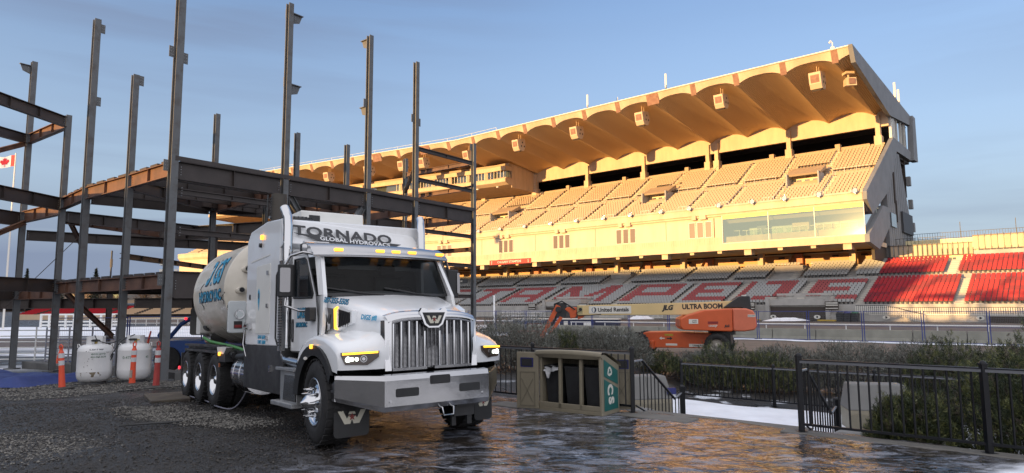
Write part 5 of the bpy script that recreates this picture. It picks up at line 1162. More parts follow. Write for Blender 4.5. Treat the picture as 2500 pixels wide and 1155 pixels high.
# ---- right wing: sunlit wall and pale panels with the dark rail above the red seats
m = MB(); sbox(m, SR, 20.6, 113.0, 113.4, 6, 9.6, MYel); sbox(m, SR, 11.2, 111.0, 111.25, 6.5, 9.0, MCg); sbox(m, SR, 24, 124, 125, 6, 11.9, MYel); m.build('back_wall', gs_)
for i, s in enumerate(np.arange(11.4, 24.2, .62)):
    m = MB(); sbox(m, s+.05, s+.57, 112.5, 112.56, 8.65, 10.35, MPan if i % 2 else MC2); m.build('pale_panel', gs_)
for i, s in enumerate(np.arange(SR, 11.2, .72)):
    m = MB(); sbox(m, s+.05, s+.66, 111.05, 111.11, 9.2, 11.15, MPan if i % 2 else MC2); m.build('pale_panel', gs_)
m = MB()
for s0, s1, P, z0, z1, st in ((11.3, 24.3, 112.4, 8.6, 10.5, .62), (SR, 11.2, 110.95, 9.1, 11.3, .72)):
    for z in (z0, z1-.25): sbox(m, s0, s1, P-.03, P+.03, z, z+.07, BK)
    for s in np.arange(s0, s1+.01, st): sbox(m, s-.03, s+.03, P-.03, P+.03, z0, z1, BK)
m.build('dark_rail', gs_)
m = MB()
for z in (12.0, 12.9): sbox(m, SR, 21.5, 124, 124.06, z, z+.06, BK)
for s in np.arange(SR, 21.5, .35): sbox(m, s, s+.04, 124, 124.04, 11.9, 12.9, BK)
for s in (0, 7, 14): sbox(m, s, s+.08, 124, 124.08, 12, 14.5, BK)
for s in np.arange(15, 24, .5): sbox(m, s, s+.05, 116, 116.05, 10.4, 11.6, BK)
for z in (10.5, 11.6): sbox(m, 15, 24, 116, 116.05, z, z+.06, BK)
m.build('roof_terrace_rail', gs_)
sweep([(93.6, -.8), (93.6, .25), (93.95, .25), (93.95, -.8)], MCg, 'track_wall', [SR, 0, 6, 12, 18, 22, 26])
m = MB()
for s in np.arange(SR, 21, .22): sbox(m, s, s+.06, 93.62, 93.66, .25, 1.15, MSt)
for z in (.3, 1.15): sbox(m, SR, 21, 93.6, 93.7, z, z+.07, MSt if z < 1 else BK)
m.build('white_railing', gs_)
m = MB(); c0 = G(22.3, 92.9, -.6); c1 = G(14.8, 92.9, -.6)
for k in range(34):
    q_ = c0+(c1-c0)*(k/33); h_ = 1.55-1.1*ss(.45, 1, k/33); m.cbox(q_+Vector((0, 0, h_)), (.06, .06, .95), MSt)
m.cyl(c0+Vector((0, 0, 2.05)), c0+(c1-c0)*.45+Vector((0, 0, 2.05)), .04, BK, n=5); m.cyl(c0+(c1-c0)*.45+Vector((0, 0, 2.05)), c1+Vector((0, 0, .95)), .04, BK, n=5); m.build('ramp_railing', gs_)
m = MB(); sbox(m, 3.5, 8.5, 93.5, 93.59, -.6, .15, MDk); sbox(m, .5, 1.6, 93.5, 93.59, -.6, .15, mat('window_bronze')); m.build('wall_opening', gs_)
for s in (72, 79, 86, 93, 57, 50, 44):   # white railings and ramps in front of the left half
    m = MB()
    for k in range(22): sbox(m, s+k*.22, s+k*.22+.06, 93.3, 93.36, -.4, .75, MSt)
    sbox(m, s, s+4.8, 93.28, 93.38, .75, .82, MSt); sbox(m, s, s+4.8, 93.28, 93.38, -.35, -.28, MSt); m.build('front_railing', gs_)
# ---- signs fixed to the stand
m = MB(); m.grid([[G(s, 99.30, 10.0), G(s, 99.30, 10.95)] for s in (81.4, 92.5)], mat('banner_red', (.50, .035, .03), .6), False); m.grid([[G(s, 99.34, 10.0), G(s, 99.34, 10.95)] for s in (81.4, 92.5)], mat('banner_red'), False); bn = m.build('banner', gs_, fix=False)
c = G(87.1, 99.27, 10.46); F4 = frame(c, Vector((-D1.x, -D1.y, 0)), (0, 0, 1))
text('CALGARY STAMPEDE', .62, F4, MSt, 'lettering', bn, .01, sx=1.08, bold=.004)
for s in (91.9, 82.1):
    F5 = frame(G(s, 99.27, 10.6), Vector((-D1.x, -D1.y, 0)), (0, 0, 1)); text('C', .42, F5, MSt, 'lettering', bn, .01, bold=.01); F5 = frame(G(s, 99.27, 10.25), Vector((-D1.x, -D1.y, 0)), (0, 0, 1)); text('S', .42, F5, MSt, 'lettering', bn, .01, bold=.01)
m = MB(); sbox(m, 98.5, 106, 99.0, 99.06, 6.4, 7.3, BK2); sg_ = m.build('name_board', gs_)
text('GMC STADIUM', .5, frame(G(101.5, 98.9, 6.85), Vector((-D2.x, -D2.y, 0)), (0, 0, 1)), MSt, 'lettering', sg_, .01, bold=.004)
for s in (24.4, 35.4, 64.2, 75.5):
    m = MB(); sbox(m, s, s+1.7, 93.25, 93.3, .9, 2.0, MDk)
    for z in (1.05, 1.42, 1.62, 1.78): sbox(m, s+.1, s+1.6, 93.22, 93.249, z, z+.09, MSt)
    m.build('notice_board', gs_)
for s in (2.2, 9.3, 19.0, 27.2, 33.0):
    m = MB(); c = G(s, 93.47, -.05); nv = Vector((-N1.x, -N1.y, 0)); R3 = frame(c, Vector((-D1.x, -D1.y, 0)), (0, 0, 1))
    m.prism([(.42*cos(a), .26*sin(a)) for a in np.linspace(0, 2*pi, 21)[:-1]], .0, .02, MSt, 2, R3); m.prism([(-.1, -.14), (.02, -.14), (.14, -.05), (.14, .05), (.02, .14), (-.1, .14)], .021, .03, BK, 2, R3); m.build('round_sign', gs_)
# ---- speakers, floodlights, aerials
nrm3 = Vector((-N1.x, -N1.y, 0)); al3 = Vector((-D1.x, -D1.y, 0))
MSp = mat('speaker_tan', (.58, .43, .28), .7)
def speaker(s, P, z, lab, k=1.):
    base = W3(s, P, z); o = empty('roof_speaker', tuple(base), label=lab, cat='loudspeaker', group='loudspeakers under the scalloped roof')
    dirn = D1 if s < SB else D2; al = Vector((-dirn.x, -dirn.y, 0)); nn = Vector((-al.y, al.x, 0)); nn = nn if nn.dot(nrm3) > 0 else -nn
    Fm = frame(Vector((0, 0, 0)), al, nn)  # x along, y to front
    zz = 1 if (Fm.to_3x3() @ Vector((0, 0, 1))).z > 0 else -1
    T4 = Fm @ Matrix.Diagonal((1, 1, zz, 1)) @ Matrix.Rotation(radians(-12), 4, 'X')
    m = MB(); pr = [(-.75, .0), (-.75, -1.1), (-.2, -1.75), (.75, -1.6), (.95, -1.1), (.95, 0)]
    m.prism([(y*k, z_*k) for y, z_ in pr], -.55*k, .55*k, MSp, 0, T4); m.build('cabinet', o, bevel=.03)
    m = MB(); m.prism([(.955*k, -1.0*k), (.965*k, -1.0*k), (.965*k, -.25*k), (.955*k, -.25*k)], -.4*k, .4*k, MBr, 0, T4); m.box((-.4*k, .2*k, -1.74*k), (.4*k, .62*k, -1.66*k), MDk, T4); m.build('horn', o)
    for (y, z_) in ((-.1, -.5), (.2, -1.0), (-.4, -1.1)):
        for sx in (-1, 1): m = MB(); m.cyl(T4 @ Vector((sx*.56*k, y*k, z_*k)), T4 @ Vector((sx*.57*k, y*k, z_*k)), .13*k, MDk, n=12); m.build('port', o)
    m = MB(); m.cyl((0, 0, -.1), (0, 0, 1.2), .05, MSp, n=6); m.cyl((.4, .2, -.1), (.4, .2, 1.2), .04, MSp, n=6); m.build('hanger', o); return o
spk = [(27.0, 98.8, 35.1, 'loudspeaker box under the first roof scallop from the right end', 1.15), (41.5, 98.8, 35.0, 'loudspeaker under the third scallop, second box from the right', 1.05)]
labs = ['right of the wide brown fascia panel', 'left of the wide brown fascia panel', 'third box to the left of the wide brown fascia panel', 'just right of the last tall steel column', 'between the two rightmost steel columns', 'beside the press box windows', 'over the press box roof', 'above the crossed steel braces', 'far left under the roof', 'farthest left under the roof']
for (s, P, z, lab, k) in spk: speaker(s, P, z, lab, k*1.3)
for i, s in enumerate((55.8, 69.7, 84, 98, 110.5, 116.5, 127, 140.5, 155, 169)): speaker(s, 98.8, 35.0, 'tan loudspeaker under the roof '+labs[i], 1.4)
o = empty('roof_speaker', tuple(W3(23.4, 101, 35.0)), label='open faced loudspeaker horn on a bracket at the right end of the roof', cat='loudspeaker', group='loudspeakers under the scalloped roof')
m = MB(); m.cbox((0, 0, -.3), (1.2, 1.2, .35), MSp); m.cyl((0, 0, -.4), (0, 0, -1.0), .12, MSp); m.build('cabinet', o)
m = MB(); m.hexa([Vector(v) for v in ((-.7, -.7, -2.3), (.7, -.9, -2.3), (.5, .6, -2.1), (-.5, .6, -2.1), (-.6, -.6, -1.1), (.7, -.8, -1.1), (.5, .5, -1.2), (-.5, .5, -1.2))], MSp); m.box((-.4, -.95, -2.1), (.5, -.86, -1.3), MBr); m.build('horn', o)
fl0 = None
for i, s in enumerate([22.9, 27.6, 32.4, 37.2, 42.5, 47.5, 52.6, 58.5, 64, 70, 76, 82.5, 89, 95]):
    base = W3(s, 98.75, 17.25); lab = 'round floodlight clamped to the upper deck edge, number %d' % (i+1)
    nm = ['at its right corner', 'above the right suite window', 'above the middle of the glass suites', 'above the left suite pane', 'where the suite glazing ends', 'above the first three brown windows', 'beside a seat aisle, over blank panels', 'above the second group of windows', 'over the long blank panel', 'above the third group of windows', 'right of the red banner', 'directly over the red banner', 'left of the red banner', 'nearest the steel frame'][i]
    if fl0 is None:
        o = empty('floodlight', tuple(base), 0); rz0 = 0
        m = MB(); f3 = (nrm3+Vector((0, 0, -.15))).normalized(); c = Vector((0, 0, .05)); m.lathe([(.02, -.42), (.2, -.38), (.26, -.1), (.37, .12), (.40, .18), (.37, .18), (.05, .02)], ST, Matrix.Translation(c) @ f3.to_track_quat('Z', 'Y').to_matrix().to_4x4(), 20); m.build('reflector', o)
        m = MB(); m.lathe([(.33, .15), (0, .16)], mat('lamp_glass', (.55, .6, .62), .1), Matrix.Translation(c) @ f3.to_track_quat('Z', 'Y').to_matrix().to_4x4(), 20); m.build('lens', o)
        m = MB(); m.cbox((0, 0, -.3), (.14, .14, .35), MSt); m.cbox(al3*-.45+Vector((0, 0, .02)), (.3, .35, .35), MSt); m.build('bracket', o); fl0 = o
    else: o = dup(fl0, base)
    tag(o, 'round floodlight on the upper deck edge, '+nm, 'floodlight', 'floodlights along the upper deck edge')
def aerial(s, P, h, lab, kind=0):
    base = W3(s, P, 37.1-(P-96)*.039); o = empty('aerial', tuple(base), label=lab, cat='aerial'); m = MB()
    if kind == 0: m.cyl((0, 0, 0), (0, 0, .9), .06, MLeg, n=8); m.rbox((-.16, -.16, .8), (.16, .16, .8+h), .08, MSt, axis=2); m.build('antenna_panel', o); m = MB(); m.cyl((.0, -.2, .2), (.0, -.2, 1.2), .03, MLeg, n=6); m.cbox((0, -.1, .5), (.2, .3, .2), MLeg); m.build('bracket', o)
    elif kind == 1:
        m.tube([(0, 0, 0), (0, 0, 1.2)], .08, MSt, 8); m.rbox((-.25, -.2, .0), (.2, .2, .55), .06, MSt, axis=2); m.build('housing', o); m = MB(); m.tube([(0, 0, 1.1), (-.1, 0, 1.35), (-.3, 0, 1.5), (-.35, 0, 1.35)], .05, MSt, 8); m.lathe([(0, -.16), (.12, -.1), (.16, 0), (.12, .1), (0, .14)], MSt, Matrix.Translation((-.38, 0, 1.2)), 12); m.build('camera_dome', o)
    else: m.cyl((0, 0, 0), (0, 0, h), .03, MLeg, n=6); m.build('mast', o); m = MB(); m.cyl((-.2, 0, h*.6), (.2, 0, h*.6), .02, MLeg, n=5); m.cyl((-.15, 0, h*.8), (.15, 0, h*.8), .02, MLeg, n=5); m.cbox((.12, 0, h*.9), (.08, .08, .5), MSt); m.build('crossbar', o)
    return o
aerial(50.4, 97.5, 2.4, 'white panel aerial on the roof edge above the wide brown panel'); aerial(66.3, 97.6, 2.3, 'brown panel aerial with side whips on the roof edge', 0)
aerial(60, 97.6, 1.2, 'thin whip aerial on the roof edge', 2); aerial(24.2, 96.8, 1, 'white security camera on the roof corner', 1)
aerial(22.2, 126.5, 3.0, 'taller pale panel aerial behind the roof end'); aerial(22.2, 129.5, 2.6, 'shorter pale panel aerial at the rear of the roof end')
m = MB()
for s in np.arange(88, 200, 7): q_ = G(s, 96.5, 37.1); m.cyl(q_, q_+Vector((0, 0, .7)), .04, MSt, n=5)
for a in range(88, 193, 7): m.cyl(G(a, 96.5, 37.8), G(a+7, 96.5, 37.8), .035, MSt, n=5)
m.build('roof_rail', gs_)
# ================================================================ near iron fences, stairs, refuse cabinets
MF = mat('black_iron', (.007, .008, .011), .42, spec=.35); MFr = mat('rail_sheen', (.14, .145, .16), .25, spec=.8)  # MFr: sky and snow reflection on the rails put into a paler colour
def fpt(a, e, z): q = P1+U*a+Wd*e; return Vector((q.x, q.y, z))
def iron_fence(name, label, posts, h=.96, step=None, ends=True, pk=.118, capm=MFr, pr=.031):
    """posts: list of (a, e, ground z)"""
    o0 = fpt(*posts[0]); o = empty(name, tuple(o0), label=label, cat='fence', group='black iron railings round the planting bed')
    pts = [fpt(*p)-o0 for p in posts]
    for i, p in enumerate(pts):
        m = MB(); m.box((p.x-pr, p.y-pr, p.z-.05), (p.x+pr, p.y+pr, p.z+h+.03), MF); m.box((p.x-pr*1.25, p.y-pr*1.25, p.z+h+.03), (p.x+pr*1.25, p.y+pr*1.25, p.z+h+.05), MF)
        m.lathe([(pr*1.2, 0), (pr*1.0, .02), (.0, .035)], MF, Matrix.Translation(p+Vector((0, 0, h+.05))), 10); m.box((p.x-pr*2, p.y-pr*2, p.z-.0), (p.x+pr*2, p.y+pr*2, p.z+.012), MF); m.build('post', o)
    for p, q in zip(pts[:-1], pts[1:]):
        m = MB(); d = (q-p); L = d.length; d2 = d.normalized(); s = Vector((-d2.y, d2.x, 0)).normalized()
        for z0, z1, w_, mm in ((h-.05, h-.014, .024, capm), (h-.014, h-.0, .03, MF), (.09, .12, .018, MF)):
            c = [p-s*w_, q-s*w_, q+s*w_, p+s*w_]; m.hexa([v+Vector((0, 0, z0)) for v in c]+[v+Vector((0, 0, z1)) for v in c], mm)
        k = max(2, int(L/pk))
        for i in range(1, k):
            c = p+d*(i/k); m.cbox(c+Vector((0, 0, .1+(h-.15)/2)), (.018, .018, h-.15), MF)
        m.build('railing_panel', o)
    return o
iron_fence('iron_fence', 'black iron fence in the right foreground in front of the dark pines', [(2.55, 0, 0), (4.58, 0, 0), (6.6, 0, 0), (8.6, 0, 0)])
iron_fence('iron_fence', 'black iron fence between the truck bumper and the refuse cabinet', [(0, 0, 0), (-2.0, -.02, 0), (-4.0, -.05, 0), (-5.4, -.05, -.02)])
iron_fence('iron_fence', 'lower black iron fence along the far side of the snowy path', [(-2.6, 7.1, -.75), (-.2, 7.1, -.75), (2.0, 7.1, -.75), (4.1, 7.1, -.75), (6.4, 7.1, -.75), (8.6, 7.1, -.75), (10.8, 7.1, -.75)], h=.92, pk=.11)
def stair_rail(a, lab):
    o0 = fpt(a, 0, 0); o = empty('stair_railing', tuple(o0), label=lab, cat='railing', group='handrails of the short stairway')
    top = fpt(a, .32, .80)-o0; bot = fpt(a, 1.75, .14)-o0; m = MB()
    m.box((bot.x-.04, bot.y-.04, -.8), (bot.x+.04, bot.y+.04, bot.z+.10), MF); m.lathe([(.05, 0), (.04, .02), (0, .035)], MF, Matrix.Translation(bot+Vector((0, 0, .10))), 10); m.build('newel_post', o)
    m = MB(); h0 = fpt(a, .0, .80)-o0; br = fpt(a, 1.45, .06)-o0
    m.tube([h0, top], .018, MFr, 6); m.tube([top, br], .022, MF, 6); m.tube([br, bot], .018, MFr, 6); m.build('handrail', o)
    m = MB()
    for k in range(1, 13):
        e = .12+1.6*k/13; q = fpt(a, e, 0)-o0; zt = .80 if e < .32 else (.80-(e-.32)/(1.45-.32)*.74 if e < 1.45 else .08); zb = .1-max(0, e-.2)*.45
        m.cbox((q.x, q.y, (zt+zb)/2), (.016, .016, zt-zb), MF)
    q0 = fpt(a, .1, .1)-o0; q1 = fpt(a, 1.75, -.6)-o0; m.tube([q0, q1], .014, MF, 5); m.build('baluster_panel', o)
stair_rail(.0, 'sloping black handrail beside the refuse cabinet'); stair_rail(2.55, 'sloping black handrail at the corner post left of the beige chest')
MKb = mat('pale_kerb', (.13, .125, .115), .8, var=.15, vscale=3, bump=.2, bscale=30)
o = empty('steps', tuple(fpt(0, .1, 0)), label='short flight of concrete steps down to the snowy path', cat='steps')
for i in range(4):
    m = MB(); c = [fpt(0, .12+i*.36, 0), fpt(2.55, .12+i*.36, 0), fpt(2.55, .5+i*.36, 0), fpt(0, .5+i*.36, 0)]; c = [v-Vector(o.location) for v in c]; z = -.015-i*.17; m.hexa([v+Vector((0, 0, -1)) for v in c]+[v+Vector((0, 0, z)) for v in c], MKb); m.build('step', o)
m = MB()
for a0, a1, e0, e1 in ((-.1, 1.05, -.32, .12), (2.3, 9, -.13, .12), (-2.4, -.75, -.75, -.3)):
    c = [fpt(a0, e0, 0), fpt(a1, e0, 0), fpt(a1, e1, 0), fpt(a0, e1, 0)]; m.hexa([v+Vector((0, 0, -.06)) for v in c]+[v+Vector((0, 0, .009)) for v in c], MKb)
tag(m.build('paving_edge', bevel=.01), kind='structure')
# ---- refuse cabinet (three compartments, doors open)
MT = mat('beige_plastic', (.225, .20, .145), .5, var=.06, vscale=4, bump=.12, bscale=120); MT2 = mat('beige_recess', (.165, .148, .108), .55, var=.05)
TEAL = mat('teal_sign', (.012, .115, .105), .4); SGW = mat('sign_white', (.62, .62, .56), .5)
A0 = Vector((.43, 10.95, 0)); B0_ = Vector((1.36, 10.27, 0)); xd = (B0_-A0).normalized(); yd = Vector((-xd.y, xd.x, 0)); L = 1.16
rb = empty('refuse_cabinet', tuple(A0), label='beige three bin recycling cabinet with open doors and a teal end panel', cat='recycling cabinet', mw=frame(A0, xd, yd)); DP = .56
HT = .965
m = MB()
m.box((-.0, 0, .0), (L, DP, .06), MT); m.box((0, 0, .06), (L, .035, .14), MT); m.box((.0, .02, .06), (.045, DP, .90), MT)
m.box((.03, DP-.03, .06), (L-.03, DP, .80), MT2)
for k in range(30): m.box((.06+k*.035, DP-.042, .1), (.072+k*.035, DP-.03, .78), MT)
for xx in (.40, .785): m.box((xx-.025, .0, .06), (xx+.025, .06, .90), MT)
m.build('carcass', rb, bevel=.006)
m = MB(); rows = []   # curved lid, falling to the back
for y, z in ((-.05, .90), (-.055, .945), (-.03, .965), (.10, .955), (.35, .87), (DP+.03, .76), (DP+.035, .72)):
    rows.append([(-.03+(L+.06)*t, y-.05*(1-(2*t-1)**2), z+.028*(1-(2*t-1)**2)) for t in np.linspace(0, 1, 15)])
m.grid(rows, MT, True); m.grid([rows[0], [(x, y+.04, .855) for x, y, z in rows[0]]], MT, True); m.build('lid', rb)
m = MB(); pe = [(-.02, 0), (DP, 0), (DP, .74), (.10, .93), (-.04, .93)]   # end panel
m.prism(pe, L-.03, L+.015, MT, 0); ep = m.build('end_panel', rb, bevel=.008)
m = MB(); m.prism([(.05, .60), (DP-.06, .44), (DP-.06, .655), (.05, .855)], L+.016, L+.022, TEAL, 0); m.prism([(.05, .07), (DP-.06, .07), (DP-.06, .38), (.05, .555)], L+.016, L+.022, TEAL, 0); sp = m.build('sign_panel', ep)
Fe = lambda y, z: frame((L+.0235, y, z), (0, 1, 0), (0, 0, 1))
Fr = lambda y, z: frame((L+.0235, y, z), (0, 0, -1), (0, 1, 0))
text('C', .23, Fr(.23, .385), SGW, 'lettering', sp, .001, bold=.012); text('S', .23, Fr(.26, .215), SGW, 'lettering', sp, .001, bold=.012)
m = MB(); Tz = Fe(.225, .66)
for k in range(3):
    a = radians(90+120*k); R4 = Tz @ Matrix.Rotation(a-pi/2, 4, 'Z')
    m.prism([(-.055, .045), (-.02, .075), (.02, .075), (.05, .035), (.062, .045), (.055, .0), (.012, .012), (.025, .02), (.005, .045), (-.01, .045), (-.03, .02)], 0, .002, SGW, 2, R4)
m.build('recycling_mark', sp)
def cab_door(o_, w_, hgt_, Tm, lab):
    m = MB(); m.rbox((0, -.02, .02), (w_, .02, hgt_), .012, MT, axis=1, T=Tm); d = m.build('door', o_, bevel=.004)
    m = MB()
    for sgn in (-1, 1):
        y0, y1 = (-.028, -.0205) if sgn < 0 else (.0205, .028)
        fr_ = .06
        for (x0, z0, x1, z1) in ((fr_, .06, w_-fr_, .075), (fr_, .60, w_-fr_, .612), (fr_, .06, fr_+.012, .61), (w_-fr_-.012, .06, w_-fr_, .61)): m.box((x0, y0, z0), (x1, y1, z1), MT2, Tm)
        for (xa, xb) in ((fr_+.03, w_-fr_-.03), (w_-fr_-.03, fr_+.03)):
            m.hexa([Tm @ Vector(v) for v in ((xa, y0, .12), (xa+.012, y0, .12), (xa+.012, y1, .12), (xa, y1, .12), (xb, y0, .50), (xb+.012, y0, .50), (xb+.012, y1, .50), (xb, y1, .50))], MT2)
    m.build('door_moulding', d)
    m = MB(); m.rbox((.09, -.03, hgt_-.24), (w_-.07, .03, hgt_-.09), .01, mat('bin_blue', (.015, .02, .12), .4), axis=1, T=Tm); m.rbox((.11, -.034, hgt_-.225), (w_-.09, .034, hgt_-.105), .008, BK, axis=1, T=Tm); m.build('chute_slot', d)
    return d
cab_door(rb, .38, .93, Matrix.Rotation(radians(186-0), 4, 'Z') @ Matrix.Rotation(radians(10), 4, 'Z'), '')
cab_door(rb, .40, .90, Matrix.Translation((L-.21, DP+.06, 0)) @ Matrix.Rotation(radians(30), 4, 'Z'), '')
for i, xx in enumerate((.225, .60, .96)):
    m = MB(); w0, w1 = .12, .155
    m.hexa([(xx-w0, .12, .075), (xx+w0, .12, .075), (xx+w0, .46, .075), (xx-w0, .46, .075), (xx-w1, .08, .70), (xx+w1, .08, .70), (xx+w1, .50, .70), (xx-w1, .50, .70)], BK2)
    for (a, b_) in (((xx-w1-.01, .07, .69), (xx+w1+.01, .09, .72)), ((xx-w1-.01, .49, .69), (xx+w1+.01, .51, .72)), ((xx-w1-.01, .07, .69), (xx-w1+.01, .51, .72)), ((xx+w1-.01, .07, .69), (xx+w1+.01, .51, .72))): m.box(a, b_, BK2)
    ob = m.build('wheeled_bin'); ob.matrix_world = frame(A0, xd, yd); tag(ob, 'black bin in the %s compartment of the open recycling cabinet' % ('left', 'middle', 'right')[i], 'bin', 'black bins inside the recycling cabinet')
m = MB(); r5 = np.random.default_rng(5); rows = []
for i in range(9):
    u = i/8; hang = .07+.16*np.exp(-((u-.32)/.12)**2); rows.append([(.10+.26*u+.012*r5.normal(), .10-.045*min(1, k/2)+.01*r5.normal()-.01*k, .715-hang*(k/5)+.008*r5.normal()) for k in range(6)])
m.grid(rows, mat('thin_plastic', (.42, .43, .44), .3), True)
lb = m.build('bag_liner', fix=False); lb.matrix_world = frame(A0, xd, yd); tag(lb, 'crumpled pale plastic bag hanging over the left bin', 'bag')
# ---- two grey topped chests on the lower level, seen through the railings
def chest(name, x, y, rz, w_, label, grp='grey topped storage chests on the lower level'):
    o = empty(name, (x, y, hz(x, y)), radians(rz), label=label, cat='storage chest', group=grp)
    g1 = mat('chest_grey', (.145, .145, .14), .6, var=.05); m = MB()
    m.hexa([(-w_/2, -.33, 0), (w_/2, -.33, 0), (w_/2, .33, 0), (-w_/2, .33, 0), (-w_/2, -.35, .42), (w_/2, -.35, .42), (w_/2, .35, .42), (-w_/2, .35, .42)], MT)
    for sx in (-1, 1): m.rbox((sx*w_/4-.26, -.362, .08), (sx*w_/4+.26, -.345, .34), .05, MT2, axis=1)
    m.build('body', o, bevel=.02, seg=2)
    m = MB(); m.hexa([(-w_/2-.01, -.36, .42), (w_/2+.01, -.36, .42), (w_/2+.01, .36, .42), (-w_/2-.01, .36, .42), (-w_/2+.07, -.18, .90), (w_/2-.07, -.18, .90), (w_/2-.07, .30, .90), (-w_/2+.07, .30, .90)], g1); m.build('lid', o, bevel=.03, seg=2)
    m = MB(); m.hexa([(-.005, -.366, .43), (.005, -.366, .43), (.005, -.34, .43), (-.005, -.34, .43), (-.005, -.186, .90), (.005, -.186, .90), (.005, -.17, .90), (-.005, -.17, .90)], mat('lid_joint', (.12, .12, .115), .7))
    m.build('lid_seam', o)
    return o
chest('storage_chest', 7.05, 13.0, -14, 1.12, 'beige chest with a grey sloping lid behind boulders and railings')
c3 = chest('storage_chest', 2.85, 14.7, 12, 1.1, 'grey lidded chest with a blue slot seen through the handrail')
m = MB(); m.rbox((.42, -.38, .52), (.62, -.34, .66), .02, mat('bin_blue'), axis=1); m.build('blue_slot', c3)
# boulders
def boulder(x, y, sx, sy, sz, seed, label):
    r = np.random.default_rng(seed); bm = bmesh.new(); bmesh.ops.create_icosphere(bm, subdivisions=3, radius=1)
    for v in bm.verts:
        p = np.array(v.co[:]); k = 1+.30*(fbm(np.array([p[0]*1.6+seed]), np.array([p[1]*1.6+p[2]*1.3]), 3, seed)[0]-.5); q = p*k; q = np.sign(q)*np.abs(q)**.75; v.co = (q[0]*sx, q[1]*sy, q[2]*sz)
    me = bpy.data.meshes.new('boulder'); bm.to_mesh(me); bm.free(); me.materials.append(mat('boulder', (.16, .155, .145), .85, col2=(.27, .27, .27), vscale=3.5, bump=.6, bscale=14))
    o = bpy.data.objects.new('boulder', me); COL.objects.link(o); o.location = (x, y, hz(x, y)+sz*.35); o.rotation_euler = (0, 0, seed); tag(o, label, 'boulder', 'boulders by the lower path'); return o
boulder(*fpt(2.95, .75, 0)[:2], .40, .25, .15, 1, 'flat grey boulder in front of the beige chest'); boulder(*fpt(3.65, .85, 0)[:2], .27, .25, .20, 2, 'taller frosted boulder at the chest corner'); boulder(*fpt(4.0, .6, 0)[:2], .22, .2, .12, 3, 'low dark boulder under the pine branches'); boulder(*fpt(-.25, .75, 0)[:2], .26, .2, .16, 4, 'pale boulder beside the railing foot'); boulder(*fpt(.35, 1.5, 0)[:2], .34, .25, .34, 5, 'dark boulder behind the handrail pickets')
boulder(*fpt(-.6, .55, 0)[:2], .2, .18, .14, 6, 'small boulder nearest the recycling cabinet')
# ================================================================ shrubs
def foliage(name, cx, cy, rx, ry, h, style, seed, label, count=1., rz=-.7, nl=1.):
    r = np.random.default_rng(seed); z0 = hz(cx, cy); rx *= 1.12; ry *= 1.12; count *= 1.15
    o = empty(name, (cx, cy, z0), rz, label=label, cat='shrub', group='clipped silver shrubs' if style == 'silver' else 'dark dwarf pines')
    def lump(n_):
        d = r.normal(size=(n_, 3)); d /= np.linalg.norm(d, axis=1)[:, None]; d[:, 2] = np.abs(d[:, 2]); rad = r.random(n_)**.28
        k = .72+.5*fbm(d[:, 0]*2.2+seed, d[:, 1]*2.2+d[:, 2]*2+seed*.7, 3, seed)
        if style == 'silver':
            q = np.abs(d)**.62*np.sign(d); q /= np.maximum(1, np.abs(q).max(1))[:, None]; d = d*.35+q*.65
        p = d*rad[:, None]*k[:, None]*np.array([rx, ry, h*.95])*1.08; p[:, 2] += .06; return p, d
    if style == 'silver':
        N = int(15000*count); p, d = lump(N)
        dr = d*np.array([.45, .45, .25])+r.normal(size=(N, 3))*.42+np.array([0, 0, .55]); dr /= np.linalg.norm(dr, axis=1)[:, None]
        L = r.uniform(.06, .17, N); wd = r.uniform(.004, .009, N); ms = [mat('silver_leaf', (.185, .195, .175), .7), mat('silver_leaf_dark', (.085, .092, .078), .75), mat('brown_twig', (.085, .068, .052), .8), mat('pale_leaf', (.21, .215, .19), .7)]; mi = r.choice(4, N, p=[.42, .26, .18, .14])
    else:
        T_ = int(900*count); c, d = lump(T_); K = 24; N = T_*K
        ax = d*.5+np.array([0, 0, .8])+r.normal(size=(T_, 3))*.25; ax /= np.linalg.norm(ax, axis=1)[:, None]
        up = r.random(T_) < .10
        c = np.where((up & (c[:, 2] > h*.6))[:, None], c+np.array([0, 0, .10]), c)
        off = np.repeat(c, K, 0); axr = np.repeat(ax, K, 0); t = r.random(N)[:, None]
        p = off+axr*t*.13+r.normal(size=(N, 3))*.012; dr = axr*.75+r.normal(size=(N, 3))*.55; dr /= np.linalg.norm(dr, axis=1)[:, None]
        L = r.uniform(.045, .085, N)*nl; wd = r.uniform(.0035, .006, N); ms = [mat('pine_needle', (.042, .058, .020), .6), mat('pine_needle_dark', (.020, .031, .013), .65), mat('pine_needle_light', (.13, .14, .045), .6), mat('brown_twig')]; mi = np.repeat(r.choice(4, T_, p=[.42, .24, .26, .08]), K)
    sd = np.cross(dr, r.normal(size=(N, 3))); sd /= np.linalg.norm(sd, axis=1)[:, None]
    a = p-sd*wd[:, None]; b_ = p+sd*wd[:, None]; tip = p+dr*L[:, None]
    V_ = np.stack([a, b_, tip], 1).reshape(-1, 3); F_ = np.arange(N*3).reshape(-1, 3)
    npmesh('crown', V_, F_, ms, mi, o)
    m = MB()
    for k in range(26 if style == 'pine' else 40):
        an = r.uniform(0, 2*pi); rr = r.uniform(.1, .9); e = Vector((rx*rr*cos(an), ry*rr*sin(an), h*r.uniform(.45, .95)*(1-rr*.35))); b0 = Vector((rx*.5*rr*cos(an), ry*.5*rr*sin(an), -.05)); md = (b0+e)/2+Vector(r.normal(size=3)*.05)
        m.tube([b0, md, e], [.014, .010, .003], mat('bark', (.075, .06, .048), .85, var=.2, vscale=20), 4)
    m.build('stems', o); return o
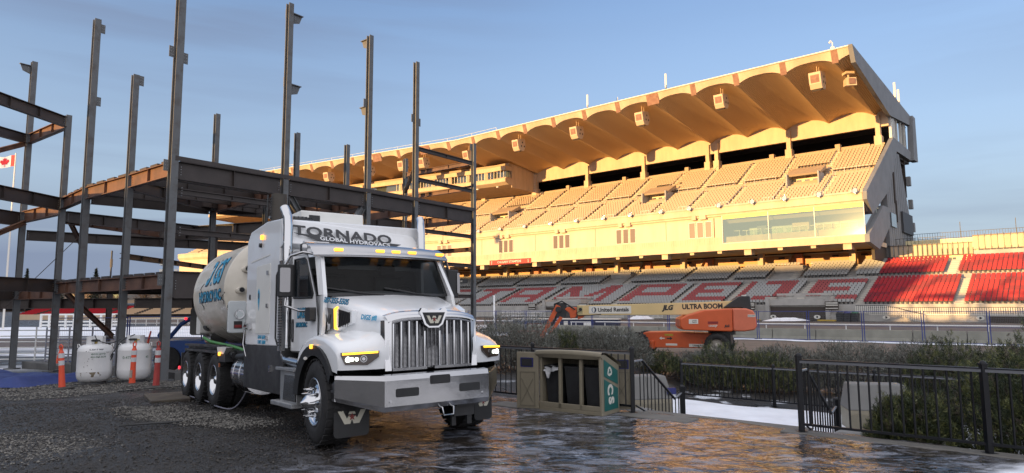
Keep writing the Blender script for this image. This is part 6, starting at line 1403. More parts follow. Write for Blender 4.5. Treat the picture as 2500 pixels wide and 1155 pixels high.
sil = [(-1.8, 21.6, 1.3, .9, 1.65, 'silver shrub right behind the truck bonnet'), (.1, 20.4, 1.2, .8, 1.62, 'silver shrub above the left door of the recycling cabinet'), (3.15, 20.3, 1.0, .75, 1.2, 'small silver shrub left of the lift front wheel'), (7.9, 19.3, 1.1, .85, 1.25, 'silver shrub in front of the lift rear wheel'), (9.5, 18.4, 1.1, .8, 1.42, 'silver shrub just right of the orange lift'), (11.1, 17.6, 1.0, .8, 1.42, 'silver shrub before the tall pine tips'), (14.0, 15.4, 1.4, .9, 1.42, 'silver shrub at the right edge of the hedge'), (16.0, 14.4, 1.3, .9, 1.45, 'silver shrub cut by the right picture edge')]
for i, (x, y, rx, ry, h, lab) in enumerate(sil): foliage('silver_shrub', x, y, rx, ry, h, 'silver', 50+i, lab, 1.0)
sil += [(6.1, 20.6, 1.0, .7, 1.05, 'low silver shrub below the middle of the lift chassis'), (12.6, 16.9, 1.2, .8, 1.35, 'silver shrub between the tall pines and the right edge'), (2.1, 21.6, 1.1, .7, 1.2, 'silver shrub above the cabinet roof')]
for i, (x, y, rx, ry, h, lab) in enumerate(sil[-3:]): foliage('silver_shrub', x, y, rx, ry, h, 'silver', 70+i, lab, 1.0)
pin = [(1.7, 21.2, 1.0, .7, .9, 1.0, 'low dark pine above the recycling cabinet roof'), (4.6, 20.6, .7, .55, .5, .7, 'low dark pine left of the lift'), (6.2, 19.4, 1.1, .7, 1.05, 1.0, 'dark pine before the lift chassis'), (7.1, 18.6, .8, .6, .95, .8, 'dark pine under the middle of the lift'), (10.8, 16.6, 1.0, .8, 1.35, 1.2, 'dark pine at the centre of the hedge with upright tips'), (11.9, 15.8, 1.0, .8, 1.40, 1.2, 'tallest dark pine of the hedge right of centre'), (13.0, 14.9, .9, .7, 1.15, 1.0, 'dark pine left of the last silver shrub')]
for i, (x, y, rx, ry, h, cn, lab) in enumerate(pin): foliage('dwarf_pine', x, y, rx, ry, h*1.12, 'pine', 80+i, lab, cn)
fgp = [(3.75, .75, .5, .4, .5, 'low pine behind the first fence bay'), (4.85, 1.25, .95, .7, 1.25, 'bushy pine behind the right corner post of the fence'), (6.0, 1.3, .95, .7, 1.5, 'large pine behind the last fence bay'), (7.2, 1.3, 1.0, .7, 1.65, 'large pine at the right picture edge'), (8.4, 1.5, .9, .7, 1.5, 'pine outside the right picture edge'), (5.5, 2.4, 1.1, .8, 1.7, 'tall pine rising behind the foreground pines'), (7.7, 3.2, 1.2, .9, 1.9, 'tall pine behind the right picture edge')]
for i, (a, e, rx, ry, h, lab) in enumerate(fgp):
    q = fpt(a, e, 0); foliage('dwarf_pine', q.x, q.y, rx, ry, h*1.3, 'pine', 120+i, lab, 2.2, nl=.9)
# ================================================================ track side: barriers, blue fence, white rail
def blv(a, e, z=None): x, y = bl(a, e); return Vector((x, y, hz(x, y)+(z or 0)))
MBar = mat('barrier_concrete', (.25, .245, .20), .85, var=.12, vscale=1.2, bump=.2, bscale=20)
barp = None; k = 0
for a in np.arange(-12, 40, 3.05):
    b0 = blv(a, 0)
    if barp is None:
        o = empty('concrete_barrier', tuple(b0), 0); m = MB(); d = Vector((T1.x, T1.y, 0)); nn = Vector((TN.x, TN.y, 0))
        pr = [(-.3, 0), (-.3, .1), (-.14, .32), (-.09, .86), (.09, .86), (.14, .32), (.3, .1), (.3, 0)]
        vs = [nn*p_+Vector((0, 0, z)) for p_, z in pr]+[d*3.0+nn*p_+Vector((0, 0, z)) for p_, z in pr]; m.add(vs, [tuple(range(8))[::-1], tuple(range(8, 16))]+[(i, (i+1) % 8, (i+1) % 8+8, i+8) for i in range(8)], MBar); m.build('body', o, bevel=.02)
        m = MB(); m.cbox(d*3.02+Vector((0, 0, .4)), (.03, .03, .6), MDk); m.build('joint', o); barp = o
    else: o = dup(barp, b0)
    tag(o, 'pale concrete barrier block number %s from the right picture edge, behind the blue mesh fence' % ('one two three four five six seven eight nine ten eleven twelve thirteen fourteen fifteen sixteen seventeen eighteen'.split()[k]), 'barrier', 'concrete barriers along the race track'); k += 1
for j, a in enumerate(np.arange(48, 64, 3.05)):
    o = dup(barp, blv(a, 0)); tag(o, 'concrete barrier block %s of the left run beyond the red skip' % ('one', 'two', 'three', 'four', 'five', 'six')[j], 'barrier', 'concrete barriers along the race track')
MBl = mat('fence_blue', (.02, .04, .20), .4); MWi = mat('mesh_wire', (.20, .21, .24), .5)
fpn = None; PL = 3.55
for j, a in enumerate(np.arange(-8.6, 44, PL)):
    b0 = blv(a, -.95)
    if fpn is None:
        o = empty('mesh_fence_panel', tuple(b0)); d = Vector((T1.x, T1.y, 0)); m = MB()
        for q in (0.06, PL-.08): m.cyl(d*q, d*q+Vector((0, 0, 2.2)), .03, MBl, n=6)
        for z in (.12, 1.15, 2.15): m.cyl(d*.05+Vector((0, 0, z)), d*(PL-.08)+Vector((0, 0, z)), .022 if z != 1.15 else .012, MBl, n=5)
        m.cbox(Vector((0, 0, .05)), (.5, .25, .1), MKb); m.build('frame', o); m = MB()
        for i in range(1, 40): q = d*(PL*i/40); m.cyl(q+Vector((0, 0, .12)), q+Vector((0, 0, 2.15)), .0035, MWi, n=3, cap=False)
        for i in range(1, 13): m.cyl(d*.05+Vector((0, 0, .12+i*.16)), d*(PL-.08)+Vector((0, 0, .12+i*.16)), .003, MWi, n=3, cap=False)
        m.build('wire_mesh', o); fpn = o
    else: o = dup(fpn, b0)
    tag(o, 'blue framed mesh fence panel, %s from the right along the track' % ('first second third fourth fifth sixth seventh eighth ninth tenth eleventh twelfth thirteenth fourteenth fifteenth sixteenth'.split()[j]), 'fence panel', 'blue temporary fence panels')
MWr = mat('rail_white', (.74, .75, .74), .4)
wr = empty('running_rail', tuple(blv(-16, 16)), label='long white plastic running rail along the race track', cat='rail'); W0 = Vector(wr.location)
for a0, a1 in ((-16, 39.2), (42.5, 62)):
    m = MB()
    for a in np.arange(a0, a1, 3.0):
        p = blv(a, 16, .74)-W0; q = blv(min(a+3.0, a1), 16, .74)-W0; m.cyl(p, q, .065, MWr, n=8)
    m.build('rail', wr)
for a in list(np.arange(-16, 39, 3.6))+list(np.arange(42.8, 62, 3.2)):
    m = MB(); p = blv(a, 16)-W0; m.cyl(p+Vector((0, 0, .06)), p+Vector((0, 0, .7)), .055, MWr, n=8); m.cyl(p, p+Vector((0, 0, .07)), .16, MWr, r1=.07, n=8); m.build('post', wr)
def simple(name, loc, label, cat, fn, group=None, rz=0):
    o = empty(name, tuple(loc), rz, label=label, cat=cat, group=group); fn(o); return o
def f(o):
    m = MB(); m.box((-6.5, -.8, 0), (6.5, .8, 1.0), mat('navy_skirt', (.012, .016, .05), .7)); m.build('skirt', o); m = MB(); m.box((-6.6, -.9, 1.0), (6.6, .9, 1.1), MSt); m.build('deck', o)
    m = MB()
    for x in (-1, 0): m.box((x, -.83, .3), (x+.5, -.81, .8), MSt)
    m.build('panel', o)
q = aty_ = Vector((6.4, 79.5, hz(6.4, 79.5))); simple('stage', q, 'long low dark blue skirted stage beyond the white rail', 'stage', f, rz=-.35)
def f(o):
    m = MB()
    for x in (-.1, .45, 1.6, 2.1): m.cyl((x, 0, .06), (x, 0, .72), .05, MWr, n=6)
    m.cyl((-.2, 0, .72), (2.2, 0, .72), .05, MWr, n=6); m.box((1.35, -.02, 0), (2.2, .02, .75), MWr); m.build('frame', o)
simple('gate', blv(41.5, 14.5), 'short white gate at the gap in the running rail', 'gate', f, rz=-.2)
def f(o):
    m = MB(); m.cyl((0, 0, 0), (0, 0, 3.9), .11, MWr, n=8); m.build('pole', o)
simple('post', (-2.15, 78, hz(-2, 78)), 'tall plain white post standing by the metal stairs', 'post', f)
def f(o):
    m = MB()
    for x in np.arange(0, 5, .55):
        m.cyl((x, 0, 0), (x, 0, 1.9+.25*sin(x)), .03, ST, n=4); m.cyl((x, 1, 0), (x, 1, 1.9), .03, ST, n=4)
    for z in (.5, 1.0, 1.5, 1.9): m.cyl((0, 0, z), (5, 0, z), .03, ST, n=4); m.cyl((0, 1, z), (5, 1, z), .03, ST, n=4)
    for x in (0, 1.7, 3.3): m.cyl((x, 0, .1), (x+1.6, 0, 1.8), .025, ST, n=4)
    m.build('rails', o); m = MB()
    for i in range(8): m.box((3.0+i*.28, 0, 1.35-i*.16), (3.3+i*.28, 1, 1.39-i*.16), ST)
    m.box((0, 0, 1.35), (3.2, 1, 1.42), ST); m.build('tread', o)
simple('metal_stairs', (-1.3, 77, hz(-1, 77)), 'tangle of galvanised stairs and handrails left of the lift jib', 'stairs', f, rz=-.3)
def f(o):
    m = MB(); m.box((-1.15, -.75, 0), (1.15, .75, .95), mat('faded_red_skip', (.26, .15, .12), .8, col2=(.17, .13, .11), vscale=2.5, bump=.2)); m.build('body', o, bevel=.02); m = MB()
    for x in (-1.1, -.4, .35, 1.1): m.box((x-.05, -.80, 0), (x+.05, -.75, .95), mat('faded_red_skip'))
    m.box((-1.2, -.8, .95), (1.2, .8, 1.03), mat('dull_red', (.20, .05, .045), .7)); m.build('rib', o)
    m = MB()
    for x in (0, .3, .6, .9):
        m.cyl((x, -.2, 1.0), (x, -.2, 1.5), .025, RED if 0 else mat('dull_red'), n=5)
    m.cyl((0, -.2, 1.5), (.9, -.2, 1.5), .025, mat('dull_red'), n=5); m.cyl((0, -.2, 1.25), (.9, -.2, 1.25), .02, mat('dull_red'), n=5); m.build('rack', o)
simple('skip', (1.0, 43.5, hz(1, 43)), 'faded red metal skip with a small rack, under the lift jib', 'skip', f, rz=-.05)
# stand-side bins, yellow kerbs, snow heap, small tree
for i, (s, c, lab) in enumerate(((24.05, BK, 'black bin with dark lid by the ramp railing'), (23.2, mat('bin_blue'), 'black bin with blue lid by the ramp railing'), (22.3, mat('bin_green', (.02, .11, .06), .5), 'black bin with green lid by the ramp railing'))):
    def f(o, c=c):
        m = MB(); m.hexa([(-.38, -.35, 0), (.38, -.35, 0), (.38, .35, 0), (-.38, .35, 0), (-.43, -.4, 1.05), (.43, -.4, 1.05), (.43, .4, 1.05), (-.43, .4, 1.05)], BK2); m.build('body', o); m = MB(); m.lathe([(.44, 0), (.40, .14), (.2, .24), (0, .26)], c, Matrix.Translation((0, 0, 1.05)), 14); m.build('lid', o)
    simple('wheeled_bin', W3(s, 92.4, -.58), lab, 'bin', f, 'bins by the ramp railing', rz=-.8)
for i, (s, lab) in enumerate(((25.6, 'yellow kerb block left of the three bins'), (35.4, 'yellow kerb block behind the lift tail'))):
    def f(o): m = MB(); m.box((-1.1, -.25, 0), (1.1, .25, .22), mat('kerb_yellow', (.48, .32, .04), .7, var=.15, vscale=4)); m.build('block', o)
    simple('kerb_block', W3(s, 91.9, -.58), lab, 'kerb', f, 'yellow kerb blocks', rz=-.8)
def heap(x, y, rx, ry, h, seed, label):
    n_ = 22; V_ = []; 
    for i in range(n_):
        for j in range(n_):
            u, v = i/(n_-1)*2-1, j/(n_-1)*2-1; d = max(0, 1-sqrt(u*u+v*v)); V_.append((x+u*rx, y+v*ry, hz(x+u*rx, y+v*ry)-.03+h*min(1, d*2)*(.5+fbm(np.array([u*3+seed]), np.array([v*3.]), 3, seed)[0]*.9)))
    F_ = [(i*n_+j, (i+1)*n_+j, (i+1)*n_+j+1, i*n_+j+1) for i in range(n_-1) for j in range(n_-1)]
    return tag(npmesh('snow_heap', V_, F_, [M_snow], smooth=True), label, 'snow', kind='stuff')
q = W3(30.5, 91.2, 0); heap(q.x, q.y, 3.4, .9, .42, 4, 'dirty snow heap along the tunnel mouth'); q = W3(53, 91.8, 0); heap(q.x, q.y, 2.2, .8, .5, 6, 'snow heap below the front railings left of the lift')
def f(o):
    m = MB(); m.cyl((0, 0, 0), (0, 0, .4), .06, mat('bark'), n=6); m.build('trunk', o); m = MB()
    r = random.Random(3)
    for i in range(700):
        z = .25+r.random()**1.3*1.55; a = r.uniform(0, 6.28); rr = .55*(1-(z-.25)/1.65)*r.uniform(.3, 1.05); p = Vector((rr*cos(a), rr*sin(a), z)); d = Vector((cos(a)*.12, sin(a)*.12, -.02)); s = Vector((-sin(a), cos(a), 0))*.03; m.add([p-s, p+s, p+d], [(0, 1, 2)], mat('pine_needle'))
    m.build('crown', o, fix=False)
simple('fir_tree', (3.0, 76.0, hz(3, 76)), 'tiny cone shaped fir beside the tunnel wall', 'tree', f)
# ================================================================ orange telescopic lift
OR = mat('lift_orange', (.60, .105, .028), .42, var=.07, vscale=1.2, rvar=.08); ORf = mat('lift_orange_faded', (.62, .16, .085), .55, var=.06, vscale=1.5); CRb = mat('lift_cream', (.66, .50, .24), .42, var=.04, vscale=1)
lz = hz(9.4, 35.2)-.05; LX = (Vector((10.85, 34.3, 0))-Vector((7.05, 36.0, 0))).normalized(); LY = Vector((-LX.y, LX.x, 0))
lo = Vector((9.1, 36.1, lz)); lift = empty('boom_lift', label='orange and cream telescopic boom lift with black counterweight', cat='boom lift', mw=frame(lo, LX, LY))
def LP(x, y, z): return Vector((x, y, z))
for (x, y) in ((-2.05, -1.15), (2.1, -1.15), (-2.05, 1.2), (2.1, 1.2)):
    sg = -1 if y < 0 else 1; Tm = Matrix.Translation((x, y, .62)) @ Matrix.Rotation(radians(90 if sg < 0 else -90), 4, 'X'); m = MB()
    m.lathe([(.33, .16), (.36, .21), (.5, .22), (.58, .20), (.62, .15), (.62, -.15), (.58, -.2), (.33, -.16)], RB, Tm, 32)
    for k in range(22): a = 2*pi*k/22; m.box((.605, -.035, -.19), (.645, .035, .0), RB, Tm @ Matrix.Rotation(a, 4, 'Z')); m.box((.605, -.035, .0), (.645, .035, .19), RB, Tm @ Matrix.Rotation(a+.14, 4, 'Z'))
    w_ = m.build('wheel', lift); m = MB(); m.lathe([(.36, .19), (.33, .12), (.30, .06), (.14, .05), (.13, .16), (0, .17)], mat('dusty_rim', (.40, .37, .33), .6, var=.1), Tm, 24)
    for k in range(12): a = 2*pi*k/12; m.cyl(Tm @ Vector((.22*cos(a), .22*sin(a), .05)), Tm @ Vector((.22*cos(a), .22*sin(a), .10)), .025, mat('dusty_rim'), n=6)
    m.build('rim', w_)
m = MB(); m.prism([(-2.0, .62), (-1.95, 1.12), (-1.72, 1.25), (-.4, 1.28), (2.35, 1.20), (2.45, .75), (1.6, .45), (-1.2, .42)], -.75, .75, OR, 1); m.box((-2.2, -1.05, .48), (-1.9, 1.05, .76), OR); m.box((1.95, -1.05, .48), (2.25, 1.05, .76), OR); m.box((-1.5, -.9, .36), (-1.2, .9, .8), OR); ch = m.build('chassis', lift, bevel=.03)
m = MB(); m.rbox((1.9, -.80, .60), (2.75, .3, 1.22), .08, BK2, axis=1); m.build('hose_guard', lift)
m = MB(); m.box((-.6, -.765, .55), (-.0, -.752, .66), MSt); m.build('decal', ch); m = MB(); m.box((.62, -.765, .50), (1.62, -.752, .66), MSt); m.build('decal', ch)
text('United Rentals', .14, frame((1.18, -.77, .58), (1, 0, 0), (0, 0, 1)), BK, 'lettering', ch, .003, bold=.002, sx=.9)
m = MB(); m.prism([(-.95, .93), (-.82, 1.02), (-.82, .96), (-.66, .96), (-.66, .90), (-.82, .90), (-.82, .84)], -.762, -.755, MSt, 1); m.prism([(-.24, .93), (-.37, 1.02), (-.37, .96), (-.55, .96), (-.55, .90), (-.37, .90), (-.37, .84)], -.762, -.755, BK, 1); m.build('arrow_decal', ch)
m = MB(); m.box((-.65, -.762, 1.06), (-.2, -.753, 1.17), mat('kerb_yellow')); m.build('warning_label', ch)
# superstructure: its own frame, nearly square to the view
SX = Vector((.993, -.12, 0)).normalized(); SYv = Vector((-SX.y, SX.x, 0)); SM = frame(Vector((9.1, 35.3, lz)), SX, SYv); LI = frame(lo, LX, LY).inverted() @ SM
def sbuild(m_, name, parent=lift, bevel=0, seg=1):
    o = m_.build(name, parent, bevel=bevel, seg=seg); o.data.transform(LI); return o
m = MB(); m.cyl((2.0, 0, 1.15), (2.0, 0, 1.42), .7, BK2, n=24); sbuild(m, 'turntable')
m = MB(); m.prism([(-.22, 1.50), (-.28, 1.62), (-.28, 2.0), (.1, 2.18), (.95, 2.44), (2.35, 2.52), (2.35, 1.36), (2.2, 1.34), (-.1, 1.42)], -1.15, .9, OR, 1); hb = sbuild(m, 'engine_cover', bevel=.06, seg=3)
m = MB(); m.prism([(2.37, 1.36), (2.37, 2.52), (3.05, 2.52), (3.40, 2.40), (3.53, 2.1), (3.55, 1.6), (3.43, 1.42), (2.9, 1.34)], -1.16, .9, ORf, 1); cw = sbuild(m, 'counterweight', bevel=.08, seg=3)
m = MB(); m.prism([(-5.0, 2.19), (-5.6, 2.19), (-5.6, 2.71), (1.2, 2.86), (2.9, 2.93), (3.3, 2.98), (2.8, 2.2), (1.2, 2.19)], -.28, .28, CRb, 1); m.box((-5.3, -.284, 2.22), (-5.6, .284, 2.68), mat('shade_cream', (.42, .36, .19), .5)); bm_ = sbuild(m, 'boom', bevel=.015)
m = MB(); m.prism([(2.05, 2.56), (2.85, 3.12), (3.0, 3.16), (3.42, 3.16), (3.48, 2.3), (3.42, 2.16), (3.1, 2.18), (3.0, 2.55)], -.42, .42, BK, 1); sbuild(m, 'boom_pivot', bevel=.03)
m = MB(); m.cyl((3.2, 0, 3.16), (3.2, 0, 3.22), .12, MSt, n=10); sbuild(m, 'beacon')
HSM = LI @ Matrix.Translation((-.42, 0, 0)) @ LI.inverted()
def HS(o_): o_.data.transform(HSM); return o_
m = MB(); m.prism([(-5.2, 2.2), (-5.2, 2.62), (-5.75, 2.62), (-5.85, 2.5), (-5.6, 2.3), (-5.55, 2.0), (-5.3, 2.05)], -.24, .24, OR, 1); m.prism([(-5.15, 1.95), (-5.15, 2.2), (-4.7, 2.2), (-4.9, 2.05)], -.2, .2, OR, 1); HS(sbuild(m, 'boom_head', bevel=.02))
m = MB(); m.rbox((-6.45, -.2, 2.1), (-5.75, .2, 2.85), .08, BK2, axis=1); m.cyl((-6.2, -.3, 2.5), (-6.2, .3, 2.5), .16, BK2, n=14); m.tube([(-6.4, -.2, 2.8), (-6.0, -.25, 2.95), (-5.6, -.22, 2.7), (-5.3, -.3, 2.5)], .04, BK, 6); m.cyl((-5.0, -.29, 2.5), (-5.0, -.34, 2.5), .09, BK, n=12); m.tube([(-5.05, -.3, 2.4), (-5.25, -.32, 2.3), (-5.1, -.3, 2.15), (-4.4, -.3, 2.19), (-3.9, -.3, 2.24)], .02, BK, 5); HS(sbuild(m, 'rotator'))
def bar(p, q, w_, m_, mm, y0, y1):
    p = Vector(p); q = Vector(q); d = (q-p).normalized(); n_ = Vector((-d.z, 0, d.x)); P__ = [p+n_*w_, q+n_*w_*.8, q-n_*w_*.8, p-n_*w_]; m_.prism([(v.x, v.z) for v in P__], y0, y1, mm, 1)
m = MB(); bar((-6.2, 0, 2.72), (-7.15, 0, 1.0), .13, m, OR, -.22, -.08); bar((-6.2, 0, 2.72), (-7.15, 0, 1.0), .13, m, OR, .08, .22); HS(sbuild(m, 'jib_arm'))
m = MB(); bar((-6.05, 0, 2.1), (-6.95, 0, .75), .09, m, OR, -.2, -.06); bar((-6.05, 0, 2.1), (-6.95, 0, .75), .09, m, OR, .06, .2); bar((-6.15, 0, 2.4), (-6.6, 0, 1.6), .06, m, BK2, -.05, .05); HS(sbuild(m, 'jib_link'))
m = MB(); m.rbox((-4.55, -.292, 2.27), (-2.3, -.283, 2.68), .04, MSt, axis=1); lbl = HS(sbuild(m, 'name_plate', bm_))
def stext(b_, s_, x, y, z, mm, par, **k): o = text(b_, s_, frame((x, y, z), (1, 0, k.pop('tilt', .015)), (0, 0, 1)), mm, 'lettering', par, .003, **k); o.data.transform(LI); return o
stext('United Rentals', .30, -3.67, -.298, 2.47, BK, lbl, bold=.008, sx=.92)
m = MB(); m.prism([(-4.70+.13*cos(a), 2.47+.15*sin(a)) for a in np.linspace(0, 2*pi, 25)[:-1]], -.299, -.293, mat('logo_grey', (.2, .25, .33), .5), 1); m.prism([(-4.70, 2.32), (-4.62, 2.36), (-4.57, 2.47), (-4.62, 2.58), (-4.70, 2.62), (-4.66, 2.47)], -.304, -.300, NAV, 1); m.prism([(-4.74, 2.34), (-4.68, 2.36), (-4.65, 2.47), (-4.68, 2.58), (-4.74, 2.60), (-4.78, 2.47)], -.304, -.300, MSt, 1); sbuild(m, 'roundel', lbl)
stext('JLG', .34, -.80, -.285, 2.56, BK, bm_, bold=.020, sx=1.0, shear=.25); stext('ULTRA BOOM', .36, 1.0, -.285, 2.62, BK, bm_, bold=.014, sx=.92, tilt=.02)
stext('JLG', .15, 2.05, -1.17, 1.63, BK, hb, bold=.008, shear=.25); stext('1350SJP', .14, 1.35, -1.17, 1.63, MSt, hb, bold=.003)
m = MB(); m.box((1.1, -1.165, 1.74), (1.62, -1.155, 1.86), WRED); sbuild(m, 'decal', hb); m = MB(); m.box((.15, -1.165, 1.74), (.62, -1.155, 1.98), MSt); sbuild(m, 'decal', hb)
stext('United\nRentals', .08, .43, -1.172, 1.87, BK, hb); 
m = MB(); m.box((3.10, -1.175, 2.08), (3.48, -1.162, 2.2), MSt); sbuild(m, 'decal', cw); stext('800-UR-RENTS', .07, 3.29, -1.18, 2.14, BK, cw, sx=.8)
# ================================================================ hoses and small ground clutter near the truck
def gtube(name, pts, r_, mm, label, cat, lift_=.02):
    m = MB(); P_ = []
    for p in pts:
        z = hz(p[0], p[1])+lift_ if len(p) < 3 else p[2]; P_.append(Vector((p[0], p[1], z)))
    # smooth with Catmull-Rom
    S = []
    for i in range(len(P_)-1):
        a, b_, c, d = P_[max(i-1, 0)], P_[i], P_[i+1], P_[min(i+2, len(P_)-1)]
        for t in (0, .25, .5, .75): S.append(.5*((2*b_)+(c-a)*t+(2*a-5*b_+4*c-d)*t*t+(3*b_-a-3*c+d)*t**3))
    S.append(P_[-1]); m.tube(S, r_, mm, 6); return tag(m.build(name), label, cat)
gtube('cable', [(-4.35, 11.6, 1.2), (-4.55, 11.75, .6), (-4.8, 11.9, .1), (-5.05, 12.05, -.12), (-5.4, 12.25), (-6.1, 13.3), (-6.9, 14.3), (-7.5, 15.3)], .014, mat('grey_cable', (.16, .16, .20), .5), 'thin grey cable hanging from the truck and trailing to its rear wheels', 'cable', .05)
gtube('cable', [(-9.4, 15.9), (-9.0, 16.5), (-8.3, 17.0), (-7.9, 17.8)], .012, BK, 'dark cable running over the gravel behind the bollards', 'cable', .05)
gtube('rebar', [(-5.9, 10.05), (-5.6, 10.2), (-5.2, 10.3), (-4.95, 10.6)], .012, BK, 'bent dark rod on the mud left of the front wheel, nearer one', 'rod', .05)
gtube('rebar', [(-5.85, 10.2), (-5.5, 10.32), (-5.1, 10.45), (-4.8, 10.75)], .010, BK, 'bent dark rod on the mud left of the front wheel, farther one', 'rod', .05)
m = MB(); pl = [(-8.4, 15.2), (-7.55, 15.5), (-6.7, 13.9), (-7.3, 13.5)]; m.hexa([(x, y, hz(x, y)-.02) for x, y in pl]+[(x, y, hz(x, y)+.05) for x, y in pl], mat('muddy_board', (.10, .085, .06), .8, col2=(.05, .04, .035), vscale=4, bump=.3)); tag(m.build('board', bevel=.01), 'muddy wooden board lying behind the rear wheels', 'board')
# ---- propane tanks
MP = mat('tank_white', (.66, .67, .68), .38, var=.04, vscale=3, rvar=.08); MPd = mat('tank_dirt', (.20, .17, .12), .9)
def tank(x, y, rz, label, lean=0):
    o = empty('propane_tank', (x, y, hz(x, y)+.02), radians(rz), label=label, cat='gas tank', group='white propane tanks on the gravel'); R = .44; m = MB()
    m.lathe([(.0, .05), (.25, .05), (.36, .09), (.42, .17), (R, .28), (R+.003, .36), (R+.003, .375), (R, .39), (R, .90), (R+.003, .915), (R, .93), (.425, 1.0), (.38, 1.06), (.29, 1.10), (.15, 1.12), (0, 1.125)], MP, None, 40); m.build('body', o)
    m = MB(); m.lathe([(.30, .0), (.30, .08), (.26, .08)], MLeg, None, 32); m.build('foot_ring', o)
    m = MB(); a = np.linspace(radians(-40), radians(250), 22); m.grid([[(.235*cos(t), .235*sin(t), z) for t in a] for z in (1.08, 1.16, 1.28, 1.33)], MP, True); m.grid([[(.215*cos(t), .215*sin(t), z) for t in a] for z in (1.08, 1.33)], MP, True); m.grid([[(r_*cos(t), r_*sin(t), 1.33) for t in a] for r_ in (.215, .235)], MP, True); c = m.build('collar', o)
    m = MB(); T4 = Matrix.Rotation(radians(-95), 4, 'Z'); m.prism([(.09*cos(t)*1.3, 1.22+.035*sin(t)) for t in np.linspace(0, 2*pi, 17)[:-1]], -.245, -.232, BK, 1); m.build('hand_hole', c)
    m = MB(); m.cyl((0, 0, 1.12), (0, 0, 1.24), .04, mat('brass', (.4, .3, .1), .4, metal=1), n=10); m.cyl((-.1, 0, 1.2), (.1, 0, 1.2), .02, mat('brass'), n=8); m.build('valve', o)
    for s in (-1, 1): m = MB(); m.tube([(s*.36, 0, 1.04), (s*.40, 0, 1.12), (s*.43, 0, 1.12), (s*.43, 0, 1.02)], .014, MP, 6); m.build('lifting_lug', o)
    return o
t1 = tank(-11.88, 18.9, 30, 'left propane tank with a muddy scrape and faded green lettering'); t2 = tank(-10.95, 19.25, 12, 'right propane tank with the number 475 on its side')
def wrapt(par, body, size, ang, z, mm, R=.443, sx=1., bold=.001, rz=0):
    o = text(body, size, Matrix.Identity(4), mm, 'lettering', par, .0008, sx=sx, bold=bold)
    for v in o.data.vertices: a = ang+v.co.x/R; v.co = Vector(((R+v.co.z)*cos(a), (R+v.co.z)*sin(a), z+v.co.y))
GT = mat('faded_green', (.12, .2, .15), .6)
va = atan2(-18.9, 11.88)
wrapt(t1, 'eco-pro', .085, va-radians(30)+.18, .86, GT, sx=1.3); wrapt(t1, '403-968-5678', .062, va-radians(30)+.18, .77, GT, sx=1.1); wrapt(t2, '0-475', .11, va-radians(12)-.50, .72, GT); wrapt(t2, '45', .10, va-radians(12)+.72, .72, GT); wrapt(t1, '5 AV 7 900', .05, va-radians(30)+.05, .975, NAV, R=.437, sx=1.5)
m = MB(); r = random.Random(4); pts = []
for k in range(14): a = 2*pi*k/14; rr = 1+.35*r.uniform(-1, 1); pts.append((.26*rr*cos(a), .12*rr*sin(a)))
vs = []
for u, v in pts: a = va-radians(30)-.10+u/.44; zz_ = .27+v; R_l = .445 if zz_ > .28 else .445-(.28-zz_)*.28; vs.append((R_l*cos(a), R_l*sin(a), zz_))
m.add(vs+[(.447*cos(va-radians(30)-.10), .447*sin(va-radians(30)-.10), .28)], [(i, (i+1) % 14, 14) for i in range(14)], MPd); m.build('scrape', t1, fix=False)
m = MB(); 
for k in range(16): a = va-radians(30)+r.uniform(-.9, .9); z = r.uniform(.3, .98); c = Vector((.44*cos(a), .44*sin(a), z)); m.cyl(c, c*1.0+Vector((.004*cos(a), .004*sin(a), 0)), r.uniform(.006, .014), MLeg, n=5)
m.build('chips', t1)
gtube('hose', [(-11.8, 18.7, .92), (-11.6, 18.55, .78), (-11.3, 18.6, .70), (-11.15, 18.85, .80)], .014, BK, 'black gas hose draped over the left propane tank collar', 'hose')
gtube('hose', [(-10.95, 19.2, .92), (-11.2, 19.0, .75), (-11.42, 18.9, .35), (-11.5, 18.95, .15), (-11.42, 18.9, .25), (-11.36, 18.9, .4)], .014, BK, 'black gas hose looped between the two propane tanks', 'hose')
# ---- bollards
ORB = mat('bollard_orange', (.72, .085, .035), .45, var=.06, vscale=4); ORR = mat('bollard_red', (.36, .045, .04), .6, var=.1, vscale=4); RF = mat('reflective_band', (.55, .56, .58), .35)
def bollard(x, y, tx, ty, mm, label, h=1.16, hole=False):
    o = empty('traffic_bollard', (x, y, hz(x, y)), label=label, cat='bollard', group='orange traffic bollards by the gravel'); o.rotation_euler = (radians(ty), radians(tx), 0)
    m = MB(); m.lathe([(.085, .03), (.078, .12), (.067, .5), (.063, h-.20), (.055, h-.17), (.05, h-.16)], mm, None, 16); m.lathe([(.05, h-.17), (.035, h-.12), (.04, h-.09)], mm, None, 12)
    m.tube([(-.035, 0, h-.1), (-.04, 0, h-.02), (0, 0, h+.02), (.04, 0, h-.02), (.035, 0, h-.1)], .016, mm, 8); m.build('post', o)
    for z0 in (h-.52, h-.33): m = MB(); m.lathe([(.069, z0), (.068, z0+.12)], RF, None, 16); m.build('reflective_band', o)
    m = MB(); m.lathe([(0, 0), (.28, 0), (.29, .02), (.27, .045), (.12, .06), (.09, .07)], mat('base_rubber', (.05, .048, .045), .85, var=.2, vscale=5), None, 8); m.build('base', o)
    if hole: m = MB(); m.box((-.03, -.1, .22), (.03, -.07, .42), mat('bollard_hole', (.35, .30, .26), .8)); m.build('slot', o)
    return o
bollard(-11.75, 17.4, -5, 0, ORB, 'leaning bright orange bollard left of the propane tanks', 1.15); bollard(-10.42, 18.25, 2, 2, ORB, 'bright orange bollard with a slot, in front of the right propane tank', 1.16, True); bollard(-9.2, 17.2, 1, 0, ORR, 'faded red bollard nearest the steel column', 1.17)
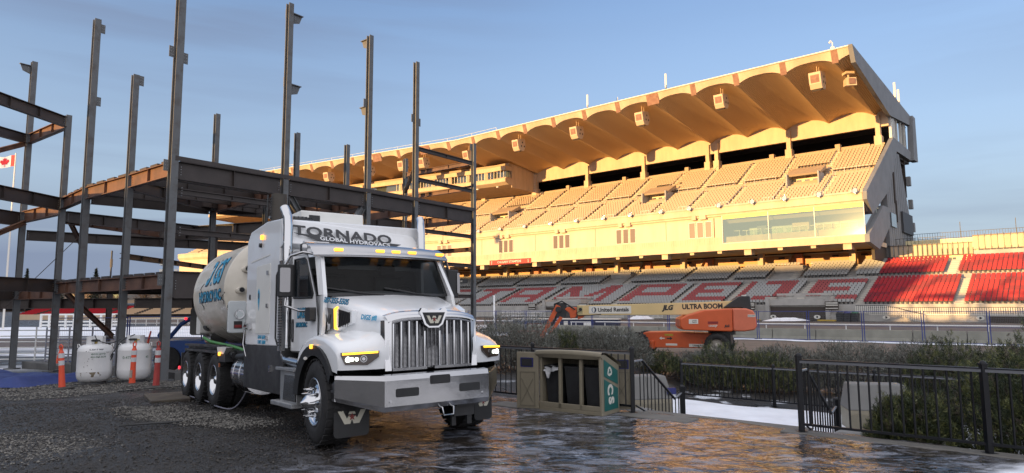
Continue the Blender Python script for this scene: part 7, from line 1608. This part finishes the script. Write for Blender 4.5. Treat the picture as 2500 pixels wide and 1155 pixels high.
# ---- blue tarpaulin
n_ = 46; V_ = []
poly = [(-13.3, 18.1), (-18.5, 19.6), (-19.0, 23.6), (-12.9, 21.0)]
for i in range(n_):
    for j in range(n_):
        u, v = i/(n_-1), j/(n_-1); x = (poly[0][0]*(1-u)+poly[1][0]*u)*(1-v)+(poly[3][0]*(1-u)+poly[2][0]*u)*v; y = (poly[0][1]*(1-u)+poly[1][1]*u)*(1-v)+(poly[3][1]*(1-u)+poly[2][1]*u)*v
        e = min(1, 7*min(u, 1-u, v, 1-v)); V_.append((x, y, hz(x, y)+.02+e*(.06+.20*fbm(np.array([x*.9]), np.array([y*.9]), 5, 6)[0]+.09*abs(sin(x*2.1+y*1.3+2*fbm(np.array([x]), np.array([y]), 3, 9)[0]*3)))))
F_ = [(i*n_+j, (i+1)*n_+j, (i+1)*n_+j+1, i*n_+j+1) for i in range(n_-1) for j in range(n_-1)]
tag(npmesh('tarpaulin', V_, F_, [mat('tarp_blue', (.012, .028, .15), .5, var=.12, vscale=3, bump=.2, bscale=6)], smooth=True), 'crumpled blue tarpaulin on the ground at the left edge', 'tarpaulin')
# ---- left mid-ground: livestock gates, cones, far rail, far stands
MG_ = mat('gate_grey', (.26, .27, .31), .5)
def gate(x, y, rz, L, label, white=False):
    mm = MWr if white else MG_; o = empty('livestock_gate', (x, y, hz(x, y)), rz, label=label, cat='gate', group='tubular livestock gates beyond the frame'); m = MB()
    for k in range(6): m.cyl((0, 0, .25+k*.27), (L, 0, .25+k*.27), .03, mm, n=6)
    for q in (0, L*.33, L*.66, L): m.cyl((q, 0, 0), (q, 0, 1.75), .035, mm, n=6)
    m.build('frame', o); return o
gate(-24.5, 31.2, .05, 3.0, 'white livestock gate at the left picture edge', True); gate(-21.4, 30.4, -.05, 3.3, 'grey livestock gate left of the blue mesh fence'); gate(-27.8, 31.5, .0, 3.1, 'livestock gate outside the left picture edge')
for j, (x, y, rz) in enumerate(((-18.0, 31.0, -.05), (-14.6, 31.2, .0), (-11.2, 31.6, .05), (-7.8, 33.5, .05))):
    b0 = Vector((x, y, hz(x, y))); o = dup(fpn, b0, rz=rz+radians(180-35.4)*-1+pi); tag(o, ('blue mesh fence panel right of the grey gate', 'blue mesh fence panel behind the left propane tank', 'blue mesh fence panel behind the right propane tank', 'blue mesh fence panel hidden behind the truck tank')[j], 'fence panel', 'blue mesh fence panels beyond the steel frame')
for j, (x, y, h, lab) in enumerate(((-20.6, 30.0, .9, 'orange cone post in front of the grey gate'), (-18.9, 34.0, 1.5, 'leaning orange cone post on the snow'), (-15.9, 35.0, 1.5, 'orange cone post behind the right tank'), (-14.3, 37.0, 1.3, 'orange cone post near the dark beam end'), (-12.7, 36.5, 1.4, 'orange cone post beside the blue machine'))):
    o = empty('delineator', (x, y, hz(x, y)), label=lab, cat='traffic cone', group='orange delineators on the snow'); m = MB(); m.lathe([(.15, 0), (.14, .05), (.075, .1), (.06, h*.5), (.04, h)], ORB, None, 10); m.build('cone', o); m = MB(); m.lathe([(.30, 0), (.30, .04), (.2, .05)], BK, None, 8); m.build('base', o)
    if j < 2: o.rotation_euler = (0, radians(12), 0)
def f(o):
    m = MB()
    for z in (.35, .95): m.cyl((-30, 0, z), (18, 0, z), .07, MWr, n=5, cap=False)
    for x in np.arange(-30, 18.1, 1.6): m.cyl((x, 0, 0), (x, 0, 1.0), .06, MWr, n=5)
    m.build('rail', o)
simple('track_fence', (-32, 96, hz(-32, 96)), 'low white rail fence beyond the snow, seen under the steel frame', 'fence', f, rz=-.06)
m = MB(); sheet('snow_field', lambda u, v: (-45+u, 58+v+1.5*sin(u*.15), 0), np.linspace(-25, 50, 50), np.linspace(0, 34, 10), M_snow, .05)
sheet('dirt_track', lambda u, v: (-45+u, 44+v+1.0*sin(u*.1), 0), np.linspace(-60, 48, 50), np.linspace(0, 12, 6), M_track, .06)
for j, (x, w_, lab) in enumerate(((-63, 4.4, 'sunlit white crowd barrier at the far left'), (-57.8, 5.6, 'longer sunlit white crowd barrier'))):
    def f(o, w_=w_):
        m = MB()
        for z in (.3, .75, 1.7): m.box((0, 0, z), (w_, .15, z+.2), MWr)
        for q in np.arange(0, w_+.01, w_/4): m.box((q, -.02, 0), (q+.22, .18, 1.9), MWr)
        m.build('frame', o)
    simple('crowd_barrier', (x, 88, hz(x, 88)), lab, 'barrier', f, 'sunlit crowd barriers far left')
# far bleachers (red and tan) in the sun beyond the track
def f(o):
    m = MB()
    for i in range(10): m.box((-40, i*1.0, 1.6+i*.2), (-18, i+1.0, 1.6+(i+1)*.2), MSr)
    m.build('red_bank', o); m = MB()
    for i in range(10): m.box((-18, i*1.0, 1.6+i*.2), (26, i+1.0, 1.6+(i+1)*.2), MSt2)
    m.build('tan_bank', o); m = MB(); m.box((-40, -.3, -2), (26, 0, 1.7), MPan); m.build('front_wall', o)
    for k in range(9):
        m = MB(); q = -36+k*7.4
        for i in range(10): m.box((q+i*.05, i-.01, 1.64+i*.2), (q+1+i*.05, i+1.0, 1.67+(i+1)*.2), MDk)
        m.build('aisle', o)
simple('bleachers', (-73, 152, -1.5), 'distant red and tan bleachers glowing in the sun beyond the snow', 'bleachers', f, rz=.05)
# blue machine behind the truck
def f(o):
    b1 = mat('machine_blue', (.02, .07, .26), .45); m = MB(); m.rbox((-1.0, -.8, .5), (1.2, .8, 1.1), .1, b1, axis=1); m.rbox((-.2, -.75, 1.3), (1.3, .75, 2.3), .1, mat('chest_grey'), axis=1); m.build('body', o); m = MB()
    m.tube([(-1.0, -.5, 1.2), (-.6, -.5, 1.7), (.2, -.5, 2.2), (1.3, -.5, 2.5)], .08, b1, 8); m.tube([(-1.0, -.8, .9), (-1.2, -.9, 1.3), (-1.0, -.9, 1.7)], .07, b1, 8); m.build('arm', o); m = MB(); m.cyl((.9, -.92, .45), (.9, -.55, .45), .45, RB, n=20); m.cyl((-.9, -.92, .45), (-.9, -.55, .45), .45, RB, n=20); m.build('wheel', o); m = MB(); m.cyl((-.4, -.62, 1.9), (-.4, -.66, 1.9), .05, RED, n=8); m.build('lamp', o)
simple('work_machine', (-11.7, 25.0, hz(-11.7, 25.0)), 'blue articulated work machine standing behind the truck tank', 'machine', f, rz=.1)
def f(o):
    m = MB(); m.box((-2.5, -1, .4), (2.5, 1, 2.3), mat('trailer_white', (.5, .5, .5), .5)); m.build('body', o); m = MB(); m.cyl((-1.2, -1.05, .4), (-1.2, -.8, .4), .4, RB, n=16); m.cyl((-.2, -1.05, .4), (-.2, -.8, .4), .4, RB, n=16); m.build('wheel', o)
simple('trailer', (-17.5, 46.5, hz(-17, 46)), 'small pale trailer behind the blue machine', 'trailer', f, rz=-.1)
# flag
def f(o):
    m = MB(); m.cyl((0, 0, 0), (0, 0, 23.3), .13, MSt, r1=.08, n=8); m.build('pole', o)
    fm = [mat('flag_red', (.55, .02, .04), .7), mat('flag_white', (.75, .73, .72), .7)]; fw, fh = 2.9, 1.5; n1, n2 = 33, 9; V_ = []; F2 = []; mi = []
    P_f = lambda u, v: (-u*fw*.94, .35*sin(u*7)*u, 23.0-v*fh-.3*u+.10*sin(u*8))
    for i in range(n1):
        for j in range(n2): V_.append(P_f(i/(n1-1), j/(n2-1)))
    for i in range(n1-1):
        for j in range(n2-1): F2.append((i*n2+j, (i+1)*n2+j, (i+1)*n2+j+1, i*n2+j+1)); mi.append(0 if (i < 8 or i >= 24) else 1)
    npmesh('flag_cloth', V_, F2, fm, mi, o, True)
    lf = [(0, -.48), (.03, -.48), (.02, -.22), (.26, -.27), (.22, -.18), (.46, .02), (.38, .06), (.42, .22), (.28, .2), (.25, .27), (.12, .14), (.17, .40), (.08, .35), (0, .5)]
    lf = lf+[(-x, y) for x, y in lf[::-1][1:-1]]; m = MB(); vs = []
    for x, y in lf: p = P_f(.5-x*.42, .5-y*.85); vs.append((p[0], p[1]-.03, p[2]))
    c = P_f(.5, .5); m.add(vs+[(c[0], c[1]-.03, c[2])], [(i, (i+1) % len(vs), len(vs)) for i in range(len(vs))], fm[0]); m.build('maple_leaf', o, fix=False)
simple('flagpole', (-66.3, 86, hz(-66, 86)), 'flagpole flying a red and white maple leaf flag at the far left', 'flagpole', f)
def f(o):
    m = MB(); m.cyl((0, 0, 0), (0, 0, 11), .2, MSt, n=8); m.build('pole', o); m = MB()
    for z in (9.3, 10.6): m.cyl((-1.6, 0, z), (1.6, 0, z), .07, MSt, n=5)
    for x in (-1.4, -.5, .5, 1.4):
        for z in (9.3, 10.6): m.cbox((x, -.1, z+.3), (.5, .3, .5), MSt)
    m.build('lamp_head', o)
simple('light_mast', (-65, 124, hz(-65, 124)), 'distant sunlit floodlight mast seen between the steel columns', 'light mast', f)
# far wooded hill with houses
V_ = []; nn_ = 60
for i in range(nn_):
    for j in range(6):
        x = -520+i*12.; y = 330+j*40; V_.append((x, y, 2+[0, 7, 11, 13, 14, 10][j]+4*fbm(np.array([x*.012]), np.array([j*.5]), 3, 2)[0]*1.5-max(0, (x+120)/60)**1.0*6 if x > -120 else 2+[0, 7, 11, 13, 14, 10][j]+6*fbm(np.array([x*.012]), np.array([j*.5]), 3, 2)[0]))
F_ = [(i*6+j, (i+1)*6+j, (i+1)*6+j+1, i*6+j+1) for i in range(nn_-1) for j in range(5)]
tag(npmesh('hill', V_, F_, [mat('winter_hill', (.11, .085, .06), .9, col2=(.06, .055, .05), vscale=.06)], smooth=True), kind='structure')
r = random.Random(11)
for k in range(22):
    x = -300+k*12+r.uniform(-4, 4); j = r.choice([0, 1, 2]); y = 340+j*30; z = 5+j*4.2; w_ = r.uniform(4, 7)
    o = empty('house', (x, y, z), r.uniform(-.3, .3), label='small distant house on the hill, %s in the row from the left' % ('first second third fourth fifth sixth seventh eighth ninth tenth eleventh twelfth thirteenth fourteenth fifteenth sixteenth seventeenth eighteenth nineteenth twentieth twenty-first twenty-second'.split()[k]), cat='house', group='distant houses on the hill')
    m = MB(); m.box((-w_/2, -3, 0), (w_/2, 3, 3.6), [mat('house_pale', (.45, .42, .37), .8), mat('house_brown', (.22, .16, .12), .8), mat('house_green', (.25, .30, .20), .8)][k % 3]); m.build('wall', o)
    m = MB(); m.prism([(-w_/2-.4, 3.6), (w_/2+.4, 3.6), (0, 5.6)], -3.4, 3.4, mat('roof_snow', (.45, .46, .5), .8) if k % 2 else mat('roof_dark', (.08, .075, .07), .8), 1); m.build('roof', o)
    m = MB(); m.box((-w_*.3, -3.05, 1), (-w_*.1, -3.0, 2.4), MDk); m.build('window', o); m = MB(); m.box((w_*.1, -3.05, 1), (w_*.3, -3.0, 2.4), MDk); m.build('window', o)
def far_tree(x, y, z, h, w_, seed, conifer, label):
    r_ = np.random.default_rng(seed); o = empty('conifer' if conifer else 'bare_tree', (x, y, z), label=label, cat='tree', group='distant trees on the skyline')
    m = MB(); m.cyl((0, 0, 0), (0, 0, h*.9), w_*.05, mat('bark'), r1=w_*.01, n=5)
    if not conifer:
        for k in range(26): a = r_.uniform(0, 6.28); z0 = h*r_.uniform(.2, .7); L = w_*r_.uniform(.3, .55); m.tube([(0, 0, z0), (L*.5*cos(a), L*.5*sin(a), z0+L*.6), (L*cos(a), L*sin(a), z0+L*1.3)], [w_*.02, w_*.012, w_*.004], mat('bark'), 3)
    m.build('trunk', o); N = 1500 if conifer else 1500; t = r_.random(N)
    if conifer: zz_ = h*(.12+.88*t**1.2); rad = w_*.5*(1-t**1.2)*r_.uniform(.25, 1.1, N)*(1-.3*np.sin(zz_*3)**2)
    else: ph = r_.random(N)*pi; zz_ = h*(.3+.65*t); rad = w_*.5*np.sin(np.clip(t, .05, .95)*pi)**.6*r_.random(N)**.5
    a = r_.uniform(0, 2*pi, N); p = np.stack([rad*np.cos(a), rad*np.sin(a), zz_], -1); s = w_*(.05 if conifer else .035); q = r_.normal(size=(N, 3))*s; q2 = r_.normal(size=(N, 3))*s*(.6 if conifer else .12)
    npmesh('crown', np.stack([p-q, p+q, p+q2], 1).reshape(-1, 3), np.arange(N*3).reshape(-1, 3), [mat('far_conifer', (.028, .035, .022), .8) if conifer else mat('far_twigs', (.11, .075, .055), .9)], None, o)
tr = [(-148, 200, 12.5, 5, 1, 'dark conifer left of the second steel column'), (-141, 205, 9.5, 4, 1, 'shorter conifer right of the dark one'), (-127, 200, 12.5, 5.5, 1, 'broad conifer beside the twin masts'), (-153, 204, 10, 5, 0, 'bare brown tree left of the dark conifer'), (-104, 210, 11.5, 5, 0, 'bare tree behind the third steel column'), (-99, 215, 12.5, 3.5, 1, 'narrow conifer right of the third steel column')]
for i, (x, y, h, w_, cf, lab) in enumerate(tr): far_tree(x, y, 1., h, w_, i, cf, lab)
for i in range(16): far_tree(-250+i*11+r.uniform(-3, 3), 250+r.uniform(-20, 20), 0, r.uniform(7, 10), r.uniform(8, 12), 40+i, False, 'low bare tree in the brown belt below the hill, %s from the left' % ('first second third fourth fifth sixth seventh eighth ninth tenth eleventh twelfth thirteenth fourteenth fifteenth sixteenth'.split()[i]))
for i, (x, h, lab) in enumerate(((-122.5, 19, 'taller of two thin masts by the conifers'), (-119.0, 17, 'shorter of two thin masts by the conifers'))):
    def f(o, h=h): m = MB(); m.cyl((0, 0, 0), (0, 0, h), .25, MLeg, n=6); m.build('pole', o); m = MB(); m.cbox((0, 0, h*.8), (.7, .3, 2.5), MLeg); m.build('antenna', o)
    simple('mast', (x, 200, 0), lab, 'mast', f, 'thin masts on the skyline')
